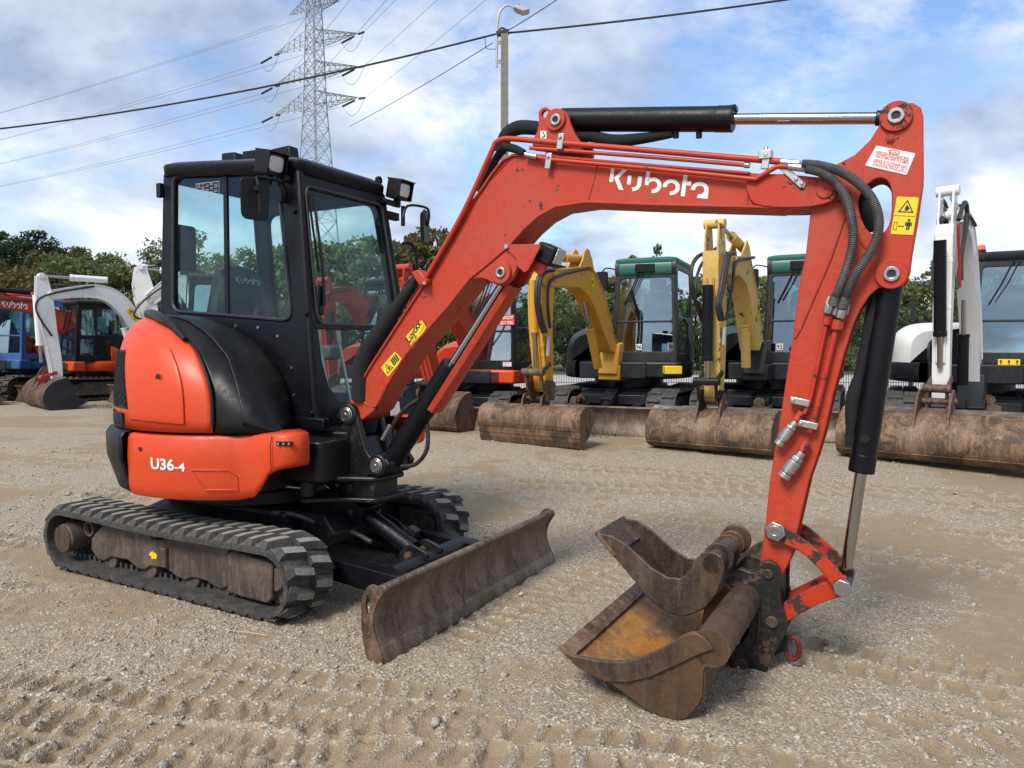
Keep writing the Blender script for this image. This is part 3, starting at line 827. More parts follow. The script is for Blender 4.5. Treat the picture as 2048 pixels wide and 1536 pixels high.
for i, (px, py, d, w, k) in enumerate(hedge):
    lab = HEDGE[i]
    tree({'birch': 'birch_tree', 'bush': 'hedge_bush', 'sapling': 'sapling', 'autumn': 'small_tree'}[k], ground_at(px, d), tree_top(py, d), w, k, lab, 'hedge trees along the road', 300 + i)

# ------------------------------------------------------------------ warehouse far off to the side
wh = empty('warehouse', (ground_at(1960, 70).x, 70, .1)); tag(wh, 'low pale grey warehouse far behind the white machine', 'building')
M['clad'] = simple('wall_cladding', (.46, .47, .47), .6, 0, .08, 3, 0)
M['clad_dark'] = simple('grey_cladding', (.17, .18, .19), .6, 0, .1, 3, 0)
MB().box((4, 4, 3.4), (34, 10, 6.8)).build('wall', M['clad'], wh)
for k in range(34):
    MB().box((-12.5 + k, -1.05, 3.4), (.12, .1, 6.7)).build('wall_rib', M['clad'], wh) if k % 2 == 0 else None
MB().box((4, 4, 7.0), (34.6, 10.6, .5)).build('roof_edge', M['clad_dark'], wh)
for k in range(4):
    MB().box((-6 + k * 6.5, -1.06, 2.1), (3.4, .12, 4.2)).build('gate', M['clad_dark'], wh)

# ------------------------------------------------------------------ mesh fence
FD = 14.6
fence = empty('mesh_fence', (0, FD, .12)); tag(fence, 'dark green welded mesh fence with posts behind the excavators', 'fence')
M['fence'] = simple('fence_green', (.012, .020, .016), .5, .1, .2, 20, 0)
def fence_panel(w, h, step=.05, r=.0042):
    b = MB()
    n = int(w / step)
    for i in range(n + 1):
        b.box((i * step, 0, h / 2), (r * 2, r * 2, h))
    for j in range(11):
        z = .03 + (h - .06) * j / 10
        b.box((w / 2, .006, z), (w, r * 2.2, r * 2.4))
    return b.mesh('mesh_panel', M['fence'], 0, recalc=False)
FPM = fence_panel(2.42, 1.95)
POST = MB().box((0, 0, 1.05), (.06, .06, 2.1)).box((0, 0, 2.105), (.066, .066, .02)).mesh('post', M['fence'], 30)
for k in range(-2, 8):
    o = bpy.data.objects.new('mesh_panel', FPM); COL.objects.link(o); o.parent = fence; o.location = (k * 2.5 + .54, 0, .06); o['kind'] = 'stuff'
    o = bpy.data.objects.new('post', POST); COL.objects.link(o); o.parent = fence; o.location = (k * 2.5 + .5, .03, 0)
pf = empty('palisade_fence', (-12.0, 21, .12)); tag(pf, 'pale palisade fence behind the blue and orange machines', 'fence')
PAL = MB().box((0, 0, 1.0), (.05, .02, 2.0)).mesh('pale', M['galv_pale'], 0)
for k in range(90):
    o = bpy.data.objects.new('pale', PAL); COL.objects.link(o); o.parent = pf; o.location = (-6 + k * .13, 0, 0)
for z in (.35, 1.6):
    MB().box((0, .03, z), (12, .04, .05)).build('rail', M['galv_pale'], pf)

# ------------------------------------------------------------------ lamp pole and its cables
def sagged(a, b, sag, n=24):
    a, b = Vector(a), Vector(b)
    return [a.lerp(b, i / n) - Vector((0, 0, sag * 4 * (i / n) * (1 - i / n))) for i in range(n + 1)]
PD = 15.3
pt_ = at(1009, 62, PD)
lp_ = empty('lamp_pole', (pt_.x, PD, .12)); tag(lp_, 'concrete pole with a grey street lamp and cable at its top', 'lamp pole')
hP = pt_.z - .12
MB().box((0, 0, hP / 2), (.185, .16, hP), None, 0, (.80, .85)).build('pole', M['concrete'], lp_, bevel=.008)
for k in range(20):
    for xo in (-.045, .05):
        z = hP - .28 - k * .20
        MB().cyl((xo, -.078 - .0006 * k, z), (xo, -.083 - .0006 * k, z), .008, n=6).build('step_hole', M['ink'], lp_)
lt = at(993, 135, PD) - Vector((pt_.x, PD, .12)); 
def L_(px, py, dy=0.0):
    p = at(px, py, PD); return Vector((p.x - pt_.x, dy, p.z - .12))
MB().tube([L_(993, 135), L_(994, 70), L_(996, 40), L_(1000, 24), L_(1008, 14), L_(1018, 11), L_(1030, 18)], [.024, .026, .028, .024, .022, .02, .018], 10, smooth=5).build('lamp_arm', M['galv_pale'], lp_)
for py in (82, 120):
    MB().box((L_(1000, py) + Vector((0, 0, 0))), (.17, .05, .03)).box(L_(1000, py + 5), (.17, .05, .02)).build('arm_bracket', M['galv_pale'], lp_)
hdp = [(L_(a, b).x, L_(a, b).z) for a, b in ((1026, 17), (1034, 14), (1044, 14), (1054, 18), (1060, 23), (1056, 25), (1046, 28), (1034, 23))]
MB().prism(hdp, -.11, .11).build('lamp_head', M['galv_pale'], lp_, bevel=.02)
MB().cyl(L_(1037, 15), L_(1036, 8), .035, n=12).build('photo_cell', M['galv'], lp_)
MB().box(L_(1005, 66), (.26, .14, .07), (0, -.2, 0)).build('cable_clamp', M['cable'], lp_)
MB().tube([L_(996, 70), L_(1000, 58), L_(1006, 56), L_(1014, 62)], .02, 8, smooth=3).tube([L_(970, 76), L_(971, 92), L_(976, 98), L_(992, 98)], .007, 6, smooth=3).build('cable_loop', M['cable'], lp_)
def cable(name, a, b, sag, r, label, mat='cable', n=24, group=None):
    o = MB().tube(sagged(a, b, sag, n), r, 6).build(name, M[mat], None, recalc=False)
    tag(o, label, 'cable', group)
    return o
cable('bundled_cable', at(-300, 284, 18.0), at(1000, 66, PD), .35, .020, 'thick black cable running from the lamp pole to the far side')
cable('bundled_cable', at(1014, 66, PD), at(2100, -88, 14.0), .12, .020, 'thick black cable rising from the lamp pole over the boom')
cable('thin_cable', at(985, 86, PD), at(700, 252, 26), .05, .010, 'thin grey wire slanting down from the lamp pole', 'wire')
cable('thin_cable', at(1018, 60, PD), at(1300, -135, 11), .05, .010, 'thin grey wire slanting up from the lamp pole', 'wire')

# ------------------------------------------------------------------ pylon with its conductors
PDp = 95.0
pc_ = at(633, 400, PDp)
py_ = empty('pylon', (pc_.x, PDp, 0), R(-28)); tag(py_, 'grey lattice pylon with four crossarms behind the black cab', 'pylon')
def zof(py): return at(633, py, PDp).z
lev = [(0, 2.6), (zof(330), 1.42), (zof(215), 1.02), (zof(155), .92), (zof(92), .82), (zof(10), .66), (zof(-20), .3)]
zs_l = [l_[0] for l_ in lev]; ws_l = [l_[1] for l_ in lev]
def hw(z): return float(np.interp(z, zs_l, ws_l))
legs = MB(); br = MB()
for sx in (-1, 1):
    for sy in (-1, 1):
        pts = [Vector((sx * hw(z), sy * hw(z), z)) for z in zs_l]
        legs.tube(pts, .075, 4)
legs.build('legs', M['galv'], py_, recalc=False)
z = 0.0
while z < zof(-15):
    step = max(1.5, hw(z) * 1.55)
    z2 = min(z + step, zof(-15))
    for ax_ in (0, 1):
        for s_ in (-1, 1):
            def pt(sg, zz):
                w_ = hw(zz); return Vector((sg * w_, s_ * w_, zz)) if ax_ == 0 else Vector((s_ * w_, sg * w_, zz))
            br.tube([pt(-1, z), pt(1, z2)], .040, 3, caps=False); br.tube([pt(1, z), pt(-1, z2)], .040, 3, caps=False); br.tube([pt(-1, z2), pt(1, z2)], .032, 3, caps=False)
    z = z2
br.build('bracing', M['galv'], py_, recalc=False)
tips = []
AL = 6.95
for (pyl, al, hh) in ((212, AL, 1.5), (152, AL, 1.5), (88, AL, 1.45), (16, 4.2, 1.3)):
    z0 = zof(pyl)
    for sg in (-1, 1):
        arm_b = MB()
        tip = Vector((sg * al, 0, z0 - (0.0)))
        w_ = hw(z0)
        corners = [Vector((sg * w_, -w_, z0)), Vector((sg * w_, w_, z0)), Vector((sg * w_, -w_, z0 + hh * (.9 if sg else 1))), Vector((sg * w_, w_, z0 + hh * .9))]
        lowc = [Vector((sg * w_, -w_, z0 - .2)), Vector((sg * w_, w_, z0 - .2)), Vector((sg * w_, -w_, z0 + hh)), Vector((sg * w_, w_, z0 + hh))]
        for c in lowc:
            arm_b.tube([c, tip], .045, 3, caps=False)
        nK = 6
        for k in range(nK):
            t0, t1 = k / nK, (k + 1) / nK
            a = [c.lerp(tip, t0) for c in lowc]; b_ = [c.lerp(tip, t1) for c in lowc]
            for (i, j) in ((0, 1), (2, 3), (0, 2), (1, 3)):
                arm_b.tube([a[i], b_[j]], .032, 3, caps=False); arm_b.tube([a[i], a[j]], .032, 3, caps=False)
        arm_b.build('crossarm', M['galv'], py_, recalc=False)
        tips.append((tip, pyl, ('near' if sg < 0 else 'far') + ' tip of the ' + {212: 'lowest', 152: 'second lowest', 88: 'third', 16: 'topmost'}[pyl] + ' pylon crossarm'))
rot = Matrix.Rotation(R(-28), 3, 'Z')
for i, (tp_, pyl, nm_) in enumerate(tips):
    w0 = Vector((pc_.x, PDp, 0)) + rot @ tp_
    for (d_, ln, side) in ((Vector((-.89, .45, 0)), 230, 'to the wood'), (Vector((.51, -.86, 0)), 120, 'over the yard')):
        ins = w0 + d_ * .5 - Vector((0, 0, .3)); ine = w0 + d_ * 2.4 - Vector((0, 0, .75))
        if pyl > 50:
            io = MB().cyl(ins, ine, .13, n=8)
            o = io.build('insulator', M['cable'], None); tag(o, 'dark insulator ' + ('towards the wood' if ln > 150 else 'towards the yard') + ' at the ' + nm_, 'insulator', 'pylon insulators')
        e = ine + d_ * ln + Vector((0, 0, 2.5))
        cable('conductor', ine, e, 4.0 if ln > 150 else 1.6, .018, 'power line ' + side + ' from ' + nm_, 'wire', 30, 'power lines')
    if pyl > 50:
        a = w0 + Vector((-.89, .45, 0)) * 2.4 - Vector((0, 0, .75)); b_ = w0 + Vector((.51, -.86, 0)) * 2.4 - Vector((0, 0, .75))
        o = MB().tube(sagged(a, b_, 1.6, 12), .028, 4).build('jumper_wire', M['wire'], None, recalc=False); tag(o, 'hanging jumper loop below the ' + nm_, 'cable', 'pylon jumper loops')
# ------------------------------------------------------------------ the orange excavator in front
HF = Frame(-1.5383, 4.4887, -0.5076)
P = HF.P
hero = empty('excavator', (HF.o.x, HF.o.y, 0), HF.yaw)
tag(hero, 'large clean orange mini excavator with black cab standing in front of all the others', 'excavator')
def PP(pts, Y):
    return [P(a, b, Y) for a, b in pts]
def p3(px, py, Y):
    x, z = P(px, py, Y); return Vector((x, Y, z))

# ---- tracks
def track_path(xr, xf, zc, r, n=14, sag=0.012):
    pts = []
    for i in range(n + 1):                        # front wheel, from the top round to the ground
        a = R(90 - 180 * i / n); pts.append((xf + r * math.cos(a), zc + r * math.sin(a)))
    for i in range(1, 24):
        pts.append((xf + (xr - xf) * i / 24, zc - r))
    for i in range(n + 1):
        a = R(270 - 180 * i / n); pts.append((xr + r * math.cos(a), zc + r * math.sin(a)))
    for i in range(1, 24):
        t = i / 24
        pts.append((xr + (xf - xr) * t, zc + r - sag * math.sin(math.pi * t) ** 2))
    return pts
def sample_loop(pts, n, phase=0.0):
    L = [0]
    m = len(pts)
    for i in range(m):
        L.append(L[-1] + math.dist(pts[i], pts[(i + 1) % m]))
    out = []
    for k in range(n):
        d = ((k + phase) / n) * L[-1] % L[-1]
        i = max(j for j in range(m) if L[j] <= d)
        t = (d - L[i]) / max(1e-9, L[i + 1] - L[i])
        a, b = pts[i], pts[(i + 1) % m]
        # smoothed direction
        a2, b2 = pts[i - 1], pts[(i + 2) % m]
        tx = (b[0] - a[0]) + 0.5 * ((1 - t) * (a[0] - a2[0]) + t * (b2[0] - b[0])); tz = (b[1] - a[1]) + 0.5 * ((1 - t) * (a[1] - a2[1]) + t * (b2[1] - b[1]))
        q = math.hypot(tx, tz)
        out.append((a[0] + (b[0] - a[0]) * t, a[1] + (b[1] - a[1]) * t, tx / q, tz / q))
    return out
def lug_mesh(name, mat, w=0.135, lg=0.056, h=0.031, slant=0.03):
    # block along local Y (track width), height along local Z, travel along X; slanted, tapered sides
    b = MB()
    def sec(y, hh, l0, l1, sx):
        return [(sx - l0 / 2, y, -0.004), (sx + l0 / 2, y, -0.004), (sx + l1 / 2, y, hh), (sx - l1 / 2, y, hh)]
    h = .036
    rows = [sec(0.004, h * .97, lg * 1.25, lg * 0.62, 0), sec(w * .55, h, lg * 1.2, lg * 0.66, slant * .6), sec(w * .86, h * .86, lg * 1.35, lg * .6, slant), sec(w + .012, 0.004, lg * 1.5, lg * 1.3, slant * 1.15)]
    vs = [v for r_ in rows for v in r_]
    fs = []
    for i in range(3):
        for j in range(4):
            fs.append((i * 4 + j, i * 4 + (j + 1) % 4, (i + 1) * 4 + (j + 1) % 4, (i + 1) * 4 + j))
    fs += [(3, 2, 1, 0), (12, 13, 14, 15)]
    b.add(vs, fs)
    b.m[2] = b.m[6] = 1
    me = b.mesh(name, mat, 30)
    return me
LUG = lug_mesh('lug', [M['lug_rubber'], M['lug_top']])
def track_belt(parent, yc, w, path, mat, lugme=None, nlug=44, thick=0.028):
    outer = path
    n = len(outer)
    norms = []
    for i in range(n):
        a, b = outer[i - 1], outer[(i + 1) % n]
        tx, tz = b[0] - a[0], b[1] - a[1]; q = math.hypot(tx, tz)
        norms.append((tz / q * -1, tx / q))       # outward is left of travel for this winding after sign check
    cxm = sum(p[0] for p in outer) / n; czm = sum(p[1] for p in outer) / n
    s_ = 1 if (outer[0][0] - cxm) * norms[0][0] + (outer[0][1] - czm) * norms[0][1] > 0 else -1
    norms = [(s_ * a, s_ * b) for a, b in norms]
    rows = []
    for (x, z), (a, c) in zip(outer, norms):
        rows.append([(x, yc - w / 2, z - 0.006 * c), (x + 0.0, yc - w / 2 + .012, z), (x, yc + w / 2 - .012, z), (x, yc + w / 2, z - 0.006 * c),
                     (x - a * thick, yc + w / 2, z - c * thick), (x - a * thick, yc - w / 2, z - c * thick)])
    b = MB().grid(rows, True, True)
    # guide teeth along the inside
    for (x, z, tx, tz) in sample_loop(outer, 88):
        nx, nz = -tz * 1, tx * 1
        if (x - cxm) * nx + (z - czm) * nz < 0:
            nx, nz = -nx, -nz
        mt = Matrix(((tx, 0, nx), (0, 1, 0), (tz, 0, nz)))
        for yo in (-.028, .028):
            b.box((x - nx * (thick + .014), yc + yo, z - nz * (thick + .014)), (.022, .022, .032), mt)
    belt = b.build('track_belt', mat, parent, sharp=35)
    if lugme is not None:
        for row in (0, 1):
            for (x, z, tx, tz) in sample_loop(outer, nlug, 0.5 * row + .2):
                nx, nz = -tz, tx
                if (x - cxm) * nx + (z - czm) * nz < 0:
                    nx, nz = -nx, -nz
                sy = -1 if row == 0 else 1
                # columns: travel, across, outward; keep right-handed
                ax = Vector((tx, 0, tz)); az = Vector((nx, 0, nz)); ay = Vector((0, sy, 0))
                if ax.cross(ay).dot(az) < 0:
                    ax = -ax
                mt = Matrix.Identity(4)
                for c_, v_ in enumerate((ax, ay, az)):
                    for r_ in range(3):
                        mt[r_][c_] = v_[r_]
                mt.translation = Vector((x, yc, z))
                o = bpy.data.objects.new('lug', lugme); COL.objects.link(o); o.parent = belt; o.matrix_local = mt
    return belt
TP = track_path(-.835, .835, .198, .168)
for sy in (-1, 1):
    yc = sy * .625
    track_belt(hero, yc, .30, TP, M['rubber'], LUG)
    fr = MB()
    Yn = -.70
    prof = PP([(182, 1075), (207, 1048), (302, 1053), (300, 1079), (324, 1080), (337, 1070), (398, 1076), (455, 1096), (456, 1184), (443, 1192), (429, 1186), (412, 1174), (392, 1168),
               (383, 1168), (370, 1173), (351, 1164), (331, 1148), (300, 1144), (287, 1153), (273, 1147), (255, 1131), (222, 1125), (209, 1133), (195, 1129), (182, 1110)], Yn)
    prof = [(x, min(max(z + (.03 if z < .14 else 0), .085), .335)) for x, z in prof]
    fr.prism(prof, sy * .55, sy * .70)
    pr2 = PP([(458, 1108), (468, 1101), (544, 1124), (548, 1130), (548, 1196), (538, 1206), (500, 1196), (458, 1183)], Yn)
    fr.prism(pr2, sy * .56, sy * .715)
    frame = fr.build('track_frame', M['frame_rust'], hero, bevel=.012)
    xx, zz_ = P(320, 1115, -.7)
    MB().box((xx + .05, sy * .708, zz_ + .01), (.05, .03, .11)).build('frame_tab', M['frame_rust'], frame, bevel=.008)
    for px in (222, 300, 384, 447):                # bottom rollers
        x, z = P(px, 1140 + (px - 222) * .24, -.68)
        MB().cyl((x, sy * .57, .105), (x, sy * .685, .105), .062, n=22).build('roller', M['frame_rust'], frame, bevel=.006)
    x, z = P(311, 1062, -.72)
    MB().ring((x, sy * .60, z), (x, sy * .73, z), .026, .034).cyl((x, sy * .59, z), (x, sy * .70, z), .028).build('carrier_roller', M['frame_rust'], frame)
    # final drive and front idler
    MB().cyl((-.82, sy * .52, .20), (-.82, sy * .765, .20), .085, n=28).build('final_drive', M['frame_rust'], frame, bevel=.01)
    cap = MB().cyl((-.82, sy * .765, .20), (-.82, sy * .772, .20), .078, n=28)
    for a in (20, 140, 260):
        cap.cyl((-.82 + .05 * math.cos(R(a)), sy * .77, .2 + .05 * math.sin(R(a))), (-.82 + .05 * math.cos(R(a)), sy * .776, .2 + .05 * math.sin(R(a))), .008, n=6)
    cap.build('motor_cap', M['rust_dark'], frame)
    MB().cyl((.835, sy * .58, .198), (.835, sy * .67, .198), .128, n=32).cyl((.835, sy * .55, .198), (.835, sy * .70, .198), .06).build('idler', M['frame_rust'], frame, bevel=.008)
    MB().ring((-.66, sy * .69, .265), (-.66, sy * .71, .265), .035, .045).build('lifting_eye', M['frame_rust'], frame)
# a torn yellow sticker on the near track frame
q = P(301, 1113, -.72)
st = MB().plate([(q[0] + .038 * math.cos(t) * rng.uniform(.45, 1.1), q[1] + .028 * math.sin(t) * rng.uniform(.5, 1.1)) for t in [i * .3 for i in range(21)]], (), lambda u, v, w: (u, -.7015 - .001 * w, v))
st.build('torn_sticker', M['label_yellow'], hero)

# ---- undercarriage, blade
cf = MB()
cf.box((0, 0, .34), (1.0, .62, .14)).box((0, 0, .26), (.7, 1.1, .10))
cf.prism([(-.55, .22), (.70, .22), (.78, .30), (.70, .40), (-.45, .42)], -.22, .22)
for sy in (-1, 1):
    cf.add([(-.5, sy * .2, .42), (.5, sy * .2, .42), (.62, sy * .56, .30), (-.62, sy * .56, .30), (-.5, sy * .2, .30), (.5, sy * .2, .30), (.62, sy * .56, .18), (-.62, sy * .56, .18)],
           [(0, 1, 2, 3), (7, 6, 5, 4), (0, 4, 5, 1), (1, 5, 6, 2), (2, 6, 7, 3), (3, 7, 4, 0)])
cf.build('undercarriage_frame', M['black_worn'], hero, bevel=.01)
MB().cyl((0, 0, .40), (0, 0, .53), .36, n=48).ring((0, 0, .42), (0, 0, .50), .30, .42, n=48).build('slew_ring', M['black_worn'], hero, bevel=.008)
XB, WB = 1.598, .812
bp = [(.0, .0), (-.012, .045), (-.040, .10), (-.052, .155), (-.046, .21), (-.024, .258), (.002, .285), (.012, .298), (.006, .312), (-.012, .316), (-.034, .306), (-.06, .262), (-.078, .21), (-.085, .155), (-.072, .09), (-.045, .04), (-.022, 0)]
bl = MB().prism([(XB + x, z + .012) for x, z in bp], -WB, WB)
blade = bl.build('dozer_blade', M['rust_blade'], hero, bevel=.004, sharp=50)
MB().prism([(XB + .004, -.012), (XB + .006, .012), (XB - .012, .062), (XB - .026, .06), (XB - .012, .0), (XB - .006, -.012)], -WB - .004, WB + .004).build('cutting_edge', M['worn_steel'], blade, bevel=.002)
for sy in (-1, 1):
    outl = [(XB + .002, -.005), (XB - .008, .05), (XB - .038, .11), (XB - .05, .16), (XB - .038, .22), (XB - .01, .27), (XB + .004, .30), (XB - .03, .325), (XB - .07, .318), (XB - .105, .26), (XB - .112, .16), (XB - .10, .06), (XB - .07, -.01)]
    hole = circle2(XB - .072, .235, .014, 10)
    hole = [(XB - .072 + .013 * math.cos(t), .235 + .045 * math.sin(t)) for t in [i * .5236 for i in range(12)]]
    MB().prism(smooth2(outl, 3), sy * (WB + .002), sy * (WB + .016), [hole]).build('end_plate', M['rust'], blade, bevel=.003)
MB().prism([(XB - .07, .06), (XB - .14, .09), (XB - .14, .20), (XB - .075, .22)], -.72, .72).build('stiffener', M['rust_blade'], blade, bevel=.006)
for sy in (-1, 1):
    arm_pts = [(.52, .15), (.52, .255), (1.30, .205), (1.49, .205), (1.52, .17), (1.52, .06), (1.42, .045), (1.28, .085)]
    MB().prism(arm_pts, sy * .30, sy * .385).build('blade_arm', M['navy_black'], hero, bevel=.006)
    MB().prism([(1.34, .19), (1.40, .225), (1.50, .235), (1.52, .20), (1.52, .06), (1.40, .06), (1.33, .10)], sy * .296, sy * .42).build('arm_gusset', M['rust_blade'], hero, bevel=.02)
MB().cyl((1.235, -.31, .165), (1.235, .31, .165), .056, n=28).build('cross_tube', M['black_worn'], hero)
# blade cylinder
ca_, cb_ = Vector((.62, 0, .47)), Vector((1.17, 0, .205))
dv = (cb_ - ca_).normalized()
bc = MB().cyl(ca_ + dv * .19, cb_ - dv * .05, .047, n=24).cyl(cb_ - dv * .09, cb_ - dv * .03, .051, n=24)
bcy = bc.build('blade_cylinder', M['navy_black'], hero, bevel=.004)
MB().cyl(ca_ - dv * .1, ca_ + dv * .2, .026, n=16).build('rod', M['chrome'], bcy)
MB().box(ca_ + dv * .17 + Vector((0, 0, .005)), (.15, .15, .115), (0, math.atan2(-dv.z, dv.x), 0)).build('cylinder_guard', M['navy_black'], bcy, bevel=.004)
MB().cyl(ca_ + dv * .17 + Vector((0, -.077, 0)), ca_ + dv * .17 + Vector((0, -.083, 0)), .016, n=6).build('bolt', M['rust'], bcy)
for sy in (-1, 1):
    MB().prism(smooth2([(1.10, .20), (1.16, .26), (1.22, .255), (1.29, .225), (1.26, .17), (1.14, .155)], 3), sy * .055, sy * .075).build('lug_plate', M['black_worn'], bcy, bevel=.003)
MB().cyl(cb_ + Vector((0, -.09, 0)), cb_ + Vector((0, .09, 0)), .022).build('pin', M['rust'], bcy)
MB().box((1.08, .085, .285), (.06, .05, .05), (0, .4, 0)).tube([(1.05, .08, .28), (.98, .1, .31), (.88, .12, .34), (.7, .13, .36)], .012, smooth=4).build('cylinder_fitting', M['black_worn'], bcy)
MB().tube([(.30, -.26, .36), (.42, -.30, .40), (.55, -.26, .39), (.66, -.18, .33), (.76, -.08, .29), (.9, -.06, .24)], .014, smooth=5).build('hose', M['hose_grey'], hero)

# ---- counterweight, belt, covers
def ringsec(ang):
    return (math.cos(R(ang)), math.sin(R(ang)))
def belt_plan(t):                                  # rear centre (180) round the right side (270) to the front corner
    pass
RB = .815
def lerp(a, b, t):
    return a + (b - a) * t
def belt_strip(a0, a1, secs, n=40, front=None, mir=1, ztab=None):
    rows = []
    for i in range(n + 1):
        a = a0 + (a1 - a0) * i / n
        c, s = ringsec(a)
        rows.append([(c * (RB + dr), s * (RB + dr) * mir, z) for dr, z in secs])
    if front:
        for (xf, yf, k) in front:
            h = math.hypot(xf, yf)
            rows.append([(xf * (h + dr) / h, yf * (h + dr) / h * mir, max(z, k)) for dr, z in secs])
    return rows
secs_o = [(-.06, .535), (-.022, .538), (-.004, .565), (.002, .60), (.006, .75), (.0, .845), (-.012, .866), (-.05, .872), (-.16, .875)]
FRONT = [(.60, -.605, .555), (.655, -.607, .60), (.71, -.607, .675), (.765, -.595, .705), (.81, -.572, .715), (.838, -.53, .72), (.85, -.47, .72)]
for mir in (1, -1):
    rows = belt_strip(262, 309, secs_o, 30, None, mir)
    for (x, y, z0) in FRONT:
        h = math.hypot(x, y)
        zt = .875 + .020 * min(1, max(0, (x - .5) / .3))
        rows.append([(x * (1 + dr / h), y * (1 + dr / h) * mir, z0 + (z - .535) * (zt - z0) / .34) for dr, z in secs_o])
    o = MB().grid(rows).build('side_skirt', M['orange'], hero, sharp=50)
    so = o.modifiers.new('thick', 'SOLIDIFY'); so.thickness = .008; so.offset = -1
cw_secs = [(-.16, .53), (-.05, .532), (-.022, .55), (.005, .64), (.032, .73), (.034, .845), (.016, .872), (-.03, .882), (-.16, .884)]
cw = MB().grid(belt_strip(101, 261.6, cw_secs, 60)).build('counterweight', M['plastic'], hero, sharp=50)
so = cw.modifiers.new('thick', 'SOLIDIFY'); so.thickness = .01; so.offset = -1
deck = MB().prism([(x, y) for x, y in [(RB * .93 * ringsec(a)[0], RB * .93 * ringsec(a)[1]) for a in range(44, 317, 6)]], 0, 1)
deck = MB().plate([(RB * .90 * ringsec(a)[0], RB * .90 * ringsec(a)[1]) for a in range(40, 321, 6)], (), lambda u, v, w: (u, v, .56 + .30 * w))
deck.build('slew_frame', M['black_worn'], hero)
MB().plate(rnd([(.3, -.36), (.80, -.34), (.80, .34), (.3, .36)], .05), (), lambda u, v, w: (u, v, .60 + .22 * w)).build('front_frame', M['black_worn'], hero, bevel=.01)

# upper covers: sections that rise from the skirt and fold over towards the cab
YW = -.185
inner_px = [(298, 664), (311, 652), (327, 636), (373, 635), (421, 641), (472, 660), (523, 693), (553, 729), (571, 762), (584, 806), (592, 862)]
inner = [(P(a, b, YW)[0], YW, P(a, b, YW)[1]) for a, b in inner_px]
inner = [(-.56, .30, 1.425), (-.56, .08, 1.43), (-.56, -.10, 1.435)] + inner
def base_pt(a, r=.79):
    if a <= 300:
        c, s = ringsec(a); return (r * c, r * s)
    t = (a - 300) / 30
    c, s = ringsec(300)
    p0, p1 = Vector((r * c, r * s)), Vector((.70, -.50))
    pm = Vector((.60, -.655))
    q = p0 * (1 - t) ** 2 + pm * 2 * t * (1 - t) + p1 * t * t
    return (q.x, q.y)
base_ang = [168, 186, 204, 216, 228, 240, 258, 276, 290, 301, 309, 316, 322, 330]
keyA = list(np.linspace(0, 1, len(inner)))
def cover_point(t, ph, e=2.7, lift=0.0):
    e = 3.0 - .3 * min(1, max(0, (t - .5) / .2))
    ix = [np.interp(t, keyA, [p[k] for p in inner]) for k in range(3)]
    a = np.interp(t, keyA, base_ang)
    bx, by = base_pt(a)
    z0 = .885
    zt = ix[2]
    c = max(0.0, math.cos(R(ph))) ** (2 / e); s = max(0.0, math.sin(R(ph))) ** (2 / e)
    x = ix[0] + (bx - ix[0]) * c; y = ix[1] + (by - ix[1]) * c
    z = z0 + (zt - z0) * s
    if lift:
        nx, ny = bx, by; h = math.hypot(nx, ny)
        x += nx / h * lift * (c * .9 + .1); y += ny / h * lift * (c * .9 + .1); z += lift * s
    return (x, y, z)
phs = [0, 8, 16, 24, 32, 38, 43, 47, 52, 58, 66, 74, 82, 90]
TB = .69                                         # where the orange bonnet meets the black tank cover
def split_t(ph):                                  # the joint leans back as it rises
    return TB - .40 * (ph / 90) ** 2.4
def cover_patch(f0, f1, n, lift=0.0, p0=0, p1=90, m=26, e=2.7):
    rows = []
    for i in range(n + 1):
        row = []
        for j in range(m + 1):
            ph = p0 + (p1 - p0) * j / m
            t = f0(ph) + (f1(ph) - f0(ph)) * i / n
            row.append(cover_point(t, ph, e, lift))
        rows.append(row)
    return rows
o = MB().grid(cover_patch(lambda p: 0, lambda p: split_t(p) - .003, 40, .008)).build('bonnet', M['orange'], hero, sharp=60)
so = o.modifiers.new('thick', 'SOLIDIFY'); so.thickness = .012; so.offset = -1
bonnet = o
o = MB().grid(cover_patch(lambda p: split_t(p) + .003, lambda p: 1, 34)).build('tank_cover', M['plastic'], hero, sharp=60)
so = o.modifiers.new('thick', 'SOLIDIFY'); so.thickness = .012; so.offset = -1
tank = o
# raised inner dome on the tank cover
o = MB().grid(cover_patch(lambda p: split_t(p) + .13 * (1 - .3 * p / 90), lambda p: .985, 26, .014, 4, 89, 22)).build('cover_dome', M['plastic'], tank, sharp=60)
so = o.modifiers.new('thick', 'SOLIDIFY'); so.thickness = .014; so.offset = -1
# air grilles in the bonnet
def grille(f0, f1, p0, p1, n1, lift, parent):
    o = MB().grid(cover_patch(f0, f1, 14, lift, p0, p1, 14)).build('grille', M['plastic'], parent, sharp=60)
    w = MB()
    L1 = lift + .004
    for k in range(-n1, n1 + 1):
        for sgn in (1, -1):
            pts = []
            for i in range(0, 17):
                u = i / 16
                v = (k / n1) + u if sgn > 0 else (k / n1) + 1 - u
                if 0 <= v <= 1:
                    ph = p0 + (p1 - p0) * v
                    pts.append(cover_point(f0(ph) + (f1(ph) - f0(ph)) * u, ph, 2.7, L1))
            if len(pts) > 1:
                w.tube(pts, .0022, 4, caps=False)
    g = w.build('mesh', M['black_worn'], o, sharp=0, recalc=False); g['kind'] = 'stuff'
    return o
grille(lambda p: .24, lambda p: .475 - .0013 * p, 4, 33, 12, .010, bonnet)
grille(lambda p: .24, lambda p: .455, .05, 2.8, 7, .014, bonnet)
o = MB().grid(cover_patch(lambda p: .48 - .0008 * p, lambda p: split_t(p) - .075, 18, .019, 1.5, 39, 18)).build('bonnet_panel', M['orange'], bonnet, sharp=60, bevel=.004)
so = o.modifiers.new('thick', 'SOLIDIFY'); so.thickness = .012; so.offset = -1
o.modifiers.move(1, 0)
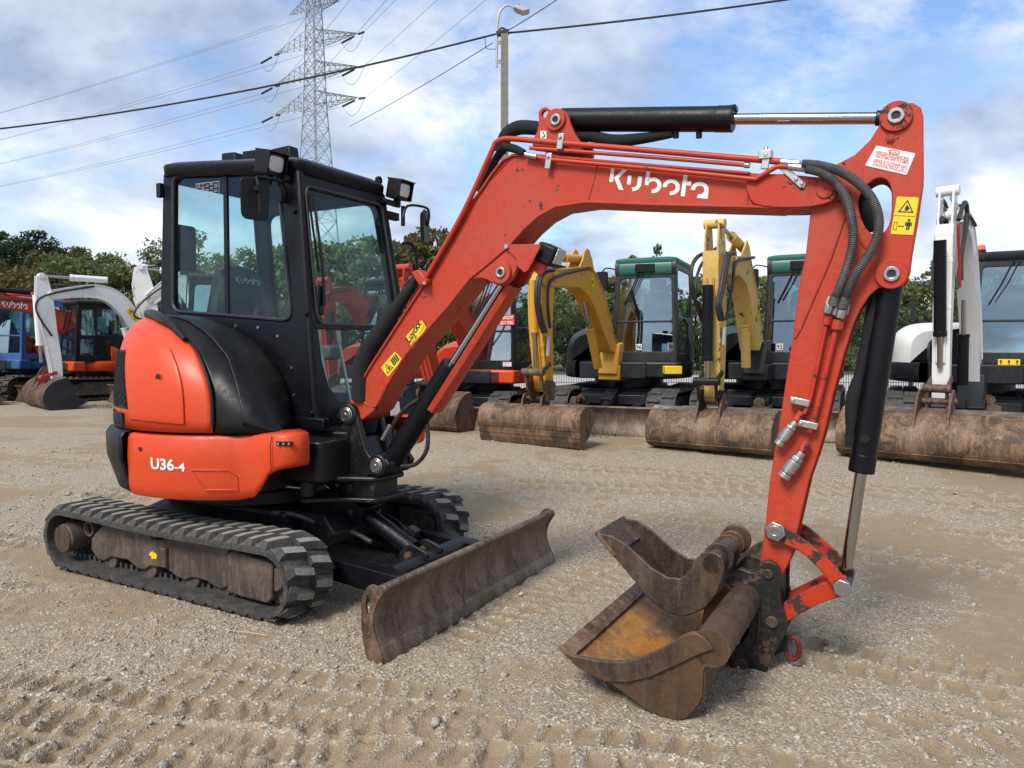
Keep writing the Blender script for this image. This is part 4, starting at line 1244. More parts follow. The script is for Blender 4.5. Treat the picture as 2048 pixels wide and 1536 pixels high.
# key hole and finger recess
for (t, ph, r_) in ((.553, 19, .018),):
    q = Vector(cover_point(t, ph, 2.7, .0195)); q2 = Vector(cover_point(t, ph, 2.7, .013))
    d = Vector((q.x, q.y, 0)).normalized()
    MB().cyl(q - d * .002, q + d * .002, r_, n=20).build('lock_hole', M['ink'], bonnet)
    MB().ring(q - d * .002, q + d * .0035, r_, r_ + .004, n=24).build('lock_rim', M['orange'], bonnet)
# raised edge trim between bonnet and tank cover
tr = MB().tube([cover_point(split_t(p), p, 2.7, .010) for p in np.linspace(2, 88, 30)], .009, 8)
tr.build('cover_seam', M['plastic'], tank)
hd = MB().tube([cover_point(split_t(p) - .012, p, 2.7, .03) for p in np.linspace(48, 84, 12)], [.012, .024, .030, .026, .014], 10)
hd.build('bonnet_handle', M['plastic'], bonnet)
# lettering and small marks on the skirt
def on_skirt(px, py, dr=.0075):
    a = Vector((0, 0, 0)); o_ = HF.inv @ (Vector((0, 0, CAM_H)) - HF.o); d = HF.inv @ ray(px, py)
    rr = RB + .006 + dr
    A = d.x ** 2 + d.y ** 2; B = o_.x * d.x + o_.y * d.y; C_ = o_.x ** 2 + o_.y ** 2 - rr * rr
    t = (-B - math.sqrt(max(0, B * B - A * C_))) / A
    return o_ + d * t
def wrap_text(name, s, pa, pb, h, mat, bold=0.02):
    vs, fs = text_polys(s, bold)
    x0 = min(v[0] for v in vs); x1 = max(v[0] for v in vs); y1 = max(v[1] for v in vs)
    A, B = on_skirt(*pa), on_skirt(*pb)
    a0, a1 = math.atan2(A.y, A.x), math.atan2(B.y, B.x)
    out = []
    for v in vs:
        u = (v[0] - x0) / (x1 - x0); a = a0 + (a1 - a0) * u
        z = A.z + (B.z - A.z) * u + v[1] / y1 * h
        rr = RB + .0085
        out.append((rr * math.cos(a), rr * math.sin(a), z))
    return MB().add(out, fs).build(name, mat, hero, recalc=False, sharp=0)
wrap_text('model_lettering', 'U36', (300, 937), (347, 941), .058, M['label_white'], .03)
wrap_text('model_lettering', '-4', (348, 941), (369, 943), .043, M['label_white'], .025)
q = on_skirt(280, 898, .001); d = Vector((q.x, q.y, 0)).normalized()
MB().cyl(q - d * .003, q + d * .002, .011, n=16).build('plug_hole', M['ink'], hero)
q = on_skirt(484, 951, .002)
dd = Vector((-q.y, q.x, 0)).normalized()
MB().add([q + dd * a + Vector((0, 0, b)) for a, b in ((-.016, 0), (-.004, .012), (-.004, .006), (.014, .004), (.012, -.007), (-.004, -.005), (-.006, -.010))], [(0, 1, 2, 3, 4, 5, 6)]).build('arrow_mark', M['label_white'], hero)

hq = Vector((.80, -.585, .845)); MB().box(hq, (.085, .012, .02), (0, 0, R(24))).build('skirt_hinge', M['plastic'], hero, bevel=.002)
for k in (-.025, .0, .025):
    MB().cyl(hq + Vector((k, -.004 + k * .45, 0)), hq + Vector((k + .004, -.014 + k * .45, 0)), .006, n=8).build('bolt', M['zinc'], hero)
rel = MB()
for a0_, a1_, z0_, z1_ in ((296, 309, .60, .70),):
    rr_ = RB + .011
    pts_ = [(a0_ + 2, z0_), (a0_ - 3, z1_), (a1_ - 3, z1_), (a1_, z1_ - .03), (a1_, z0_), (a0_ + 2, z0_)]
    rel.tube([(rr_ * math.cos(R(a)), rr_ * math.sin(R(a)), z) for i in range(5) for a, z in [(lerp(pts_[i][0], pts_[i + 1][0], t / 4), lerp(pts_[i][1], pts_[i + 1][1], t / 4)) for t in range(5)]], .0022, 6)
rel.build('pressed_outline', M['orange'], hero)
MB().tube([(.735 * 1.0, -.6135, .70), (.735, -.6175, .75), (.735, -.6165, .84), (.735, -.606, .882)], .0022, 6).build('panel_seam', M['ink'], hero)
# ---- cab
ZB, ZT, ZR = .88, 2.315, 2.425
def lerp(a, b, t):
    return a + (b - a) * t
def cab_h(z):
    return (z - ZB) / (ZT - ZB)
def Yr(z): return lerp(-.205, -.105, cab_h(z))
def Yl(z): return lerp(.745, .665, cab_h(z))
def solve_wall(px, py, fy):
    Y = fy(1.6)
    for _ in range(6):
        x, z = P(px, py, Y); Y = fy(z)
    return x, z
XF1, XF0 = solve_wall(597, 345, Yr)[0], solve_wall(634, 850, Yr)[0]
XR1, XR0 = solve_wall(326, 345, Yr)[0], solve_wall(319, 640, Yr)[0]
zq = solve_wall(319, 640, Yr)[1]
XR0 = XR1 + (XR0 - XR1) * (ZT - ZB) / (ZT - zq)
def Xf(z): return lerp(XF0, XF1, cab_h(z))
def Xr(z): return lerp(XR0, XR1, cab_h(z))
def front_pt(px, py):
    X = Xf(1.6)
    for _ in range(6):
        y, z = HF.PX(px, py, X); X = Xf(z)
    return (y, z)
TH = .045
cabm = M['navy_black']
win_r = rnd([solve_wall(a, b, Yr) for a, b in [(346, 622), (584, 641), (554, 341), (347, 351)]], .075, 7)
wall_out = [(XR0, ZB), (XF0, ZB), (XF1, ZT), (XR1, ZR)]
def zroof(x): return ZT + (ZR - ZT) * (XF1 - x) / (XF1 - XR1)
mR = lambda u, v, w: (u, Yr(v) + TH * w, v)
cab = MB().plate(wall_out, [win_r], mR).build('cab_side', cabm, hero, bevel=.018, seg=3, label='black cab side panel with a rounded window opening')
mL = lambda u, v, w: (u, Yl(v) - TH * w, v)
win_l = rnd([(lerp(XR0, XF0, .12), 1.00), (lerp(XR0, XF0, .93), 1.00), (lerp(XR1, XF1, .92), 2.26), (lerp(XR1, XF1, .12), 2.26)], .09)
MB().plate(wall_out, [win_l], mL).build('cab_side', cabm, hero, bevel=.018, seg=3)
def ycl(t, z): return lerp(Yr(z), Yl(z), t)
mF = lambda u, v, w: (Xf(v) - TH * w, ycl(u, v), v)
# front: upper windscreen opening and lower pane
ft = [front_pt(a, b) for a, b in [(603, 353), (757, 379), (772, 394)]]
def tof(p): return ((p[0] - Yr(p[1])) / (Yl(p[1]) - Yr(p[1])), p[1])
zx = front_pt(633, 652)[1]
wu = rnd([(.075, zx + .012), (.925, zx + .012), (.925, 2.24), (.055, 2.24)], .06)
wlo = [(.075, zx - .012), (.925, zx - .012), (.925, 1.06), (.86, 1.0), (.30, 1.0), (.20, 1.02), (.13, 1.10), (.085, 1.25)]
MB().plate([(0, ZB), (1, ZB), (1, ZT), (0, ZT)], [wu, wlo], mF).build('cab_front', cabm, hero, bevel=.012, seg=3)
mB = lambda u, v, w: (Xr(v) + TH * w, ycl(u, v), v)
MB().plate([(0, ZB), (1, ZB), (1, ZR), (0, ZR)], [rnd([(.05, 1.46), (.95, 1.46), (.95, 2.38), (.05, 2.38)], .06)], mB).build('cab_rear', cabm, hero, bevel=.02, seg=3)
# corner posts proud of the panels, rounded
for (fx, fy) in ((Xf, Yr), (Xf, Yl), (Xr, Yr), (Xr, Yl)):
    sx = 1 if fx is Xf else -1; sy = -1 if fy is Yr else 1
    MB().tube([(fx(z) - sx * .023, fy(z) - sy * .023, z) for z in (ZB, 1.2, 1.6, 2.0, ZT if sx > 0 else ZR)], .027, 14).build('cab_post', cabm, hero)
# roof
rf = MB()
rows = []
nseg = 40
def roof_loop(inset, z, r):
    pts = rnd([(XR1 - .01 + inset, Yr(ZT) - .012 + inset), (XF1 + .012 - inset, Yr(ZT) - .012 + inset), (XF1 + .012 - inset, Yl(ZT) + .012 - inset), (XR1 - .01 + inset, Yl(ZT) + .012 - inset)], r, 6)
    return [(x, y, z + zroof(x) - ZT) for x, y in pts]
for ins, z in ((0, ZT - .01), (-.004, ZT + .052), (.004, ZT + .066), (.050, ZT + .088), (.12, ZT + .104), (.25, ZT + .112)):
    rows.append(roof_loop(ins, z, max(.02, .09 - ins * .25)))
rf.grid(rows, False, True)
rf.add(rows[-1], [tuple(range(len(rows[-1])))])
so = rf.build('cab_roof', cabm, hero, sharp=16).modifiers.new('thick', 'SOLIDIFY'); so.thickness = .02; so.offset = -1
vis = MB()
vx, vz = solve_wall(365, 312, Yr)
for k, (a, b_) in enumerate(((-.60, -.44), (-.40, -.16), (-.13, .06))):
    vis.prism([(a, zroof(a) + .08), (a + .01, zroof(a) + .205 + .006 * k), (b_ - .03, zroof(b_) + .215 + .012 * k), (b_, zroof(b_) + .08)], .22, .30)
vis.build('roof_rail', M['plastic'], hero, bevel=.006)
# panes
def pane(name, outline, mapf, parent=hero):
    return MB().plate(outline, (), mapf).build(name, M['glass'], parent, sharp=0)
pane('window_pane', win_r, lambda u, v, w: (u, Yr(v) + .016 + .004 * w, v))
pane('window_pane', win_l, lambda u, v, w: (u, Yl(v) - .016 - .004 * w, v))
pane('windscreen', wu, lambda u, v, w: (Xf(v) - .012 - .004 * w, ycl(u, v), v))
pane('lower_pane', wlo, lambda u, v, w: (Xf(v) - .012 - .004 * w, ycl(u, v), v))
pane('rear_pane', rnd([(.05, 1.46), (.95, 1.46), (.95, 2.38), (.05, 2.38)], .06), lambda u, v, w: (Xr(v) + .012 + .004 * w, ycl(u, v), v))
# rubber seal round the side window, sliding bar, vertical divider
def seal(loop, fpos, r, name='window_seal'):
    pts = [Vector(fpos(u, v)) for u, v in loop]; pts += pts[:1]
    MB().tube(pts, r, 6, caps=False).build(name, M['hose'], hero)
seal(win_r, lambda u, v: (u, Yr(v) - .002, v), .010)
seal(wu, lambda u, v: (Xf(v) + .001, ycl(u, v), v), .009)
x0, z0 = solve_wall(448, 345, Yr); x1, z1 = solve_wall(452, 630, Yr)
MB().prism([(x0 - .018, z0), (x0 + .010, z0), (x1 + .010, z1), (x1 - .018, z1)], YW - .0, YW + .02)
def ypl(v): return Yr(v) + .006
MB().plate([(x0 - .022, z0), (x0 + .008, z0), (x1 + .008, z1), (x1 - .022, z1)], (), lambda u, v, w: (u, Yr(v) + .010 + .018 * w, v)).build('window_bar', M['plastic'], hero)
MB().plate([(.04, zx - .016), (.96, zx - .016), (.96, zx + .016), (.04, zx + .016)], (), lambda u, v, w: (Xf(v) + .004 - .03 * w, ycl(u, v), v)).build('windscreen_bar', cabm, hero, bevel=.004)
# interior: floor, seat, consoles, levers, boxes
MB().box((-.02, .27, .90), (1.05, .84, .05)).build('cab_floor', M['seat'], hero)
xs, zs = P(482, 505, .27)
sb = MB()
prof = [(0, 0), (.0, .12), (-.035, .36), (-.05, .55), (-.03, .63), (.03, .63), (.06, .56), (.075, .36), (.10, .10), (.10, 0)]
rows = []
for (yo, sc_) in ((-.25, .86), (-.235, .95), (-.15, 1.0), (0, 1.02), (.15, 1.0), (.235, .95), (.25, .86)):
    rows.append([(xs - .02 + (x - .02) * (.75 if abs(yo) > .2 else 1), .27 + yo * (1 - .32 * max(0, (z - .3) / .35)), 1.22 + z * sc_) for x, z in prof])
sb.grid(rows, False, True); sb.add(rows[0], [tuple(range(len(prof)))]); sb.add(rows[-1], [tuple(range(len(prof)))])
seat = sb.build('seat_back', M['seat'], hero, sharp=60)
MB().box((xs + .24, .27, 1.20), (.50, .46, .13)).build('seat_cushion', M['seat'], hero, bevel=.05, seg=3)
MB().box((xs + .2, .27, 1.03), (.40, .40, .25)).build('seat_base', M['seat'], hero, bevel=.01)
for yy in (-.05, .59):
    MB().box((xs + .30, yy, 1.28), (.48, .12, .10)).box((xs + .22, yy, 1.08), (.28, .10, .32)).build('console', M['seat_grey'] if yy > 0 else M['seat'], hero, bevel=.02)
    MB().cyl((xs + .48, yy, 1.3), (xs + .50, yy, 1.47), .011).cyl((xs + .50, yy, 1.45), (xs + .505, yy, 1.56), .022, .018).build('lever', M['seat'], hero)
for yy in (.18, .36):
    MB().cyl((.40, yy, .93), (.30, yy, 1.35), .010).cyl((.30, yy, 1.35), (.29, yy, 1.42), .018).build('travel_lever', M['zinc'], hero)
xb_, zb_ = P(382, 500, .1)
MB().box((xb_, .02, zb_), (.13, .16, .30)).build('cab_speaker', M['seat'], hero, bevel=.02)
MB().box((xs + .55, .02, 1.40), (.06, .16, .14), (0, -.4, 0)).build('monitor', M['seat'], hero, bevel=.01)
MB().box((.38, .02, 1.02), (.06, .20, .20)).build('heater', M['slate'], hero, bevel=.01)
# the maker's word as strokes
def arc(cx_, cy_, r0, r1, a0, a1, n=10):
    return [(cx_ + r1 * math.cos(R(a0 + (a1 - a0) * i / n)), cy_ + r1 * math.sin(R(a0 + (a1 - a0) * i / n))) for i in range(n + 1)] + \
           [(cx_ + r0 * math.cos(R(a1 + (a0 - a1) * i / n)), cy_ + r0 * math.sin(R(a1 + (a0 - a1) * i / n))) for i in range(n + 1)]
def logo_shapes():
    s = []
    s.append([(.0, .34), (.17, .34), (.17, 1.0), (.0, 1.0)])
    s.append([(.56, 1.0), (.77, 1.0), (.42, .56), (.72, 0), (.50, 0), (.20, .56)])
    s.append([(.84, .30), (1.01, .30), (1.01, .74), (.84, .74)])
    s.append([(1.32, .74), (1.50, .74), (1.50, .37)] + [(1.12 + .38 * math.cos(R(a)), .38 + .38 * math.sin(R(a))) for a in range(-8, -96, -8)] + [(1.09, .18)] + [(1.12 + .20 * math.cos(R(a)), .38 + .20 * math.sin(R(a))) for a in range(-88, 1, 8)])
    for cx_, st_ in ((2.04, 178), (2.86, 186)):
        if cx_ < 2.5:
            s.append([(1.66, .36), (1.84, .36), (1.84, 1.0), (1.66, 1.0)])
        s.append(arc(cx_, .38, .20, .38, st_ if cx_ > 2.5 else 150, -96, 24))
    s.append([(3.32, 0), (3.50, 0), (3.50, .54), (3.70, .54), (3.70, .74), (3.50, .74), (3.50, 1.0), (3.32, 1.0)])
    s.append(arc(4.10, .38, .20, .38, 186, 0, 20))
    s.append([(4.30, .39), (4.48, .39), (4.48, 0), (4.02, 0), (4.06, .18), (4.20, .20), (4.27, .28)])
    return s
def logo(name, org, ux, uy, width, mat, parent, height=None):
    org, ux, uy = Vector(org), Vector(ux).normalized(), Vector(uy).normalized()
    k = width / 4.5; kh = (height or k)
    b = MB()
    for sh in logo_shapes():
        tr_ = tessellate_polygon([[Vector((x, y, 0)) for x, y in sh]])
        b.add([org + ux * x * k + uy * y * kh for x, y in sh], tr_)
    return b.build(name, mat, parent, sharp=0, recalc=False)
logo('seat_lettering', (xs + .062, .17, 1.74), (0, 1, 0), (-.05, 0, 1), .20, M['galv_pale'], seat)
# mirrors, lamps, handles, wiper
mx_, mz_ = P(510, 398, -.36)
mir = MB()
mo = rnd([(-.085, -.125), (.075, -.13), (.088, .125), (-.09, .125)], .045)
ang = R(-32)
def mirror(c, ang, name, sc=1.0):
    ca, sa = math.cos(ang), math.sin(ang)
    def mp(u, v, w):
        d = .03 * w * (1 - .0)
        f = 1 - .25 * (1 - w)
        # plate normal points along (ca, sa)
        return (c[0] - sa * u * sc * f + ca * (d - .02), c[1] + ca * u * sc * f + sa * (d - .02), c[2] + v * sc * f)
    o = MB().plate(mo, (), lambda u, v, w: mp(u, v, 1 - w)).build(name, M['plastic'], hero, bevel=.008, seg=3)
    return o
mc = Vector((mx_, -.36, mz_))
mr = mirror(mc, R(-28), 'mirror', .93)
jx, jz = P(516, 380, -.385)
jn = Vector((jx + .03, -.40, jz))
MB().cyl(jn - Vector((.03, -.01, 0)), jn + Vector((.02, -.01, 0)), .022).build('mirror_joint', M['plastic'], mr)
arm_p = [jn, p3(514, 358, -.37), p3(520, 354, -.35), p3(556, 361, -.26), p3(566, 367, -.20), p3(570, 390, -.17)]
MB().tube(arm_p, .009, 8, smooth=4).tube([jn, jn + Vector((0, 0, -.13))], .010, 8).build('mirror_arm', M['plastic'], mr)
bx_, bz_ = solve_wall(575, 392, Yr)
MB().box((bx_, Yr(2.1) - .03, bz_), (.03, .05, .09)).box((bx_ + .01, Yr(2.1) - .02, bz_ + .09), (.06, .04, .03)).build('mirror_bracket', M['plastic'], hero, bevel=.004)
lx, lz = P(845, 452, .80)
ml = mirror(Vector((lx, .83, lz)), R(-80 + 100), 'mirror', .88)
MB().tube([p3(855, 452, .84), p3(858, 425, .84), p3(848, 414, .82), p3(815, 412, .76), p3(806, 436, .72)], .009, 8, smooth=4).build('mirror_arm', M['plastic'], ml)
MB().box(p3(783, 432, .71), (.04, .12, .05)).cyl(p3(806, 412, .75), p3(806, 452, .75), .014).build('mirror_bracket', M['plastic'], hero, bevel=.003)
def work_lamp(c, tilt=R(12), yaw=0.0):
    r = Euler((0, tilt, yaw)).to_matrix()
    b = MB()
    c = Vector(c)
    # open-fronted housing
    for (o_, s_) in (((-.05, 0, 0), (.012, .13, .125)), ((0, 0, .062), (.13, .145, .008)), ((0, -.068, 0), (.11, .008, .12)), ((0, .068, 0), (.11, .008, .12)), ((0, 0, -.06), (.10, .135, .008))):
        b.box(c + r @ Vector(o_), s_, r)
    o = b.build('work_lamp', M['plastic'], hero, bevel=.003)
    rows = []
    lens = rnd([(-.052, -.045), (.052, -.045), (.052, .045), (-.052, .045)], .03)
    MB().plate(lens, (), lambda u, v, w: c + r @ Vector((.030 + .012 * w, u, v))).build('lens', M['lamp_glass'], o, bevel=.006)
    MB().plate(rnd([(-.062, -.054), (.062, -.054), (.062, .054), (-.062, .054)], .03), [lens], lambda u, v, w: c + r @ Vector((.026 + .012 * w, u, v))).build('bezel', M['plastic'], o)
    MB().box(c + r @ Vector((-.01, 0, -.085)), (.04, .03, .06), r).build('lamp_bracket', M['plastic'], o)
    return o
_l = p3(543, 327, -.20); work_lamp((_l.x, -.20, _l.z))
wx = HF.PX(800, 380, Xf(2.25) + .05)
work_lamp((Xf(2.25) + .05, wx[0], wx[1]))
MB().box((Xf(2.22) + .01, (wx[0] + Yl(2.22)) / 2 - .02, wx[1] - .09), (.04, abs(wx[0] - Yl(2.22)) + .10, .03)).build('lamp_arm', M['plastic'], hero, bevel=.004)
MB().ring(Vector((Xf(2.3) - .03, .62, 2.405)), Vector((Xf(2.3) - .01, .62, 2.405)), .014, .026).build('lifting_eye', cabm, hero)
wp = MB()
def fr3(px, py, off_):
    y, z = front_pt(px, py); return Vector((Xf(z) + off_, y, z))
wp.tube([fr3(641, 612, .03), fr3(632, 520, .045), fr3(619, 398, .03)], [.010, .009, .006], 6, smooth=3)
wp.tube([fr3(612, 388, .02), fr3(620, 450, .02), fr3(633, 545, .02)], .007, 5)
wp.build('wiper', M['plastic'], hero)
wb = fr3(636, 590, .01)
MB().box(wb + Vector((.0, -.0, -.03)), (.03, .05, .17)).build('wiper_motor_cover', M['plastic'], hero, bevel=.01)
MB().tube([p3(806, 487, .70), p3(820, 487, .76), p3(832, 505, .80), p3(836, 560, .80), p3(826, 585, .74)], .011, 8, smooth=4).build('grab_handle', M['plastic'], hero)
for (a, b_) in ((472, 652), (517, 655), (556, 672), (584, 735), (588, 790), (588, 848)):
    x, z = solve_wall(a, b_, Yr)
    MB().cyl((x, Yr(z) + .004, z), (x, Yr(z) - .006, z), .009, n=8).build('bolt', M['zinc'], hero)
for (a, b_) in ((590, 423), (614, 627), (626, 826)):
    x, z = solve_wall(a, b_, Yr)
    MB().cyl((x, Yr(z), z), (x, Yr(z) - .02, z), .013, n=10).build('hinge_knob', M['plastic'], hero, bevel=.003)
MB().box((XR1 + .01, Yr(2.2) - .015, solve_wall(316, 384, Yr)[1]), (.04, .03, .09)).build('rear_hook', M['plastic'], hero, bevel=.004)
# information sticker on the side window
sx0, sz0 = solve_wall(390, 410, Yr)
def pane_map(u, v, w): return (u, Yr(v) + .012 - .001 * w, v)
sq = [solve_wall(a, b_, Yr) for a, b_ in ((389, 411), (435, 407), (435, 362), (389, 367))]
fr_ = MB()
for i in range(15):
    t = (i + .7) / 15.6
    a = (lerp(sq[0][0], sq[3][0], t), lerp(sq[0][1], sq[3][1], t)); b_ = (lerp(sq[1][0], sq[2][0], t), lerp(sq[1][1], sq[2][1], t))
    for k in range(5):
        if (i * 5 + k * 3) % 7 < 5:
            u0, u1 = .06 + k * .185, .06 + k * .185 + .13
            fr_.plate([(lerp(a[0], b_[0], u0), lerp(a[1], b_[1], u0)), (lerp(a[0], b_[0], u1), lerp(a[1], b_[1], u1)), (lerp(a[0], b_[0], u1), lerp(a[1], b_[1], u1) + .0026), (lerp(a[0], b_[0], u0), lerp(a[1], b_[1], u0) + .0026)], (), pane_map)
for i in range(4):
    a, b_ = sq[i], sq[(i + 1) % 4]
    dx, dz = b_[0] - a[0], b_[1] - a[1]; h = math.hypot(dx, dz)
    nx, nz = -dz / h * .0014, dx / h * .0014
    fr_.plate([(a[0] - nx, a[1] - nz), (b_[0] - nx, b_[1] - nz), (b_[0] + nx, b_[1] + nz), (a[0] + nx, a[1] + nz)], (), pane_map)
fr_.build('window_sticker', M['galv_pale'], hero, sharp=0)
# ---- swing bracket
sw = MB()
PX8 = lambda a, b, Y: P(600 + a / 6.4, 780 + b / 6.4, Y)
post = [PX8(a, b, -.12) for a, b in [(520, 470), (530, 620), (530, 1000), (500, 1090), (640, 1200), (830, 1205), (850, 1100), (1000, 1085), (1100, 1050), (1140, 960), (1090, 880), (960, 868), (880, 850), (830, 760), (770, 540), (700, 250), (660, 205), (600, 195), (545, 215), (510, 260), (450, 330), (470, 370), (540, 380), (535, 420)]]
for sy in (-1, 1):
    sw.prism(post, sy * .115, sy * .075)
core = [PX8(a, b, -.1) for a, b in [(540, 620), (540, 1180), (820, 1190), (860, 900), (800, 760), (760, 600)]]
sw.prism(core, -.075, .075)
px_, pz_ = P(694.5, 829, -.12)
bp_, bz2 = P(754, 931, -.12)
sw.cyl((px_, -.125, pz_), (px_, .125, pz_), .062, n=28).cyl((bp_, -.125, bz2), (bp_, .125, bz2), .062, n=28)
bracket = sw.build('swing_bracket', M['black_worn'], hero, bevel=.010, seg=3)
for (x, z, r_) in ((px_, pz_, .034), (bp_, bz2, .034)):
    MB().cyl((x, -.126, z), (x, -.137, z), r_, n=24).ring((x, -.126, z), (x, -.132, z), r_, r_ + .008).cyl((x, -.137, z), (x, -.143, z), .012, n=6).build('pin', M['steel'], bracket, bevel=.003)
yk = MB()
# lower yoke: two flanges with the swing-cylinder eye between them
def flat(pts, z0, z1):
    return MB().plate(pts, (), lambda u, v, w: (u, v, z0 + (z1 - z0) * w))
zt_ = PX8(640, 1190, -.12)[1]
flp = rnd([(.60, -.30), (.66, -.33), (.74, -.25), (.88, -.17), (1.0, -.13), (1.02, .10), (.80, .15), (.60, .14), (.56, -.05)], .03)
for z0 in (.62, .505):
    yk.v, yk.f, yk.m = yk.v, yk.f, yk.m
    f_ = flat(flp, z0 - .028, z0); yk.add(f_.v, f_.f)
yk.cyl((.73, 0, .46), (.73, 0, .64), .085, n=30).box((.90, -.02, .55), (.16, .20, .12))
yoke = yk.build('swing_yoke', M['black_worn'], bracket, bevel=.008, seg=2)
MB().cyl((.645, -.275, .51), (.645, -.275, .60), .042, n=22).build('cylinder_eye', M['black_worn'], bracket, bevel=.005)
MB().cyl((.645, -.275, .62), (.645, -.275, .635), .03, n=16).cyl((.66, -.26, .635), (.66, -.26, .65), .008, n=6).build('yoke_cap', M['rust'], bracket)
MB().cyl((.30, -.30, .555), (.64, -.277, .555), .022, n=20).build('swing_rod', M['chrome'], hero)
MB().cyl((.05, -.32, .555), (.40, -.295, .555), .04, n=20).build('swing_cylinder', M['black_worn'], hero)
lu = MB().plate([(.52, -.18), (.80, -.13), (.80, .13), (.52, .18)], (), lambda u, v, w: (u, v, .80 + .055 * w)).plate([(.52, -.18), (.80, -.13), (.80, .13), (.52, .18)], (), lambda u, v, w: (u, v, .56 + .05 * w))
lu.build('frame_nose', M['navy_black'], hero, bevel=.012)
MB().box(Vector((*P(618, 845, -.19)[:1], -.19, P(618, 845, -.19)[1])) , (.26, .05, .06)).build('cab_mount', M['navy_black'], hero, bevel=.008)
hs = MB()
for k in range(5):
    z = .66 + .022 * k
    hs.tube([(.45, -.05 - .03 * k, z), (.58, -.10 - .01 * k, z - .03), (.68, -.13, z - .02 + .01 * k), (.78, -.07, z + .03)], .012, 8, smooth=4)
hs.build('hydraulic_hoses', M['hose'], hero)

# ---- boom
BW = .088
boom_px = [(705, 797), (742, 731), (849, 567), (926, 433), (986, 345), (1006, 320), (1026, 308), (1060, 307), (1200, 320), (1500, 345), (1600, 353), (1642, 357), (1662, 361), (1674, 373), (1675, 388), (1664, 401), (1646, 408),
           (1572, 418), (1530, 413), (1300, 410), (1172, 405), (1112, 414), (1077, 433), (1049, 458), (1018, 493), (975, 530), (940, 558), (891, 620), (814, 707), (772, 775), (748, 822), (728, 838), (706, 846), (690, 838), (685, 822)]
bo2 = PP(boom_px, -BW)
bm_ = MB().prism(bo2, -BW, BW)
boom = bm_.build('boom', M['orange_worn'], hero, bevel=.007, seg=2)
def strip2(pts, th):                               # a flat bar that follows an outline
    n = len(pts); L, Rr = [], []
    for i in range(n):
        a, b = pts[max(i - 1, 0)], pts[min(i + 1, n - 1)]
        tx, tz = b[0] - a[0], b[1] - a[1]; h = math.hypot(tx, tz)
        nx, nz = -tz / h, tx / h
        L.append((pts[i][0] + nx * th / 2, pts[i][1] + nz * th / 2)); Rr.append((pts[i][0] - nx * th / 2, pts[i][1] - nz * th / 2))
    return L + Rr[::-1]
top_e = PP([(720, 772), (742, 733), (849, 569), (926, 435), (986, 347), (1006, 322), (1026, 311), (1060, 310), (1200, 322), (1500, 347)], -BW)
bot_e = PP([(1560, 415), (1300, 409), (1172, 404), (1112, 413), (1077, 432), (1049, 457), (1018, 492), (975, 529), (940, 557), (891, 619), (814, 706), (775, 770)], -BW)
MB().prism(strip2(top_e, .012), -BW - .012, BW + .012).build('top_flange', M['orange_worn'], boom, bevel=.003)
MB().prism(strip2(bot_e, .012), -BW - .010, BW + .010).build('bottom_flange', M['orange_worn'], boom, bevel=.003)
# root fork ears
re_ = PP([(742, 760), (775, 772), (748, 824), (724, 843), (700, 846), (684, 836), (684, 815), (704, 797)], -BW)
# tip cheek plates
tp = PP([(1503, 349), (1640, 356), (1664, 361), (1676, 377), (1672, 396), (1650, 409), (1600, 416), (1530, 414), (1500, 398)], -BW)
for sy in (-1, 1):
    MB().prism(smooth2(tp, 2), sy * BW, sy * (BW + .014)).build('tip_cheek', M['orange_chipped'], boom, bevel=.003)
tx_, tz_ = P(1650, 379, -BW - .02)
MB().cyl((tx_, -BW - .02, tz_), (tx_, BW + .02, tz_), .034, n=26).build('tip_pin', M['orange_chipped'], boom, bevel=.004)
MB().cyl((tx_, -BW - .0205, tz_), (tx_, -BW - .021, tz_), .004, n=8).build('grease_hole', M['ink'], boom)
for pts_ in ([(1196, 326), (1188, 360), (1176, 403)], [(1500, 350), (1497, 380), (1494, 411)], [(1026, 312), (1000, 340), (985, 356)], [(716, 790), (730, 806), (752, 812), (772, 776)]):
    MB().tube([p3(a, b, -BW - .0005) for a, b in pts_], .0035, 6, smooth=4).build('weld_bead', M['orange_worn'], boom)
# lifting lug for the arm cylinder on top
lug_px = [(1067, 300), (1075, 262), (1078, 238), (1077, 226), (1083, 217), (1092, 214), (1101, 219), (1110, 219), (1124, 219), (1135, 228), (1141, 248), (1150, 268), (1163, 302)]
ll = smooth2(PP(lug_px, -.075), 2)
hole = circle2(*P(1090, 228, -.075), .017, 16)
for sy in (-1, 1):
    lg = MB().prism(ll, sy * .055, sy * .078, [hole]).build('cylinder_lug', M['orange_worn'], boom, bevel=.003)
    cx_, cz_ = P(1112, 240, -.08)
    MB().ring((cx_, sy * .078, cz_), (cx_, sy * .092, cz_), .026, .050).build('boss', M['orange_worn'], lg, bevel=.002)
def pin_end(parent, px, py, Y, r=.027, depth=.012, mat='steel'):
    x, z = P(px, py, Y)
    o = MB().ring((x, Y + .004, z), (x, Y - depth, z), r * .5, r, n=24).cyl((x, Y + .004, z), (x, Y - depth * .4, z), r * .52, n=16).build('pin', M[mat], parent, bevel=.003)
    MB().cyl((x, Y - depth * .41, z), (x, Y - depth * .45, z), r * .42, n=14).build('pin_core', M['ink'], o)
    return o
pin_end(boom, 1112, 240, -.09)
lp = [P(a, b, -.0785) for a, b in ((1081, 262), (1093, 262), (1093, 278), (1081, 278))]
MB().plate(lp, (), lambda u, v, w: (u, -.0785 - .001 * w, v)).build('hook_sticker', M['label_white'], boom)
hk = MB().tube([Vector((*P(a, b, -.0805)[:1], -.0805, P(a, b, -.0805)[1])) for a, b in ((1087, 264), (1087, 268), (1090, 271), (1087, 275), (1084, 273))], .0022, 5)
hk.build('hook_sign', M['ink'], boom)
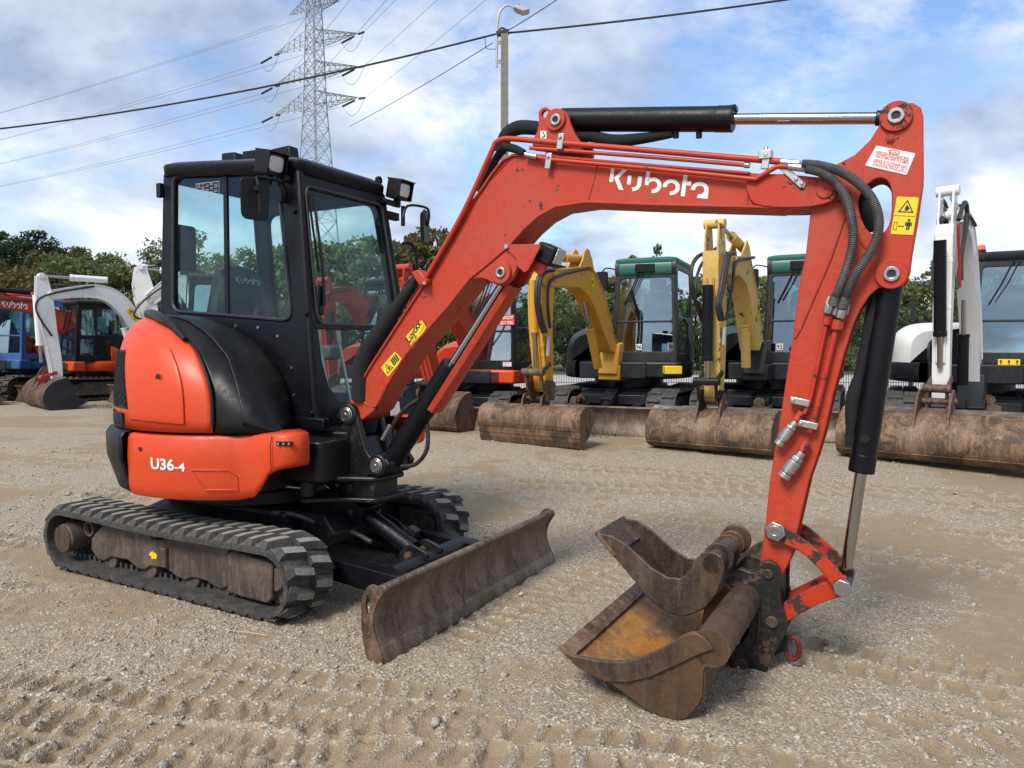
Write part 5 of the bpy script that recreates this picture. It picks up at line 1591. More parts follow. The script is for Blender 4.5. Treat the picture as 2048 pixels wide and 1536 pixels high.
# boom cylinder boss under the boom with lamp bracket
bs = smooth2(PP([(940, 560), (975, 530), (1018, 497), (1040, 510), (1032, 540), (1022, 560), (1004, 572), (985, 566), (972, 558), (955, 556)], -BW), 2)
for sy in (-1, 1):
    MB().prism(bs, sy * (BW - .025), sy * (BW + .002)).build('cylinder_lug', M['orange_worn'], boom, bevel=.003)
    x, z = P(1002, 545, -BW - .01)
    MB().ring((x, sy * (BW + .002), z), (x, sy * (BW + .018), z), .026, .055).build('boss', M['orange_worn'], boom, bevel=.002)
pin_end(boom, 1002, 545, -BW - .014)
lb = PP([(1006, 489), (1080, 488), (1082, 494), (1058, 540), (1050, 546), (1032, 530), (1034, 520)], -BW - .006)
lbk = MB().prism(lb, -BW - .012, -BW - .004)
lbk.prism([(x, z) for x, z in lb], BW - .03, BW - .022)
lbo = lbk.build('lamp_bracket', M['orange_worn'], boom, bevel=.003)
pc, pc2 = p3(1090, 508, -.06), p3(1075, 540, -.06)
MB().box(pc + Vector((0, .05, 0)), (.10, .12, .095), (0, R(25), 0)).build('boom_lamp', M['plastic'], lbo, bevel=.012)
MB().box(pc + Vector((.052, .05, -.012)), (.008, .09, .075), (0, R(25), 0)).build('lens', M['lamp_glass'], lbo, bevel=.01)
x, z = P(1014, 493, -BW - .012)
MB().cyl((x, -BW - .010, z), (x, -BW - .022, z), .012, n=6).build('bolt', M['zinc'], lbo)
# pipes along the boom
def yz(pts, Y):
    return [p3(a, b, Y) for a, b in pts]
MB().tube(yz([(848, 562), (925, 428), (983, 303), (991, 286), (1004, 279), (1030, 278), (1120, 286), (1300, 301), (1545, 322), (1565, 325)], -.108), .013, 10, smooth=4).build('boom_pipe', M['orange_worn'], boom)
MB().tube(yz([(1060, 296), (1300, 314), (1488, 330)], -.100), .009, 8, smooth=3).build('boom_pipe', M['orange_worn'], boom)
MB().tube(yz([(1075, 314), (1110, 320), (1300, 337), (1495, 357), (1512, 357), (1545, 338), (1558, 333), (1580, 334)], -.112), .010, 10, smooth=4).build('boom_pipe', M['orange_worn'], boom)
for (a0, b0, y0, a1, b1, y1, r_, n_) in ((1050, 309, -.112, 1074, 314, -.112, .013, 8), (1488, 330, -.1, 1500, 331, -.1, .012, 6), (1562, 325, -.108, 1600, 328, -.118, .015, 8), (1578, 333, -.112, 1610, 337, -.122, .015, 8)):
    MB().cyl(p3(a0, b0, y0), p3(a1, b1, y1), r_, n=n_).build('pipe_fitting', M['zinc'], boom, bevel=.002)
for (a, b) in ((1121, 283), (1097, 322), (1532, 320)):
    c = p3(a, b, -.118)
    MB().box(c, (.030, .012, .072), (0, R(8), 0)).cyl(c + Vector((0, -.004, .018)), c + Vector((0, -.014, .018)), .009, n=6).build('pipe_clamp', M['zinc'], boom, bevel=.003)
c = p3(1532, 311, -.105)
MB().box(c, (.05, .05, .035)).cyl(c, c + Vector((0, 0, .035)), .009, n=6).build('pipe_clamp', M['zinc'], boom, bevel=.003)
MB().tube(yz([(1006, 292), (1030, 298), (1048, 306)], -.10), [.022, .02, .016], 10, smooth=3).build('hose_sleeve', M['sleeve'], boom)
cl_ = PP([(830, 545), (845, 540), (862, 562), (858, 572), (845, 571)], -.1)
MB().prism(cl_, -.135, -.075).build('pipe_clamp', M['orange_worn'], boom, bevel=.006)
pin = p3(851, 566, -.136); MB().cyl(pin, pin + Vector((0, -.012, 0)), .010, n=6).build('bolt', M['zinc'], boom)
# hose bundles in fabric sleeves
MB().tube(yz([(722, 800), (728, 720), (770, 650), (822, 575), (832, 566)], -.07), [.05, .055, .045, .025, .02], 12, smooth=5).build('hose_sleeve', M['sleeve'], hero)
MB().tube(yz([(735, 860), (745, 810), (760, 760)], .02), .05, 10, smooth=4).build('hose_sleeve', M['sleeve'], hero)
MB().tube(yz([(1000, 305), (1012, 272), (1035, 256), (1070, 256), (1095, 262)], .0), [.03, .035, .035, .033, .03], 10, smooth=4).tube(yz([(960, 385), (985, 330), (1005, 300), (1020, 290)], -.06), .02, 8, smooth=4).build('hose_sleeve', M['sleeve'], hero)
MB().tube(yz([(1150, 272), (1190, 274), (1230, 282), (1290, 276), (1345, 268)], -.0), [.022, .026, .03, .024, .016], 10, smooth=4).build('hose_sleeve', M['sleeve'], hero)
# logo and stickers on the boom
def quad_sticker(name, corners, Y, mat, parent, th=.0012, r=.006):
    q = [P(a, b, Y) for a, b in corners]
    MBx = MB().plate(rnd(q, r, 3), (), lambda u, v, w: (u, Y - th * w, v))
    return MBx.build(name, M[mat], parent, sharp=0), [Vector((x, Y - th - .0006, z)) for x, z in q]
A_, B_ = p3(1217, 377, -BW - .0012), p3(1416, 398, -BW - .0012)
U_ = p3(1222, 337, -BW - .0012)
logo('maker_lettering', A_, B_ - A_, U_ - A_, (B_ - A_).length, M['label_white'], boom, height=(U_ - A_).length)
o, q = quad_sticker('dealer_sticker', [(812, 672), (843, 640), (853, 654), (826, 698)], -BW - .001, 'label_yellow', boom)
ax = (q[1] - q[0]).normalized(); t1 = MB()
o_l = q[3]; axx = (q[2] - q[3]).normalized(); up_ = (q[0] - q[3]); up_ = (up_ - axx * up_.dot(axx)).normalized()
put_text(t1, 'Luyckx', o_l + axx * .012 + up_ * .034, axx, up_, width=(q[2] - q[3]).length * .9, size=.052, bold=.03)
put_text(t1, 'BRECHT', o_l + axx * .012 + up_ * .010, axx, up_, width=.06, size=.020, bold=.01)
put_text(t1, 'www.luyckx.be', o_l + axx * .085 + up_ * .010, axx, up_, width=.075, size=.016)
t1.build('dealer_lettering', M['ink'], o, sharp=0, recalc=False)
o, q = quad_sticker('warning_sticker', [(762, 735), (790, 703), (805, 719), (776, 754)], -BW - .001, 'label_yellow', boom)
def tri_sign(mb, c, ux, uy, s):
    c, ux, uy = Vector(c), Vector(ux).normalized(), Vector(uy).normalized()
    A = [c + ux * x * s + uy * y * s for x, y in ((-.5, -.4), (.5, -.4), (0, .5))]
    Bq = [c + ux * x * s + uy * y * s for x, y in ((-.37, -.32), (.37, -.32), (0, .35))]
    mb.add(A + Bq, [(0, 1, 4, 3), (1, 2, 5, 4), (2, 0, 3, 5)])
    mb.add([c + ux * x * s + uy * y * s for x, y in ((-.1, -.26), (.12, -.26), (.2, -.1), (.02, .14), (-.06, .02))], [(0, 1, 2, 3, 4)])
t2 = MB()
axx = (q[1] - q[0]).normalized(); up_ = (q[0] - q[3]).normalized()
mid = (q[0] + q[1] + q[2] + q[3]) / 4
tri_sign(t2, lerp((q[0] + q[3]) / 2, (q[1] + q[2]) / 2, .27), axx, up_, (q[0] - q[3]).length * .8)
for k in range(4):
    c0 = lerp((q[0] + q[3]) / 2, (q[1] + q[2]) / 2, .58 + .1 * k)
    t2.add([c0 + axx * a + up_ * b for a, b in ((-.004, -.02), (.006, -.02), (.008, .02), (-.002, .022))], [(0, 1, 2, 3)])
t2.build('warning_signs', M['ink'], o, sharp=0, recalc=False)

# ---- arm
AW = .070
arm_px = [(1772, 218), (1786, 208), (1827, 205), (1842, 215), (1847, 233), (1848, 356), (1836, 438), (1825, 502), (1820, 543), (1810, 561), (1786, 574), (1757, 576), (1740, 590), (1722, 617), (1708, 646), (1688, 709), (1668, 783),
          (1648, 869), (1633, 918), (1618, 960), (1598, 1048), (1582, 1116), (1565, 1152), (1540, 1158), (1519, 1130), (1530, 1058), (1539, 965), (1549, 904), (1565, 806), (1585, 675), (1600, 560), (1611, 511), (1622, 414), (1640, 350), (1666, 332), (1710, 309), (1740, 280), (1757, 253), (1763, 233)]
arm2 = PP(arm_px, -AW)
ahole = smooth2(PP([(1717, 400), (1733, 371), (1757, 356), (1775, 362), (1783, 386), (1781, 438), (1767, 464), (1741, 466), (1723, 438)], -AW), 3)
arm = MB().prism(arm2, -AW, -AW + .016, [ahole]).prism(arm2, AW - .016, AW, [ahole])
inner_arm = PP([(1640, 420), (1700, 400), (1715, 470), (1760, 500), (1790, 510), (1808, 540), (1790, 560), (1752, 566), (1730, 584), (1712, 613), (1698, 646), (1678, 709), (1658, 783), (1638, 869), (1608, 960), (1588, 1048), (1572, 1100), (1535, 1098), (1541, 1050), (1549, 965), (1559, 904), (1575, 806), (1595, 675), (1610, 560), (1621, 511)], -AW)
arm.prism(inner_arm, -AW + .016, AW - .016)
arm.prism(PP([(1766, 222), (1772, 218), (1763, 245), (1740, 283), (1710, 312), (1668, 335), (1650, 345), (1646, 340), (1666, 330), (1708, 306), (1737, 277), (1755, 250)], -AW)[2:] if False else strip2(PP([(1836, 250), (1842, 356), (1830, 436), (1819, 502)], -AW), .014), -AW + .016, AW - .016)
arm.prism(strip2(PP([(1650, 340), (1668, 335), (1710, 312), (1743, 281)], -AW), .014), -AW + .016, AW - .016)
armo = arm.build('arm', M['orange_worn'], hero, bevel=.004, label='orange dipper arm with worn paint and two hoses')
for (a, b, r_) in ((1792, 232, .056), (1783, 548, .056), (1551, 1062, .045)):
    for sy in (-1, 1):
        x, z = P(a, b, -AW - .012)
        MB().ring((x, sy * AW, z), (x, sy * (AW + .014), z), .026, r_).build('boss', M['orange_chipped'], armo, bevel=.003)
pin_end(armo, 1792, 232, -AW - .012, .029)
pin_end(armo, 1783, 548, -AW - .012, .029)
# weld ribs on the arm side
MB().tube(yz([(1690, 432), (1660, 520), (1600, 660), (1590, 676)], -AW - .001), .006, 6).tube(yz([(1682, 392), (1694, 434), (1720, 480), (1735, 500)], -AW - .001), .006, 6).build('weld_rib', M['orange_worn'], armo)
x, z = P(1781, 277, -AW)
MB().cyl((x, -AW, z), (x, -AW - .008, z), .016, n=6).cyl((x, -AW - .008, z), (x, -AW - .012, z), .008, n=12).build('plug', M['orange_chipped'], armo)
# lower chipped end of the arm
# hoses on the arm
def ribbed(pts, Y, r, name, parent, mat):
    c = catmull([p3(a, b, Y) for a, b in pts], 22)
    rs = [r * (1 + (.07 if i % 2 else -.07)) for i in range(len(c))]
    return MB().tube(c, rs, 12).build(name, mat, parent, sharp=25)
ribbed([(1612, 338), (1640, 345), (1668, 362), (1692, 396), (1704, 440), (1706, 480), (1698, 520), (1684, 562), (1672, 592)], -.135, .0165, 'hose', armo, M['hose_grey'])
ribbed([(1604, 328), (1640, 331), (1680, 343), (1716, 366), (1744, 398), (1757, 436), (1754, 474), (1738, 508), (1712, 548), (1698, 576), (1692, 594)], -.128, .0175, 'hose', armo, M['hose_grey'])
MB().tube(yz([(1722, 390), (1732, 410), (1738, 440), (1744, 462)], .0), .030, 10, smooth=4).build('hose_sleeve', M['sleeve'], armo)
MB().tube(yz([(1672, 590), (1666, 612)], -.125), .020, 10).tube(yz([(1692, 592), (1684, 618)], -.122), .020, 10).build('hose_end', M['hose_grey'], armo)
mp_ = PP([(1655, 594), (1666, 592), (1700, 606), (1697, 628), (1684, 636), (1648, 626), (1646, 616)], -AW - .02)
mn = MB().prism(rnd(mp_, .006), -AW - .03, -AW - .0)
for (a, b) in ((1660, 608), (1686, 618)):
    mn.cyl(p3(a, b, -.118), p3(a - 6, b + 18, -.112), .019, n=8)
mn.build('hose_manifold', M['zinc'], armo, bevel=.003)
for pts, r_ in (([(1656, 634), (1648, 670), (1630, 756), (1618, 806), (1606, 832)], .0085), ([(1676, 644), (1662, 700), (1640, 790), (1628, 836), (1619, 866)], .0115)):
    MB().tube(yz(pts, -.098), r_, 10, smooth=4).build('arm_pipe', M['orange_chipped'], armo)
    (a, b) = pts[0]
    MB().cyl(p3(a + 1, b - 4, -.10), p3(a - 3, b + 16, -.099), r_ * 2.1, n=6).build('pipe_nut', M['orange_chipped'], armo, bevel=.002)
for (a, b, c_, d_, k) in ((1604, 824, 1592, 844, 1), (1614, 884, 1602, 908, 1.15)):
    MB().cyl(p3(a, b, -.10), p3(c_, d_, -.104), .017 * k, n=6).build('pipe_nut', M['orange_chipped'], armo, bevel=.002)
def coupler_q(segs):
    b = MB()
    for (a0, b0, a1, b1, r_, n_) in segs:
        b.cyl(p3(a0, b0, -.106), p3(a1, b1, -.108), r_, n=n_)
    return b.build('quick_coupling', M['zinc'], armo, bevel=.0025)
coupler_q([(1592, 844, 1584, 852, .015, 14), (1584, 852, 1580, 858, .021, 6), (1580, 858, 1566, 878, .022, 14), (1566, 878, 1563, 882, .018, 14), (1563, 882, 1556, 890, .020, 14)])
coupler_q([(1604, 904, 1597, 914, .017, 14), (1597, 914, 1591, 922, .024, 6), (1591, 922, 1576, 942, .0265, 16), (1576, 942, 1573, 946, .023, 16), (1573, 946, 1566, 955, .026, 16)])
for (a, b) in ((1600, 803), (1616, 849)):
    c = p3(a, b, -.10)
    MB().box(c, (.075, .028, .028), (0, R(10), 0)).cyl(c + Vector((-.026, -.01, .004)), c + Vector((-.026, -.02, .004)), .009, n=8).build('pipe_clamp', M['zinc'], armo, bevel=.004)
mo_ = MB().prism(PP([(1556, 336), (1582, 340), (1612, 368), (1609, 376), (1600, 376)], -BW - .016), -BW - .022, -BW - .014)
for (a, b) in ((1592, 358), (1604, 367)):
    x, z = P(a, b, -BW - .022); mo_.cyl((x, -BW - .02, z), (x, -BW - .032, z), .008, n=6)
mo_.build('hose_bracket', M['zinc'], boom, bevel=.002)
o, q = quad_sticker('prohibition_sticker', [(1753, 291), (1831, 307), (1813, 350), (1730, 331)], -AW - .001, 'label_white', armo, r=.004)
t3 = MB(); axx = (q[1] - q[0]).normalized(); up_ = q[0] - q[3]; up_ = (up_ - axx * up_.dot(axx)).normalized()
W0, H0 = (q[1] - q[0]).length, (q[0] - q[3]).length
for k, (tx, v) in enumerate((('VERBODEN IN DE DRAAICIRKEL', .62), ('VAN DE MACHINE TE KOMEN', .46), ('DEFENSE DE STATIONNER DANS', .24), ("LE RAYON D'ACTION DE LA PELLE", .07))):
    put_text(t3, tx, lerp(q[3], q[0], v) + axx * (.012 + .004 * k), axx, up_, width=W0 * .86, size=.017, bold=.012)
vs_ = [(math.cos(t * .35) * .020, math.sin(t * .35) * .009) for t in range(18)]
t3.plate(vs_, [[(x * .82, y * .72) for x, y in vs_]], lambda u, v, w: lerp(q[3], q[0], .86) + axx * (W0 * .5 + u) + up_ * v + Vector((0, -.0003 * w, 0)))
put_text(t3, 'Luyckx', lerp(q[3], q[0], .86) + axx * (W0 * .5 - .013) - up_ * .003, axx, up_, width=.026, size=.009, bold=.01)
t3.build('prohibition_lettering', M['ink_red'], o, sharp=0, recalc=False)
o, q = quad_sticker('warning_sticker', [(1794, 393), (1838, 395), (1826, 470), (1781, 468)], -AW - .001, 'label_yellow', armo, r=.004)
t4 = MB(); axx = (q[1] - q[0]).normalized(); up_ = (q[0] - q[3]).normalized()
W0, H0 = (q[1] - q[0]).length, (q[0] - q[3]).length
tri_sign(t4, lerp(q[3], q[0], .74) + axx * W0 * .52, axx, up_, W0 * .72)
c0 = lerp(q[3], q[0], .49)
t4.add([c0 + axx * a * W0 + up_ * b for a, b in ((.02, 0), (.98, 0), (.98, .0015), (.02, .0015))], [(0, 1, 2, 3)])
pc0 = lerp(q[3], q[0], .24) + axx * W0 * .74
for (a0, a1, b0, b1) in ((-.10, .10, -.01, .20), (-.08, -.01, -.2, -.01), (.01, .08, -.2, -.01), (-.16, -.11, .0, .18), (.11, .16, .0, .18)):
    t4.add([pc0 + axx * W0 * a + up_ * W0 * b for a, b in ((a0, b0), (a1, b0), (a1, b1), (a0, b1))], [(0, 1, 2, 3)])
t4.add([pc0 + axx * W0 * .07 * math.cos(t) + up_ * (W0 * .29 + W0 * .07 * math.sin(t)) for t in [i * .628 for i in range(10)]], [tuple(range(10))])
bx0 = lerp(q[3], q[0], .22) + axx * W0 * .16
for (a0, a1, b0, b1) in ((-.08, .08, .17, .2), (-.08, .08, -.2, -.17), (-.08, -.055, -.2, .2), (.055, .08, -.2, .2), (.16, .36, -.015, .015)):
    t4.add([bx0 + axx * W0 * a + up_ * W0 * b for a, b in ((a0, b0), (a1, b0), (a1, b1), (a0, b1))], [(0, 1, 2, 3)])
t4.add([bx0 + axx * W0 * a + up_ * W0 * b for a, b in ((.12, 0), (.2, .06), (.2, -.06))], [(0, 1, 2)]); t4.add([bx0 + axx * W0 * a + up_ * W0 * b for a, b in ((.40, 0), (.32, .06), (.32, -.06))], [(0, 1, 2)])
t4.build('warning_signs', M['ink'], o, sharp=0, recalc=False)

# ---- hydraulic cylinders
def hyd(name, a, b, r, frac, rr, mat='navy_black', head=.02, n=28):
    a, b = Vector(a), Vector(b); d = (b - a).normalized(); L = (b - a).length
    e = a + d * L * frac
    o = MB().cyl(a + d * .03, e, r, n=n).cyl(e - d * .07, e + d * .004, r * 1.03, n=n).cyl(a - d * .01, a + d * .05, r * .8, r, n=n).build(name, M[mat], hero, bevel=.004)
    MB().cyl(e - d * .05, b, rr, n=20).build('rod', M['chrome'], o)
    MB().cyl(b - d * .07, b - d * .02, rr * 1.25, n=18).build('rod_end', M['black_worn'], o, bevel=.004)
    return o
c1 = hyd('arm_cylinder', p3(1112, 240, 0), p3(1792, 236, 0), .053, .575, .023)
k = p3(1463, 218, 0); MB().box(k, (.045, .05, .022)).build('port_block', M['navy_black'], c1, bevel=.003)
for a in (1352, 1398):
    MB().cyl(p3(a, 262, 0), p3(a, 276, 0), .013, n=10).build('port', M['navy_black'], c1)
bcx, bcz = P(754, 931, -.12)
c2 = hyd('boom_cylinder', (bcx, 0, bcz), (P(1002, 545, -BW)[0], 0, P(1002, 545, -BW)[1]), .058, .545, .026)
g0 = PP([(868, 792), (888, 795), (1048, 590), (1040, 566), (1022, 562)], 0)
a_, b_2 = Vector((bcx, 0, bcz)), Vector((P(1002, 545, -BW)[0], 0, P(1002, 545, -BW)[1]))
dd = (b_2 - a_).normalized(); nn = Vector((dd.z, 0, -dd.x))
gb = MB()
s0, s1 = a_ + dd * .42, a_ + dd * ((b_2 - a_).length - .03)
prof_ = [(.045, -.060), (.075, -.050), (.082, .0), (.075, .050), (.045, .060)]
rows = []
for s_ in (s0, s1):
    rows.append([s_ + nn * u + Vector((0, v, 0)) for u, v in prof_] + [s_ + nn * (u - .006) + Vector((0, v * .88, 0)) for u, v in reversed(prof_)])
gb.grid(rows, False, True)
gb.add(rows[0], [tuple(range(10))]); gb.add(rows[1], [tuple(range(10))])
gb.build('cylinder_guard', M['orange_worn'], c2, bevel=.002)
MB().tube([a_ + dd * .08 - nn * .06 + Vector((0, .02, 0)), a_ + dd * .16 - nn * .11, a_ + dd * .30 - nn * .10, a_ + dd * .40 - nn * .06], .013, 8, smooth=4).build('hose', M['hose'], c2)
MB().tube([a_ + dd * .02 + nn * .05, a_ + dd * .10 + nn * .13, a_ + dd * .22 + nn * .14, a_ + dd * .33 + nn * .06], .012, 8, smooth=4).build('hose', M['hose'], c2)
MB().cyl(a_ + dd * .10 - nn * .09 + Vector((0, -.06, 0)), a_ + dd * .19 - nn * .10 + Vector((0, -.05, 0)), .014, n=8).build('hose_fitting', M['steel'], c2)
c3 = hyd('bucket_cylinder', p3(1783, 548, 0), p3(1688, 1168, 0), .047, .625, .0225)
ax3 = (p3(1688, 1168, 0) - p3(1783, 548, 0)).normalized()
q = p3(1729, 878, -.056); MB().cyl(q + Vector((0, .01, 0)), q + Vector((0, -.006, 0)), .018, n=8).build('port_plug', M['black_worn'], c3)
MB().cyl(p3(1740, 735, -.0), p3(1715, 735, -.0), .012, n=8).box(p3(1704, 880, 0), (.05, .04, .05)).cyl(p3(1718, 885, 0), p3(1700, 885, 0), .014).build('port_fitting', M['black_worn'], c3)
MB().tube(yz([(1752, 590), (1745, 640), (1732, 700), (1722, 745), (1708, 790), (1703, 830), (1702, 875)], .0), [.026, .03, .026, .022, .028, .024, .016], 10, smooth=4).build('hose_sleeve', M['sleeve'], c3)

# ---- bucket linkage
lk = PP([(1551, 1045), (1572, 1059), (1600, 1073), (1621, 1090), (1660, 1123), (1686, 1152), (1698, 1168), (1690, 1185), (1674, 1186), (1656, 1159), (1634, 1133), (1601, 1104), (1565, 1086), (1545, 1080), (1540, 1060)], -.10)
for sy in (-1, 1):
    MB().prism(smooth2(lk, 2), sy * .088, sy * .106).build('curved_link', M['orange_links'], hero, bevel=.003)
x, z = P(1551, 1062, -.108)
MB().cyl((x, -.106, z), (x, -.125, z), .042, n=6).build('link_nut', M['steel'], hero, bevel=.004)
MB().ring((x, -.125, z), (x, -.132, z), .012, .027).build('pin', M['steel'], hero, bevel=.002)
x, z = P(1685, 1173, -.10)
MB().cyl((x, -.112, z), (x, .112, z), .030, n=24).build('link_pin', M['black_worn'], hero)
MB().cyl((x, -.112, z), (x, -.132, z), .036, n=6).build('link_nut', M['steel'], hero, bevel=.003)
l2 = PP([(1568, 1204), (1640, 1168), (1690, 1152), (1702, 1170), (1694, 1190), (1640, 1206), (1600, 1228), (1578, 1242), (1562, 1240)], -.075)
for sy in (-1, 1):
    MB().prism(l2, sy * .05, sy * .080).build('straight_link', M['orange_links'], hero, bevel=.004)
MB().prism(PP([(1580, 1212), (1640, 1180), (1640, 1196), (1590, 1226)], -.07), -.05, .05).build('link_web', M['black_worn'], hero)

# ---- coupler and ditching bucket
CY = -.125
cp = PP([(1446, 1165), (1468, 1142), (1484, 1137), (1503, 1145), (1520, 1126), (1540, 1122), (1559, 1137), (1562, 1160), (1561, 1204), (1574, 1246), (1569, 1272), (1546, 1312), (1533, 1344), (1510, 1355), (1484, 1354), (1462, 1338), (1457, 1315), (1468, 1298), (1484, 1285), (1496, 1262), (1500, 1233), (1491, 1207), (1468, 1188)], CY)
cpl = MB()
for sy in (-1, 1):
    cpl.prism(smooth2(cp, 2), sy * .125, sy * .098)
cin = PP([(1505, 1150), (1555, 1165), (1555, 1240), (1540, 1300), (1520, 1320), (1500, 1290), (1510, 1240)], CY)
cpl.prism(cin, -.098, .098)
coup = cpl.build('quick_coupler', M['coupler'], hero, bevel=.006)
MB().tube([Vector((*P(a, b, CY - .003)[:1], CY - .003, P(a, b, CY - .003)[1])) for a, b in ((1452, 1168), (1475, 1172), (1500, 1188), (1514, 1215), (1518, 1250), (1512, 1290))], .006, 6, smooth=4).build('weld_bead', M['coupler'], coup)
for (a, b, r_) in ((1544, 1243, .024), (1536, 1147, .020), (1481, 1331, .030)):
    x, z = P(a, b, CY)
    MB().cyl((x, CY + .01, z), (x, CY - (.012 if r_ < .03 else .003), z), r_, n=20).build('pin', M['rust_dark'], coup, bevel=.003)
tx3 = MB()
put_text(tx3, 'HU1060327', Vector((*P(1503, 1268, CY - .001)[:1], CY - .0012, P(1503, 1268, CY)[1])), (.22, 0, -1), (1, 0, .22), width=.10, size=.02)
tx3.build('cast_number', M['rust_dark'], coup, sharp=0, recalc=False)
sk = MB().tube([p3(a, b, -.03) for a, b in ((1568, 1280), (1588, 1274), (1598, 1290), (1596, 1312), (1582, 1318), (1572, 1305), (1572, 1288))], .011, 8, smooth=4)
sk.build('lifting_shackle', M['red_dark'], coup)
MB().prism(PP([(1545, 1270), (1570, 1262), (1580, 1276), (1572, 1300), (1550, 1312)], -.04), -.05, -.02).build('shackle_plate', M['coupler'], coup, bevel=.003)

bkt_Y0, bkt_Y1 = -.685, .685
bprof = PP([(1123, 1298), (1158, 1331), (1230, 1373), (1286, 1415), (1328, 1437), (1357, 1441), (1383, 1425), (1404, 1393), (1406, 1344), (1424, 1300)], bkt_Y0)
inside = [(x, z) for x, z in bprof]
shell = strip2([(x, max(z, -.01)) for x, z in smooth2(bprof, 4, False)], .014)
bk = MB().prism(shell, bkt_Y0 + .01, bkt_Y1 - .01)
# inner skin carries the bright rust
sh_ = MB()
sk2 = smooth2(bprof, 4, False)
off2 = strip2([(x, max(z, -.01)) for x, z in sk2], .018)
half = off2[:len(off2) // 2]
oth = off2[len(off2) // 2:][::-1]
cxb = sum(p[0] for p in bprof) / len(bprof); czb = max(p[1] for p in bprof)
inn = half if math.dist(half[len(half) // 2], (cxb, czb)) < math.dist(oth[len(oth) // 2], (cxb, czb)) else oth
sh_.grid([[(x, bkt_Y0 + .012, z) for x, z in inn], [(x, bkt_Y1 - .012, z) for x, z in inn]])
bucket = bk.build('ditching_bucket', M['rust_dark'], hero, bevel=.003, label='wide rusty ditching bucket with orange rust inside')
sh_.build('bucket_lining', M['rust_orange'], bucket)
side = PP([(1122, 1298), (1149, 1310), (1198, 1320), (1246, 1323), (1282, 1314), (1328, 1294), (1370, 1268), (1393, 1264), (1409, 1272), (1428, 1294), (1406, 1344), (1404, 1393), (1383, 1425), (1357, 1441), (1328, 1437), (1286, 1415), (1230, 1373), (1158, 1331)], bkt_Y0)
side = smooth2([(x, max(z, -.02)) for x, z in side], 2)
strip_side = PP([(1121, 1298), (1149, 1309), (1198, 1319), (1246, 1322), (1282, 1313), (1328, 1293), (1370, 1267), (1393, 1263), (1410, 1272), (1429, 1295), (1395, 1308), (1350, 1330), (1300, 1352), (1256, 1362), (1212, 1360), (1158, 1333)], bkt_Y0)
for Y in (bkt_Y0, bkt_Y1):
    sg = 1 if Y < 0 else -1
    MB().prism(side, Y, Y + sg * .012).build('bucket_side', M['rust_dark'], bucket, bevel=.002)
    MB().prism(strip_side, Y - sg * .002, Y - sg * .014).build('side_strip', M['rust_dark'], bucket, bevel=.003)
(l0x, l0z), (l1x, l1z) = bprof[0], bprof[1]
MB().prism([(l0x - .012, l0z + .004), (l0x + .05, l0z - .028), (l0x + .056, l0z - .012), (l0x + .0, l0z + .016)], bkt_Y0 - .01, bkt_Y1 + .01).build('cutting_edge', M['rust_tan'], bucket, bevel=.003)
tbx, tbz = P(1404, 1282, bkt_Y0)
MB().cyl((tbx + .03, bkt_Y0 + .0, tbz - .02), (tbx + .03, bkt_Y1, tbz - .02), .066, n=28).build('top_tube', M['rust_dark'], bucket)
for sy in (-1, 1):
    ear = PP([(1408, 1215), (1412, 1195), (1430, 1172), (1448, 1166), (1470, 1190), (1480, 1230), (1470, 1290), (1420, 1320), (1400, 1290)], -.16)
    MB().prism(smooth2(ear, 2), sy * .16, sy * .135).build('bucket_ear', M['rust_dark'], bucket, bevel=.004)

# ---- a narrow digging bucket lying on top of the wide one
nb = empty('digging_bucket', (HF.o.x, HF.o.y, 0), HF.yaw)
tag(nb, 'narrow brown digging bucket lying on top of the wide ditching bucket', 'bucket')
N0, N1 = -.30, .02
ns = PP([(1193, 1067), (1207, 1069), (1224, 1072), (1256, 1093), (1302, 1136), (1334, 1155), (1360, 1158), (1380, 1142), (1390, 1119), (1403, 1106), (1425, 1104), (1443, 1114), (1449, 1135), (1444, 1158), (1430, 1190), (1412, 1214), (1386, 1227), (1360, 1232), (1328, 1220), (1295, 1194), (1263, 1155), (1230, 1116), (1207, 1090), (1197, 1078)], N0)
for Y in (N0, N1):
    sg = 1 if Y < 0 else -1
    MB().prism(ns, Y, Y + sg * .014).build('bucket_side', M['rust_dark'], nb, bevel=.003)
nprof = PP([(1193, 1069), (1207, 1091), (1230, 1117), (1263, 1156), (1295, 1195), (1328, 1221), (1360, 1232), (1386, 1226), (1411, 1213), (1430, 1188)], N0)
MB().prism(strip2(smooth2(nprof, 3, False), .012), N0 + .014, N1 - .014).build('bucket_shell', M['rust_dark'], nb, bevel=.002)
x, z = nprof[0]; x1, z1 = nprof[2]
MB().prism(strip2([(x - .004, z + .01), (x1, z1 + .012)], .018), N0 - .006, N1 + .006).build('cutting_edge', M['rust_tan'], nb, bevel=.003)
tcx, tcz = P(1425, 1128, N0)
MB().cyl((tcx, N0, tcz), (tcx, N1 + .10, tcz), .040, n=24).build('pivot_tube', M['rust_dark'], nb)
for yy, r_ in ((N0 + .10, .060), (N1 + .02, .056), (N1 + .10, .066)):
    MB().cyl((tcx, yy, tcz), (tcx, yy + .02, tcz), r_, n=24).build('collar', M['rust_dark'], nb, bevel=.004)
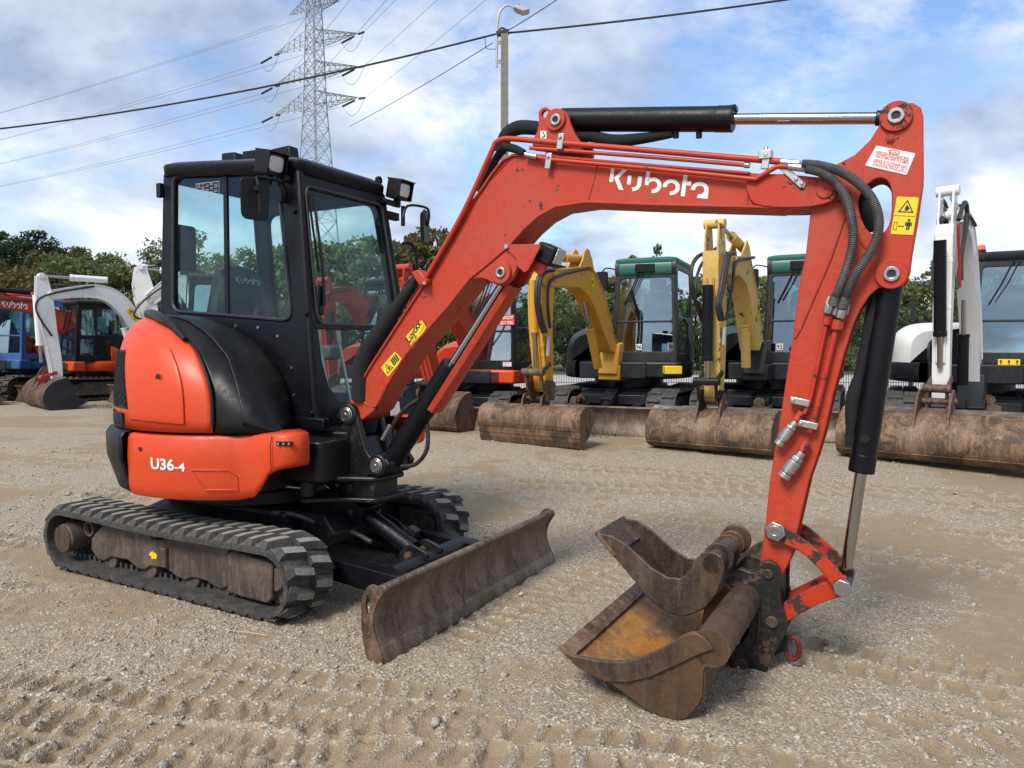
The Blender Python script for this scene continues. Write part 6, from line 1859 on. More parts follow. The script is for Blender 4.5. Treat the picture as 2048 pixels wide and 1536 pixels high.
# ------------------------------------------------------------------ the other excavators
def vstrip(pts, ths):                              # outline round a centre line, own half-thickness at each point
    n = len(pts); L, Q = [], []
    for i in range(n):
        a, b = pts[max(i - 1, 0)], pts[min(i + 1, n - 1)]
        tx, tz = b[0] - a[0], b[1] - a[1]; h = math.hypot(tx, tz) or 1
        L.append((pts[i][0] - tz / h * ths[i], pts[i][1] + tx / h * ths[i])); Q.append((pts[i][0] + tz / h * ths[i], pts[i][1] - tx / h * ths[i]))
    return L + Q[::-1]
def smooth_line(pts, ths, k=5):
    c = catmull([Vector((p[0], p[1], t)) for p, t in zip(pts, ths)], k)
    return [(p.x, p.y) for p in c], [p.z for p in c]
def gen_cab(parent, x0, x1, y0, y1, z0, z1, mat, roof, seat, lean=.10, taper=.05, wip=True, visor=False):
    xf = lambda z: x1 - lean * (z - z0) / (z1 - z0)
    xr = lambda z: x0 + .02 * (z - z0)
    ya = lambda z: y0 + taper * (z - z0) / (z1 - z0)
    yb = lambda z: y1 - taper * (z - z0) / (z1 - z0)
    zl = z0 + (z1 - z0) * .42
    th = .045
    out = [(xr(z0), z0), (xf(z0), z0), (xf(z1), z1), (xr(z1), z1)]
    L = x1 - x0
    hu = rnd([(x0 + .12 * L, zl + .05), (xf(zl) - .09, zl + .05), (xf(z1) - .09, z1 - .09), (x0 + .14 * L, z1 - .09)], .07)
    hl = rnd([(x0 + .35 * L, z0 + .12), (xf(z0) - .1, z0 + .12), (xf(zl) - .09, zl - .02), (x0 + .35 * L, zl - .02)], .06)
    body = MB().plate(out, [hu], lambda u, v, w: (u, ya(v) + th * w, v)).build('cab_side', mat, parent, bevel=.012)
    MB().plate(out, [hu, hl], lambda u, v, w: (u, yb(v) - th * w, v)).build('cab_door', mat, parent, bevel=.012)
    t_ = lambda t, z: ya(z) + (yb(z) - ya(z)) * t
    top_ = z1 - (.20 if visor else .10)
    fu = rnd([(.075, zl), (.925, zl), (.91, top_), (.09, top_)], .05)
    fl = rnd([(.075, z0 + .14), (.925, z0 + .14), (.925, zl - .03), (.075, zl - .03)], .05)
    MB().plate([(0, z0), (1, z0), (1, z1), (0, z1)], [fu, fl], lambda u, v, w: (xf(v) - th * w, t_(u, v), v)).build('cab_front', mat, parent, bevel=.012)
    ru = rnd([(.10, zl + .1), (.90, zl + .1), (.88, z1 - .12), (.12, z1 - .12)], .05)
    MB().plate([(0, z0), (1, z0), (1, z1), (0, z1)], [ru], lambda u, v, w: (xr(v) + th * w, t_(u, v), v)).build('cab_rear', mat, parent, bevel=.012)
    g = M['glass_bg']
    MB().plate(fu, (), lambda u, v, w: (xf(v) - .012 - .004 * w, t_(u, v), v)).build('windscreen', g, parent, sharp=0)
    MB().plate(fl, (), lambda u, v, w: (xf(v) - .012 - .004 * w, t_(u, v), v)).build('lower_pane', g, parent, sharp=0)
    MB().plate(ru, (), lambda u, v, w: (xr(v) + .012 + .004 * w, t_(u, v), v)).build('rear_pane', g, parent, sharp=0)
    MB().plate(hu, (), lambda u, v, w: (u, ya(v) + .012 + .004 * w, v)).build('window_pane', g, parent, sharp=0)
    MB().plate(hu, (), lambda u, v, w: (u, yb(v) - .012 - .004 * w, v)).build('window_pane', g, parent, sharp=0)
    MB().plate(hl, (), lambda u, v, w: (u, yb(v) - .012 - .004 * w, v)).build('window_pane', g, parent, sharp=0)
    rows = []
    for ins, z in ((0, z1 - .01), (-.015, z1 + .01), (-.015, z1 + .06), (.02, z1 + .09), (.10, z1 + .105), (.25, z1 + .11)):
        rows.append([(x, y, z) for x, y in rnd([(xr(z1) + ins, ya(z1) + ins), (xf(z1) - ins + .02, ya(z1) + ins), (xf(z1) - ins + .02, yb(z1) - ins), (xr(z1) + ins, yb(z1) - ins)], .08, 4)])
    rf = MB().grid(rows, False, True); rf.add(rows[-1], [tuple(range(len(rows[-1])))]); rf.add(rows[0], [tuple(range(len(rows[0])))])
    rf.build('cab_roof', roof, parent, sharp=45)
    if visor:
        vp = [(xf(z1) + .012, z1 - .165), (xf(z1) + .045, z1 - .10), (xf(z1) + .035, z1 + .01), (xf(z1) - .02, z1 + .085), (xf(z1) - .06, z1 + .06), (xf(z1) - .05, z1 - .165)]
        MB().prism(smooth2(vp, 2), ya(z1) + .06, yb(z1) - .06).build('roof_visor', roof, parent, bevel=.006)
        for sg_ in (ya(z1) + .03, yb(z1) - .03):
            MB().prism(vp, sg_ - .035, sg_ + .035).build('visor_end', mat, parent, bevel=.008)
        MB().box((xf(z1) + .05, (y0 + y1) / 2, z1 - .06), (.03, .28, .12)).build('wiper_motor', M['plastic'], parent, bevel=.01)
    ym = (y0 + y1) / 2; xm = x0 + .38 * L
    sh = rnd([(-.24, 0), (.24, 0), (.20, .62), (-.20, .62)], .12)
    MB().plate(sh, (), lambda u, v, w: (xm - .06 - .10 * v + .10 * w, ym + u, z0 + .42 + v)).build('seat_back', seat, parent, bevel=.03)
    MB().plate(rnd([(-.13, 0), (.13, 0), (.12, .18), (-.12, .18)], .05), (), lambda u, v, w: (xm - .14 + .08 * w, ym + u, z0 + 1.08 + v)).build('headrest', seat, parent, bevel=.02)
    MB().box((xm + .22, ym, z0 + .38), (.5, .48, .14)).box((xm + .15, ym, z0 + .16), (.4, .4, .32)).build('seat_cushion', seat, parent, bevel=.03)
    for s_ in (-1, 1):
        MB().box((xm + .30, ym + s_ * .33, z0 + .48), (.5, .12, .12)).build('console', M['seat'], parent, bevel=.02)
        MB().cyl((xm + .5, ym + s_ * .33, z0 + .5), (xm + .52, ym + s_ * .33, z0 + .76), .018).build('lever', M['seat'], parent)
    MB().box((x0 + L / 2, ym, z0 - .01), (L * .96, (y1 - y0) * .96, .04)).build('cab_floor', M['seat'], parent)
    if wip:
        zz0 = z1 - .02
        MB().tube([(xf(zz0) + .03, t_(.45, zz0), zz0), (xf(zz0 - .3) + .03, t_(.30, zz0 - .3), zz0 - .32), (xf(zz0 - .5) + .03, t_(.18, zz0 - .5), zz0 - .55)], .010, 5).build('wiper', M['plastic'], parent)
        MB().tube([(xf(zz0) + .03, t_(.52, zz0), zz0), (xf(zz0 - .3) + .03, t_(.38, zz0 - .3), zz0 - .30), (xf(zz0 - .5) + .03, t_(.25, zz0 - .5), zz0 - .52)], .007, 5).build('wiper_arm', M['plastic'], parent)
    # hinges, handle, mirror
    MB().box((x0 + .55 * L, yb(zl) + .015, zl + .01), (.14, .03, .05)).build('door_handle', M['plastic'], parent, bevel=.005)
    mm = MB().plate(rnd([(-.09, -.14), (.09, -.14), (.09, .14), (-.09, .14)], .04), (), lambda u, v, w: (xf(z1) - .02 + .04 * w, y0 - .16 + u, z1 - .22 + v)).build('mirror', M['plastic'], parent, bevel=.008)
    MB().tube([(xf(z1) - .02, y0 - .16, z1 - .08), (xf(z1) - .02, y0 - .10, z1 - .03), (xf(z1) - .03, y0 + .05, z1 - .06)], .010, 6, smooth=3).build('mirror_arm', M['plastic'], mm)
    return body
def bucket_part(parent, px, y, width, mat, s=1.0, kind='belly', sidemat=None, lip=None):
    # a ditching bucket standing on the ground, its back towards the viewer (+X), mouth towards the machine
    if kind == 'flat':                             # rounded top, straight worn plates below
        prof = [(-.26, .40), (-.16, .50), (-.02, .53), (.10, .49), (.165, .40), (.175, .30), (.168, .26), (.15, .17), (.125, .085), (.095, .0)]
        inside = [(-.10, .12), (-.24, .30)]
    else:
        prof = [(-.10, .54), (.06, .50), (.17, .42), (.245, .31), (.27, .20), (.245, .10), (.17, .025), (.06, .0), (-.10, .005), (-.26, .06), (-.36, .12)]
        inside = [(-.24, .22), (-.16, .38)]
    T = lambda p: (px + p[0] * s, p[1] * s)
    c = [T(p) for p in prof]
    c = smooth2(c, 4, False) if kind != 'flat' else smooth2(c[:6], 4, False) + c[6:]
    b = MB().prism(strip2(c, .022 * s), y - width / 2 + .012, y + width / 2 - .012).build('bucket', mat, parent, bevel=.003)
    side = c + [T(p) for p in inside]
    for sg in (-1, 1):
        sd_ = [(x + (x - px) * .025, z * 1.012) for x, z in side]
        MB().prism(sd_, y + sg * (width / 2 + .004), y + sg * (width / 2 - .016)).build('bucket_side', sidemat or mat, b, bevel=.003)
    def bar(p0, p1, th, out, nm, m):
        q0, q1 = T(p0), T(p1)
        MB().prism(strip2([(q0[0] + out, q0[1]), (q1[0] + out, q1[1])], th), y - width / 2 - .002, y + width / 2 + .002).build(nm, m, b, bevel=.002)
    if kind == 'flat':
        bar((.178, .285), (.165, .225), .016, .006, 'wear_strip', M['rust'])
        bar((.146, .150), (.141, .132), .014, .006, 'weld_strip', mat)
        bar((.125, .085), (.090, -.005), .026, .0, 'cutting_edge', M['rust'])
    else:
        bar((-.09, .545), (.06, .507), .020, .008, 'top_plate', M[lip or 'rust_blade'])
        bar((.235, .085), (.20, .050), .018, .010, 'weld_strip', mat)
        bar((-.27, .065), (-.39, .125), .03, .0, 'cutting_edge', M['rust'])
    for sg in (-1, 1):
        if kind == 'flat':
            ear = [T(p) for p in ((-.16, .49), (-.19, .62), (-.10, .70), (.0, .68), (.05, .60), (.06, .50))]
        else:
            ear = [T(p) for p in ((-.10, .53), (-.14, .68), (-.04, .76), (.08, .70), (.16, .56), (.235, .36), (.20, .36), (.10, .48))]
        MB().prism(ear, y + sg * .17 * s, y + sg * (.17 * s - .026)).build('bucket_ear', M['rust'], b, bevel=.003)
    MB().cyl(Vector((*T((-.07, .63)), 0)).xzy if False else (T((-.07, .63))[0], y - .19 * s, T((-.07, .63))[1]), (T((-.07, .63))[0], y + .19 * s, T((-.07, .63))[1]), .035 * s).build('bucket_pin', M['rust'], b)
    return b
def excavator(label, F, s, paint_m, body_m, cab_m, roof_m, boom, arm, bucket, seat=None, boomY=-.22, boomW=.11, cylm='navy_black', skirt_m=None, group=None, blade_m='rust_blade', cab_on=True, boom_m=None,
              root=None, armcyl=None, boomcyl=None, bkcyl=None, bk_s=1.0, bk_mat='rust_tan', cab_z=(.98, 2.37), bk_dx=.06, bk_yo=0.0, bk_kind='belly', bk_side=None, boom_poly=None, boom_lug=None, visor=False, link_m=None, swing=0.0, rootX=.95):
    e = empty('excavator', F.o, F.yaw); tag(e, label, 'excavator', group or 'excavators parked in the yard')
    pm = M[paint_m]; bm = M[boom_m or paint_m]
    tw, tl, sh = .97 * s, 1.22 * s, .40 * s
    r = .27 * s
    path = track_path(-tl + r, tl - r, r + .03, r, 10)
    for sg in (-1, 1):
        yc = sg * (tw - sh / 2)
        bl_ = track_belt(e, yc, sh, path, M['rubber'], None)
        lg = MB()
        for row in (0, 1):
            for (x, z, tx, tz) in sample_loop(path, 40, .5 * row):
                nx, nz = -tz, tx
                if x * nx + (z - r - .03) * nz < 0: nx, nz = -nx, -nz
                mt = Matrix(((tx, 0, nx), (0, 1, 0), (tz, 0, nz)))
                lg.box((x + nx * .012, yc + (row - .5) * sh * .46, z + nz * .012), (.055 * s, sh * .44, .036), mt, 0, (.7, .95))
        o = lg.build('track_lugs', M['lug_rubber'], bl_, recalc=False, sharp=0); o['kind'] = 'stuff'
        fr = MB().prism(rnd([(-tl * .7, r * .55), (tl * .72, r * .55), (tl * .72, r * 1.5), (tl * .5, r * 1.75), (-tl * .6, r * 1.75), (-tl * .72, r * 1.4)], .05), yc - sh * .38, yc + sh * .38)
        fr.build('track_frame', M['frame_rust'], e, bevel=.01)
        MB().cyl((tl - r, yc - sh * .2, r + .03), (tl - r, yc + sh * .2, r + .03), r * .72, n=20).build('idler', M['frame_rust'], e)
        MB().cyl((-tl + r, yc - sh * .3, r + .03), (-tl + r, yc + sh * .46, r + .03), r * .5, n=20).build('final_drive', M['frame_rust'], e)
        MB().prism([(.3 * s, .25 * s), (.3 * s, .42 * s), (1.55 * s, .36 * s), (1.55 * s, .16 * s)], sg * .38 * s, sg * .50 * s).build('blade_arm', M['slate'], e, bevel=.008)
    MB().box((0, 0, .44 * s), (1.3 * s, 1.1 * s, .26 * s)).prism([(-.6 * s, .40 * s), (.9 * s, .36 * s), (.9 * s, .50 * s), (.3 * s, .62 * s), (-.5 * s, .62 * s)], -.5 * s, .5 * s).build('undercarriage_frame', M['slate'], e, bevel=.01)
    MB().cyl((0, 0, .5 * s), (0, 0, .72 * s), .52 * s, n=36).build('slew_ring', M['black_worn'], e)
    xb = 1.62 * s
    MB().prism([(xb + x * s * 1.2, max(.0, z * s * 1.25 - .0)) for x, z in bp], -tw, tw).build('dozer_blade', M[blade_m], e, bevel=.005)
    MB().cyl((.55 * s, 0, .62 * s), (1.45 * s, 0, .26 * s), .055 * s).box((1.0 * s, 0, .46 * s), (.34 * s, .18 * s, .13 * s), (0, R(22), 0)).build('blade_cylinder', M['slate'], e, bevel=.006)
    # upper body
    RR = .98 * s
    zA, zM, zC = .72 * s, .98 * s, 1.52 * s
    ang0, ang1 = 48, 322
    rows = []
    for i in range(61):
        a = ang0 + (ang1 - ang0) * i / 60
        c, sn = ringsec(a)
        rows.append([(c * (RR + d), sn * (RR + d), z) for d, z in ((-.10, zA), (-.03, zA + .01), (0, zA + .05), (.0, zM - .04), (-.015, zM), (-.06, zM + .004))])
    sk = MB().grid(rows); 
    sk.add([rows[i][0] for i in range(61)], [tuple(range(61))]); sk.add([rows[i][-1] for i in range(61)], [tuple(range(61))])
    sk.build('body_skirt', M[skirt_m or body_m], e, sharp=50)
    rows = []
    for i in range(41):
        a = 92 + (312 - 92) * i / 40
        c, sn = ringsec(a)
        top = zC - .12 * max(0, (a - 255) / 57)
        row = []
        for k in range(9):
            ph = R(90 * k / 8)
            cc, ss = math.cos(ph) ** .55, math.sin(ph) ** .55
            f_ = .40 + .57 * cc
            row.append((c * RR * f_, sn * RR * f_, zM + (top - zM) * ss))
        rows.append(row)
    bn = MB().grid(rows); bn.add([r_[-1] for r_ in rows], [tuple(range(41))]); bn.add(rows[0], [tuple(range(9))]); bn.add(rows[-1], [tuple(range(9))])
    bn.build('bonnet', M[body_m], e, sharp=50)
    MB().box((.45 * s, .0, .85 * s), (.9 * s, 1.0 * s, .24 * s)).build('front_frame', M['slate'], e, bevel=.02)
    MB().box((.72 * s, .46 * s, .86 * s), (.30 * s, .95 * s, .24 * s)).build('cab_base', M[skirt_m or body_m], e, bevel=.03)
    gr = MB()
    for k in range(7):
        gr.box((.875 * s, .42 * s, (.78 + .025 * k) * s), (.012, .46 * s, .010))
    gr.build('vent', M['ink'], e)
    if cab_on:
        gen_cab(e, -.46 * s, .80 * s, -.06 * s, .92 * s, cab_z[0] * s, cab_z[1] * s, M[cab_m], M[roof_m], M[seat or 'seat'], visor=visor)
    # front linkage
    before = set(e.children)
    FB = Frame(F.o.x, F.o.y, F.yaw + swing, F.o.z)
    Y = -rootX * s * math.sin(swing) + boomY * math.cos(swing)
    J = lambda p: FB.P(p[0], p[1], Y)
    (bpts, bth), (apts, ath) = boom, arm
    bl2, bt2 = smooth_line([J(p) for p in bpts], bth)
    al2, at2 = smooth_line([J(p) for p in apts], ath)
    W2 = boomW
    if boom_poly:
        bq_ = [FB.P(a_, b_, Y + W2) for a_, b_ in boom_poly]
        bo = MB().prism(bq_, Y - W2, Y + W2).build('boom', bm, e, bevel=.008)
        ncut = boom_poly.index(max(boom_poly, key=lambda q: q[1]))
        MB().prism(strip2(bq_[:ncut], .02), Y - W2 - .012, Y + W2 + .012).build('top_flange', bm, bo, bevel=.003)
        MB().prism(strip2(bq_[ncut + 1:], .018), Y - W2 - .010, Y + W2 + .010).build('bottom_flange', bm, bo, bevel=.003)
    else:
        bo = MB().prism(vstrip(bl2, bt2), Y - W2, Y + W2).build('boom', bm, e, bevel=.010)
        MB().prism(strip2(vstrip(bl2, bt2)[:len(bl2)], .018), Y - W2 - .010, Y + W2 + .010).build('top_flange', bm, bo, bevel=.003)
        MB().prism(strip2(vstrip(bl2, bt2)[len(bl2):], .018), Y - W2 - .010, Y + W2 + .010).build('bottom_flange', bm, bo, bevel=.003)
    if boom_lug:
        lq = [FB.P(a_, b_, Y + W2) for a_, b_ in boom_lug]
        for sg in (-1, 1):
            MB().prism(lq, Y + sg * W2, Y + sg * (W2 - .025)).build('cylinder_lug', bm, bo, bevel=.004)
    # arm: two side plates, a box between them that stops short of the head
    ao_out = vstrip(al2, at2)
    AWd = W2 * .85
    ao = MB().prism(ao_out, Y - AWd, Y - AWd + .022).prism(ao_out, Y + AWd - .022, Y + AWd).prism(vstrip(al2[5:], [q * .9 for q in at2[5:]]), Y - AWd + .022, Y + AWd - .022).build('arm', bm, e, bevel=.006)
    MB().prism(strip2(vstrip(al2, at2)[:len(al2)][4:], .016), Y - AWd - .008, Y + AWd + .008).build('arm_flange', bm, ao, bevel=.003)
    for fr_ in (.28, .42, .62):
        i_ = int(len(al2) * fr_); MB().box((al2[i_][0] + at2[i_] * .95, Y, al2[i_][1]), (.03, AWd * 2.3, .05)).build('pipe_clamp', bm, ao, bevel=.004)
    for yo in (-.45, .45):
        MB().tube([(al2[i_][0] + at2[i_] + .025, Y + yo * AWd, al2[i_][1]) for i_ in range(7, len(al2) - 3)], .012, 6).build('arm_pipe', bm, ao)
    b0 = bl2[0]
    # swing post
    MB().prism([(b0[0] - .10, b0[1] + .10), (b0[0] + .10, b0[1] + .08), (b0[0] + .20, b0[1] - .36 * s), (b0[0] - .12, b0[1] - .42 * s)], Y - .15 * s, Y + .15 * s).box((b0[0] - .10, Y, b0[1] - .34 * s), (.5 * s, .34 * s, .22 * s)).build('swing_bracket', M[root or 'slate'], e, bevel=.02)
    for (x, z) in (b0, bl2[-1], al2[0], al2[-1]):
        MB().cyl((x, Y - W2 * 1.22, z), (x, Y + W2 * 1.22, z), .055 * s, n=16).build('pin_boss', bm, e, bevel=.006)
    def hydg(nm, a, b, fr_=.55, r_=.06, mt=cylm, yo=0.0):
        a, b = J(a), J(b)
        a = Vector((a[0], Y + yo, a[1])); b = Vector((b[0], Y + yo, b[1])); d = b - a
        o = MB().cyl(a, a + d * fr_, r_ * s, n=18).cyl(a + d * (fr_ - .04), a + d * fr_, r_ * 1.1 * s, n=18).build(nm, M[mt], e, bevel=.004)
        MB().cyl(a + d * (fr_ - .02), b, r_ * .45 * s, n=14).build('rod', M['chrome'], o)
        return o
    if armcyl: hydg('arm_cylinder', *armcyl)
    if boomcyl: hydg('boom_cylinder', *boomcyl)
    if bkcyl: hydg('bucket_cylinder', *bkcyl)
    # hoses looping from boom to arm
    p_, q_ = bl2[int(len(bl2) * .75)], al2[int(len(al2) * .55)]
    for k, yo in enumerate((-1.35, -1.15, 1.25)):
        mid = ((bl2[-1][0] + .10 + .06 * k), bl2[-1][1] + .12 - .10 * k)
        MB().tube([(p_[0], Y + yo * W2, p_[1] + .10), (mid[0] - .12, Y + yo * W2 * 1.1, mid[1] + .06), (mid[0] + .04, Y + yo * W2 * 1.2, mid[1] - .22), (q_[0] + .0, Y + yo * W2, q_[1])], .020 * s, 8, smooth=5).build('hose', M['hose'], e)
    # bucket
    if bucket:
        t = al2[-1]
        lk = M[link_m or 'black_worn']
        for sg in (-1, 1):
            MB().prism(strip2([(t[0] + .03, t[1] + .30 * s), (t[0] + .26 * s, t[1] + .20 * s), (t[0] + .20 * s, t[1] - .02)], .06 * s), Y + sg * W2 * .9, Y + sg * (W2 * .9 + .03)).build('bucket_link', lk, e, bevel=.006)
        MB().cyl((t[0] + .26 * s, Y - W2 * 1.5, t[1] + .20 * s), (t[0] + .26 * s, Y + W2 * 1.5, t[1] + .20 * s), .045 * s).build('link_pin', lk, e)
        for sg in (-1, 1):
            MB().prism([(t[0] - .07 * s, t[1] + .05), (t[0] + .0, t[1] + .09 * s), (t[0] + .14 * s, t[1] + .10), (t[0] + .19 * s, t[1] + .02), (t[0] + .12, t[1] - .16 * s), (t[0] - .04 * s, t[1] - .14)], Y + sg * W2, Y + sg * (W2 + .03)).build('coupler_plate', lk, e, bevel=.005)
        bucket_part(e, t[0] + bk_dx, Y + bk_yo, bucket, M[bk_mat], bk_s, bk_kind, M[bk_side] if bk_side else None)
    if swing:
        for ch in e.children:
            if ch not in before:
                ch.rotation_euler = (0, 0, swing)
    return e, bo, ao, bl2, al2


BY = -.05
Fy1 = Frame(1.81, 11.34, R(-114.3), .12)
y1, bo1, ao1, _, _ = excavator('yellow excavator with green cab roof, its arm hanging beside the orange boom cylinder', Fy1, 1.0, 'yellow', 'slate', 'slate', 'green',
    ([(1226, 698), (1214, 640), (1192, 583), (1160, 552), (1096, 556)], [.12, .16, .17, .15, .10]),
    boom_poly=[(1084, 546), (1100, 541), (1140, 538), (1180, 532), (1190, 546), (1209, 589), (1220, 640), (1230, 680), (1237, 692), (1233, 708), (1220, 700), (1208, 669), (1190, 617), (1176, 589), (1158, 574), (1130, 571), (1090, 572), (1080, 560)],
    boom_lug=[(1158, 537), (1166, 520), (1170, 503), (1175, 496), (1180, 502), (1186, 525), (1190, 546)], visor=True, bk_kind='flat', bk_s=.88, bk_yo=-.12, link_m='rust', boomW=.10, arm=([(1082, 530), (1084, 565), (1082, 640), (1086, 720), (1088, 775)], [.10, .16, .14, .11, .08]), bucket=1.46, boomY=BY, root='yellow', swing=R(-9),
    armcyl=((1178, 520), (1092, 512), .6, .055, 'yellow'), boomcyl=((1196, 735), (1168, 600), .6, .06, 'yellow'), bkcyl=((1066, 560), (1070, 735), .6, .05, 'yellow', -.0))
Fy2 = Frame(3.90, 10.93, R(-116), .12)
y2, bo2_, ao2_, _, _ = excavator('faded yellow excavator with green cab roof, its worn arm upright beside a dark cylinder', Fy2, 1.0, 'yellow_worn', 'slate', 'slate', 'green',
    ([(1516, 695), (1512, 640), (1505, 575), (1488, 532), (1455, 524)], [.12, .16, .17, .15, .10]),
    boom_poly=[(1450, 528), (1456, 518), (1467, 514), (1500, 514), (1511, 574), (1519, 630), (1525, 683), (1520, 701), (1512, 700), (1505, 640), (1498, 590), (1491, 565), (1479, 551), (1458, 548), (1448, 540)],
    boom_lug=[(1482, 516), (1490, 495), (1495, 480), (1500, 495), (1503, 516)], visor=True, bk_s=.86, link_m='black_worn', boomW=.10, arm=([(1430, 448), (1430, 520), (1431, 620), (1431, 720), (1428, 795)], [.09, .15, .14, .11, .08]), bucket=1.46, boomY=BY, root='slate', bk_mat='rust_tan', swing=R(-8.4),
    armcyl=((1490, 500), (1442, 452), .6, .06, 'yellow_worn'), boomcyl=((1492, 735), (1490, 590), .6, .06, 'yellow_worn'), bkcyl=((1416, 570), (1414, 772), .75, .06, 'navy_black'))
Fw = Frame(6.26, 10.0, R(-118), .10)
w1, _, _, _, _ = excavator('white excavator with black cab, orange beacon and very wide tan bucket', Fw, 1.02, 'white', 'white', 'slate', 'slate',
    ([(1945, 760), (1942, 660), (1936, 560), (1928, 470), (1912, 430)], [.11, .13, .13, .11, .08]),
    ([(1896, 382), (1893, 470), (1890, 560), (1886, 660), (1883, 812)], [.07, .11, .10, .08, .06]), 1.85, link_m='rust', boomW=.09, boomY=BY, skirt_m='slate', seat='seat_grey', root='slate', bk_mat='rust_tan', swing=R(-13.5),
    armcyl=((1932, 450), (1904, 395), .6, .055, 'navy_black'), boomcyl=((1925, 770), (1928, 600), .6, .06, 'navy_black'), bkcyl=((1880, 480), (1880, 735), .75, .06, 'navy_black'), bk_s=1.0, bk_dx=.30, cab_z=(.98, 2.27))
bq = at(1960, 492, 9.55)
bc_ = MB().cyl((0, 0, -.045), (0, 0, -.015), .075, .07, n=18).build('beacon_base', M['plastic'], None)
# the beacon belongs to the white machine's roof
bc_.parent = w1
wl_ = Matrix.Rotation(-Fw.yaw, 3, 'Z') @ (bq - Fw.o)
bc_.location = (wl_.x, wl_.y, 1.02 * 2.27 + .155)
bn_ = MB().cyl((0, 0, -.015), (0, 0, .055), .068, .058, n=18).build('beacon', M['amber'], w1, bevel=.012); bn_.location = bc_.location

# orange machines behind the boom of the front one
Fr1 = Frame(-.42, 11.8, R(-113), .12)
r1, rb1, _, _, _ = excavator('orange excavator with black cab and red sold sticker, partly hidden behind the front boom cylinder', Fr1, .86, 'orange_worn', 'orange', 'plastic', 'plastic',
    ([(948, 715), (925, 650), (895, 600), (850, 566), (810, 560)], [.10, .14, .15, .13, .08]),
    ([(806, 535), (812, 570), (840, 650), (862, 740), (872, 790)], [.08, .13, .12, .09, .07]), 1.2, boomY=BY, skirt_m='orange', swing=R(-10), bk_mat='rust', cab_z=(.98, 2.62))
Fr0 = Frame(-2.3, 13.3, R(-118), .12)
r0, rb0, _, _, _ = excavator('orange excavator mostly hidden behind the black cab of the front machine', Fr0, .86, 'orange_worn', 'orange', 'plastic', 'plastic',
    ([(760, 715), (735, 650), (715, 610), (690, 590), (650, 590)], [.10, .14, .15, .13, .08]),
    ([(648, 560), (650, 600), (655, 660), (660, 740), (662, 790)], [.08, .13, .12, .09, .07]), 1.2, boomY=BY, skirt_m='orange', swing=R(-10), bk_mat='rust', cab_z=(.98, 2.62))
# machines at the far end
Fl1 = Frame(-6.75, 15.9, R(-135), .12)
l1, lb1, _, _, _ = excavator('white excavator at the far end with dark sided brown bucket on the ground', Fl1, 1.0, 'white_worn', 'white', 'slate', 'slate',
    ([(300, 705), (268, 645), (232, 600), (185, 583), (100, 590)], [.11, .14, .15, .12, .08]),
    ([(82, 552), (88, 600), (98, 660), (110, 720), (116, 775)], [.09, .14, .12, .10, .07]), 1.75, boomY=BY, skirt_m='slate', root='slate', bk_mat='rust', bk_side='slate', link_m='red', boomW=.09, bk_yo=-.38,
    armcyl=((214, 560), (88, 552), .6, .06, 'white_worn'), boomcyl=((262, 700), (238, 625), .6, .06, 'white_worn'), bkcyl=((72, 590), (82, 725), .75, .06, 'white_worn'), bk_s=1.1)
Fl2 = Frame(-5.4, 14.0, R(-155), .12)
l2e, _, _, _, _ = excavator('white excavator whose raised arm head shows just behind the orange bonnet', Fl2, 1.0, 'white_worn', 'white', 'slate', 'slate',
    ([(430, 720), (410, 650), (385, 590), (350, 568), (300, 600)], [.13, .17, .18, .15, .10]),
    ([(281, 535), (286, 575), (300, 630), (312, 690), (322, 760)], [.10, .17, .15, .11, .08]), None, boomY=BY, skirt_m='slate', root='slate', armcyl=((360, 545), (292, 538), .6, .05, 'white_worn'), bkcyl=((296, 600), (312, 700), .7, .05, 'navy_black'))
Fl3 = Frame(-9.5, 16.6, R(-128), .12)
l3, lb3, _, bl3, _ = excavator('orange excavator with dark cab behind the white arm at the far end', Fl3, .88, 'orange_worn', 'orange', 'plastic', 'plastic',
    ([(172, 712), (146, 670), (108, 636), (60, 612), (-60, 598)], [.12, .15, .16, .14, .09]),
    ([(-70, 570), (-66, 610), (-60, 680), (-50, 750), (-45, 790)], [.10, .14, .12, .10, .08]), 1.2, boomY=BY, skirt_m='orange', bk_mat='rust', armcyl=((60, 585), (-60, 575), .6, .06, 'plastic'))
Fl4 = Frame(-11.3, 17.0, R(-110), .12)
l4, _, _, _, _ = excavator('blue excavator with blue cab frame at the edge of the picture', Fl4, .92, 'blue', 'blue', 'blue', 'blue',
    ([(32, 735), (22, 690), (5, 650), (-20, 625), (-60, 620)], [.12, .15, .16, .14, .09]),
    ([(-62, 590), (-60, 640), (-58, 700), (-55, 760), (-52, 790)], [.10, .14, .12, .10, .08]), 1.2, boomY=BY, skirt_m='blue', bk_mat='rust')
Fl5 = Frame(-13.2, 20.0, R(-100), .12)
l5, _, _, _, _ = excavator('dark red excavator behind the blue one', Fl5, 1.05, 'red', 'red', 'red', 'red',
    ([(20, 700), (15, 640), (0, 600), (-30, 570), (-70, 570)], [.12, .15, .16, .14, .09]),
    ([(-72, 560), (-70, 600), (-66, 660), (-60, 720), (-58, 770)], [.10, .14, .12, .10, .08]), None, boomY=BY, skirt_m='red')
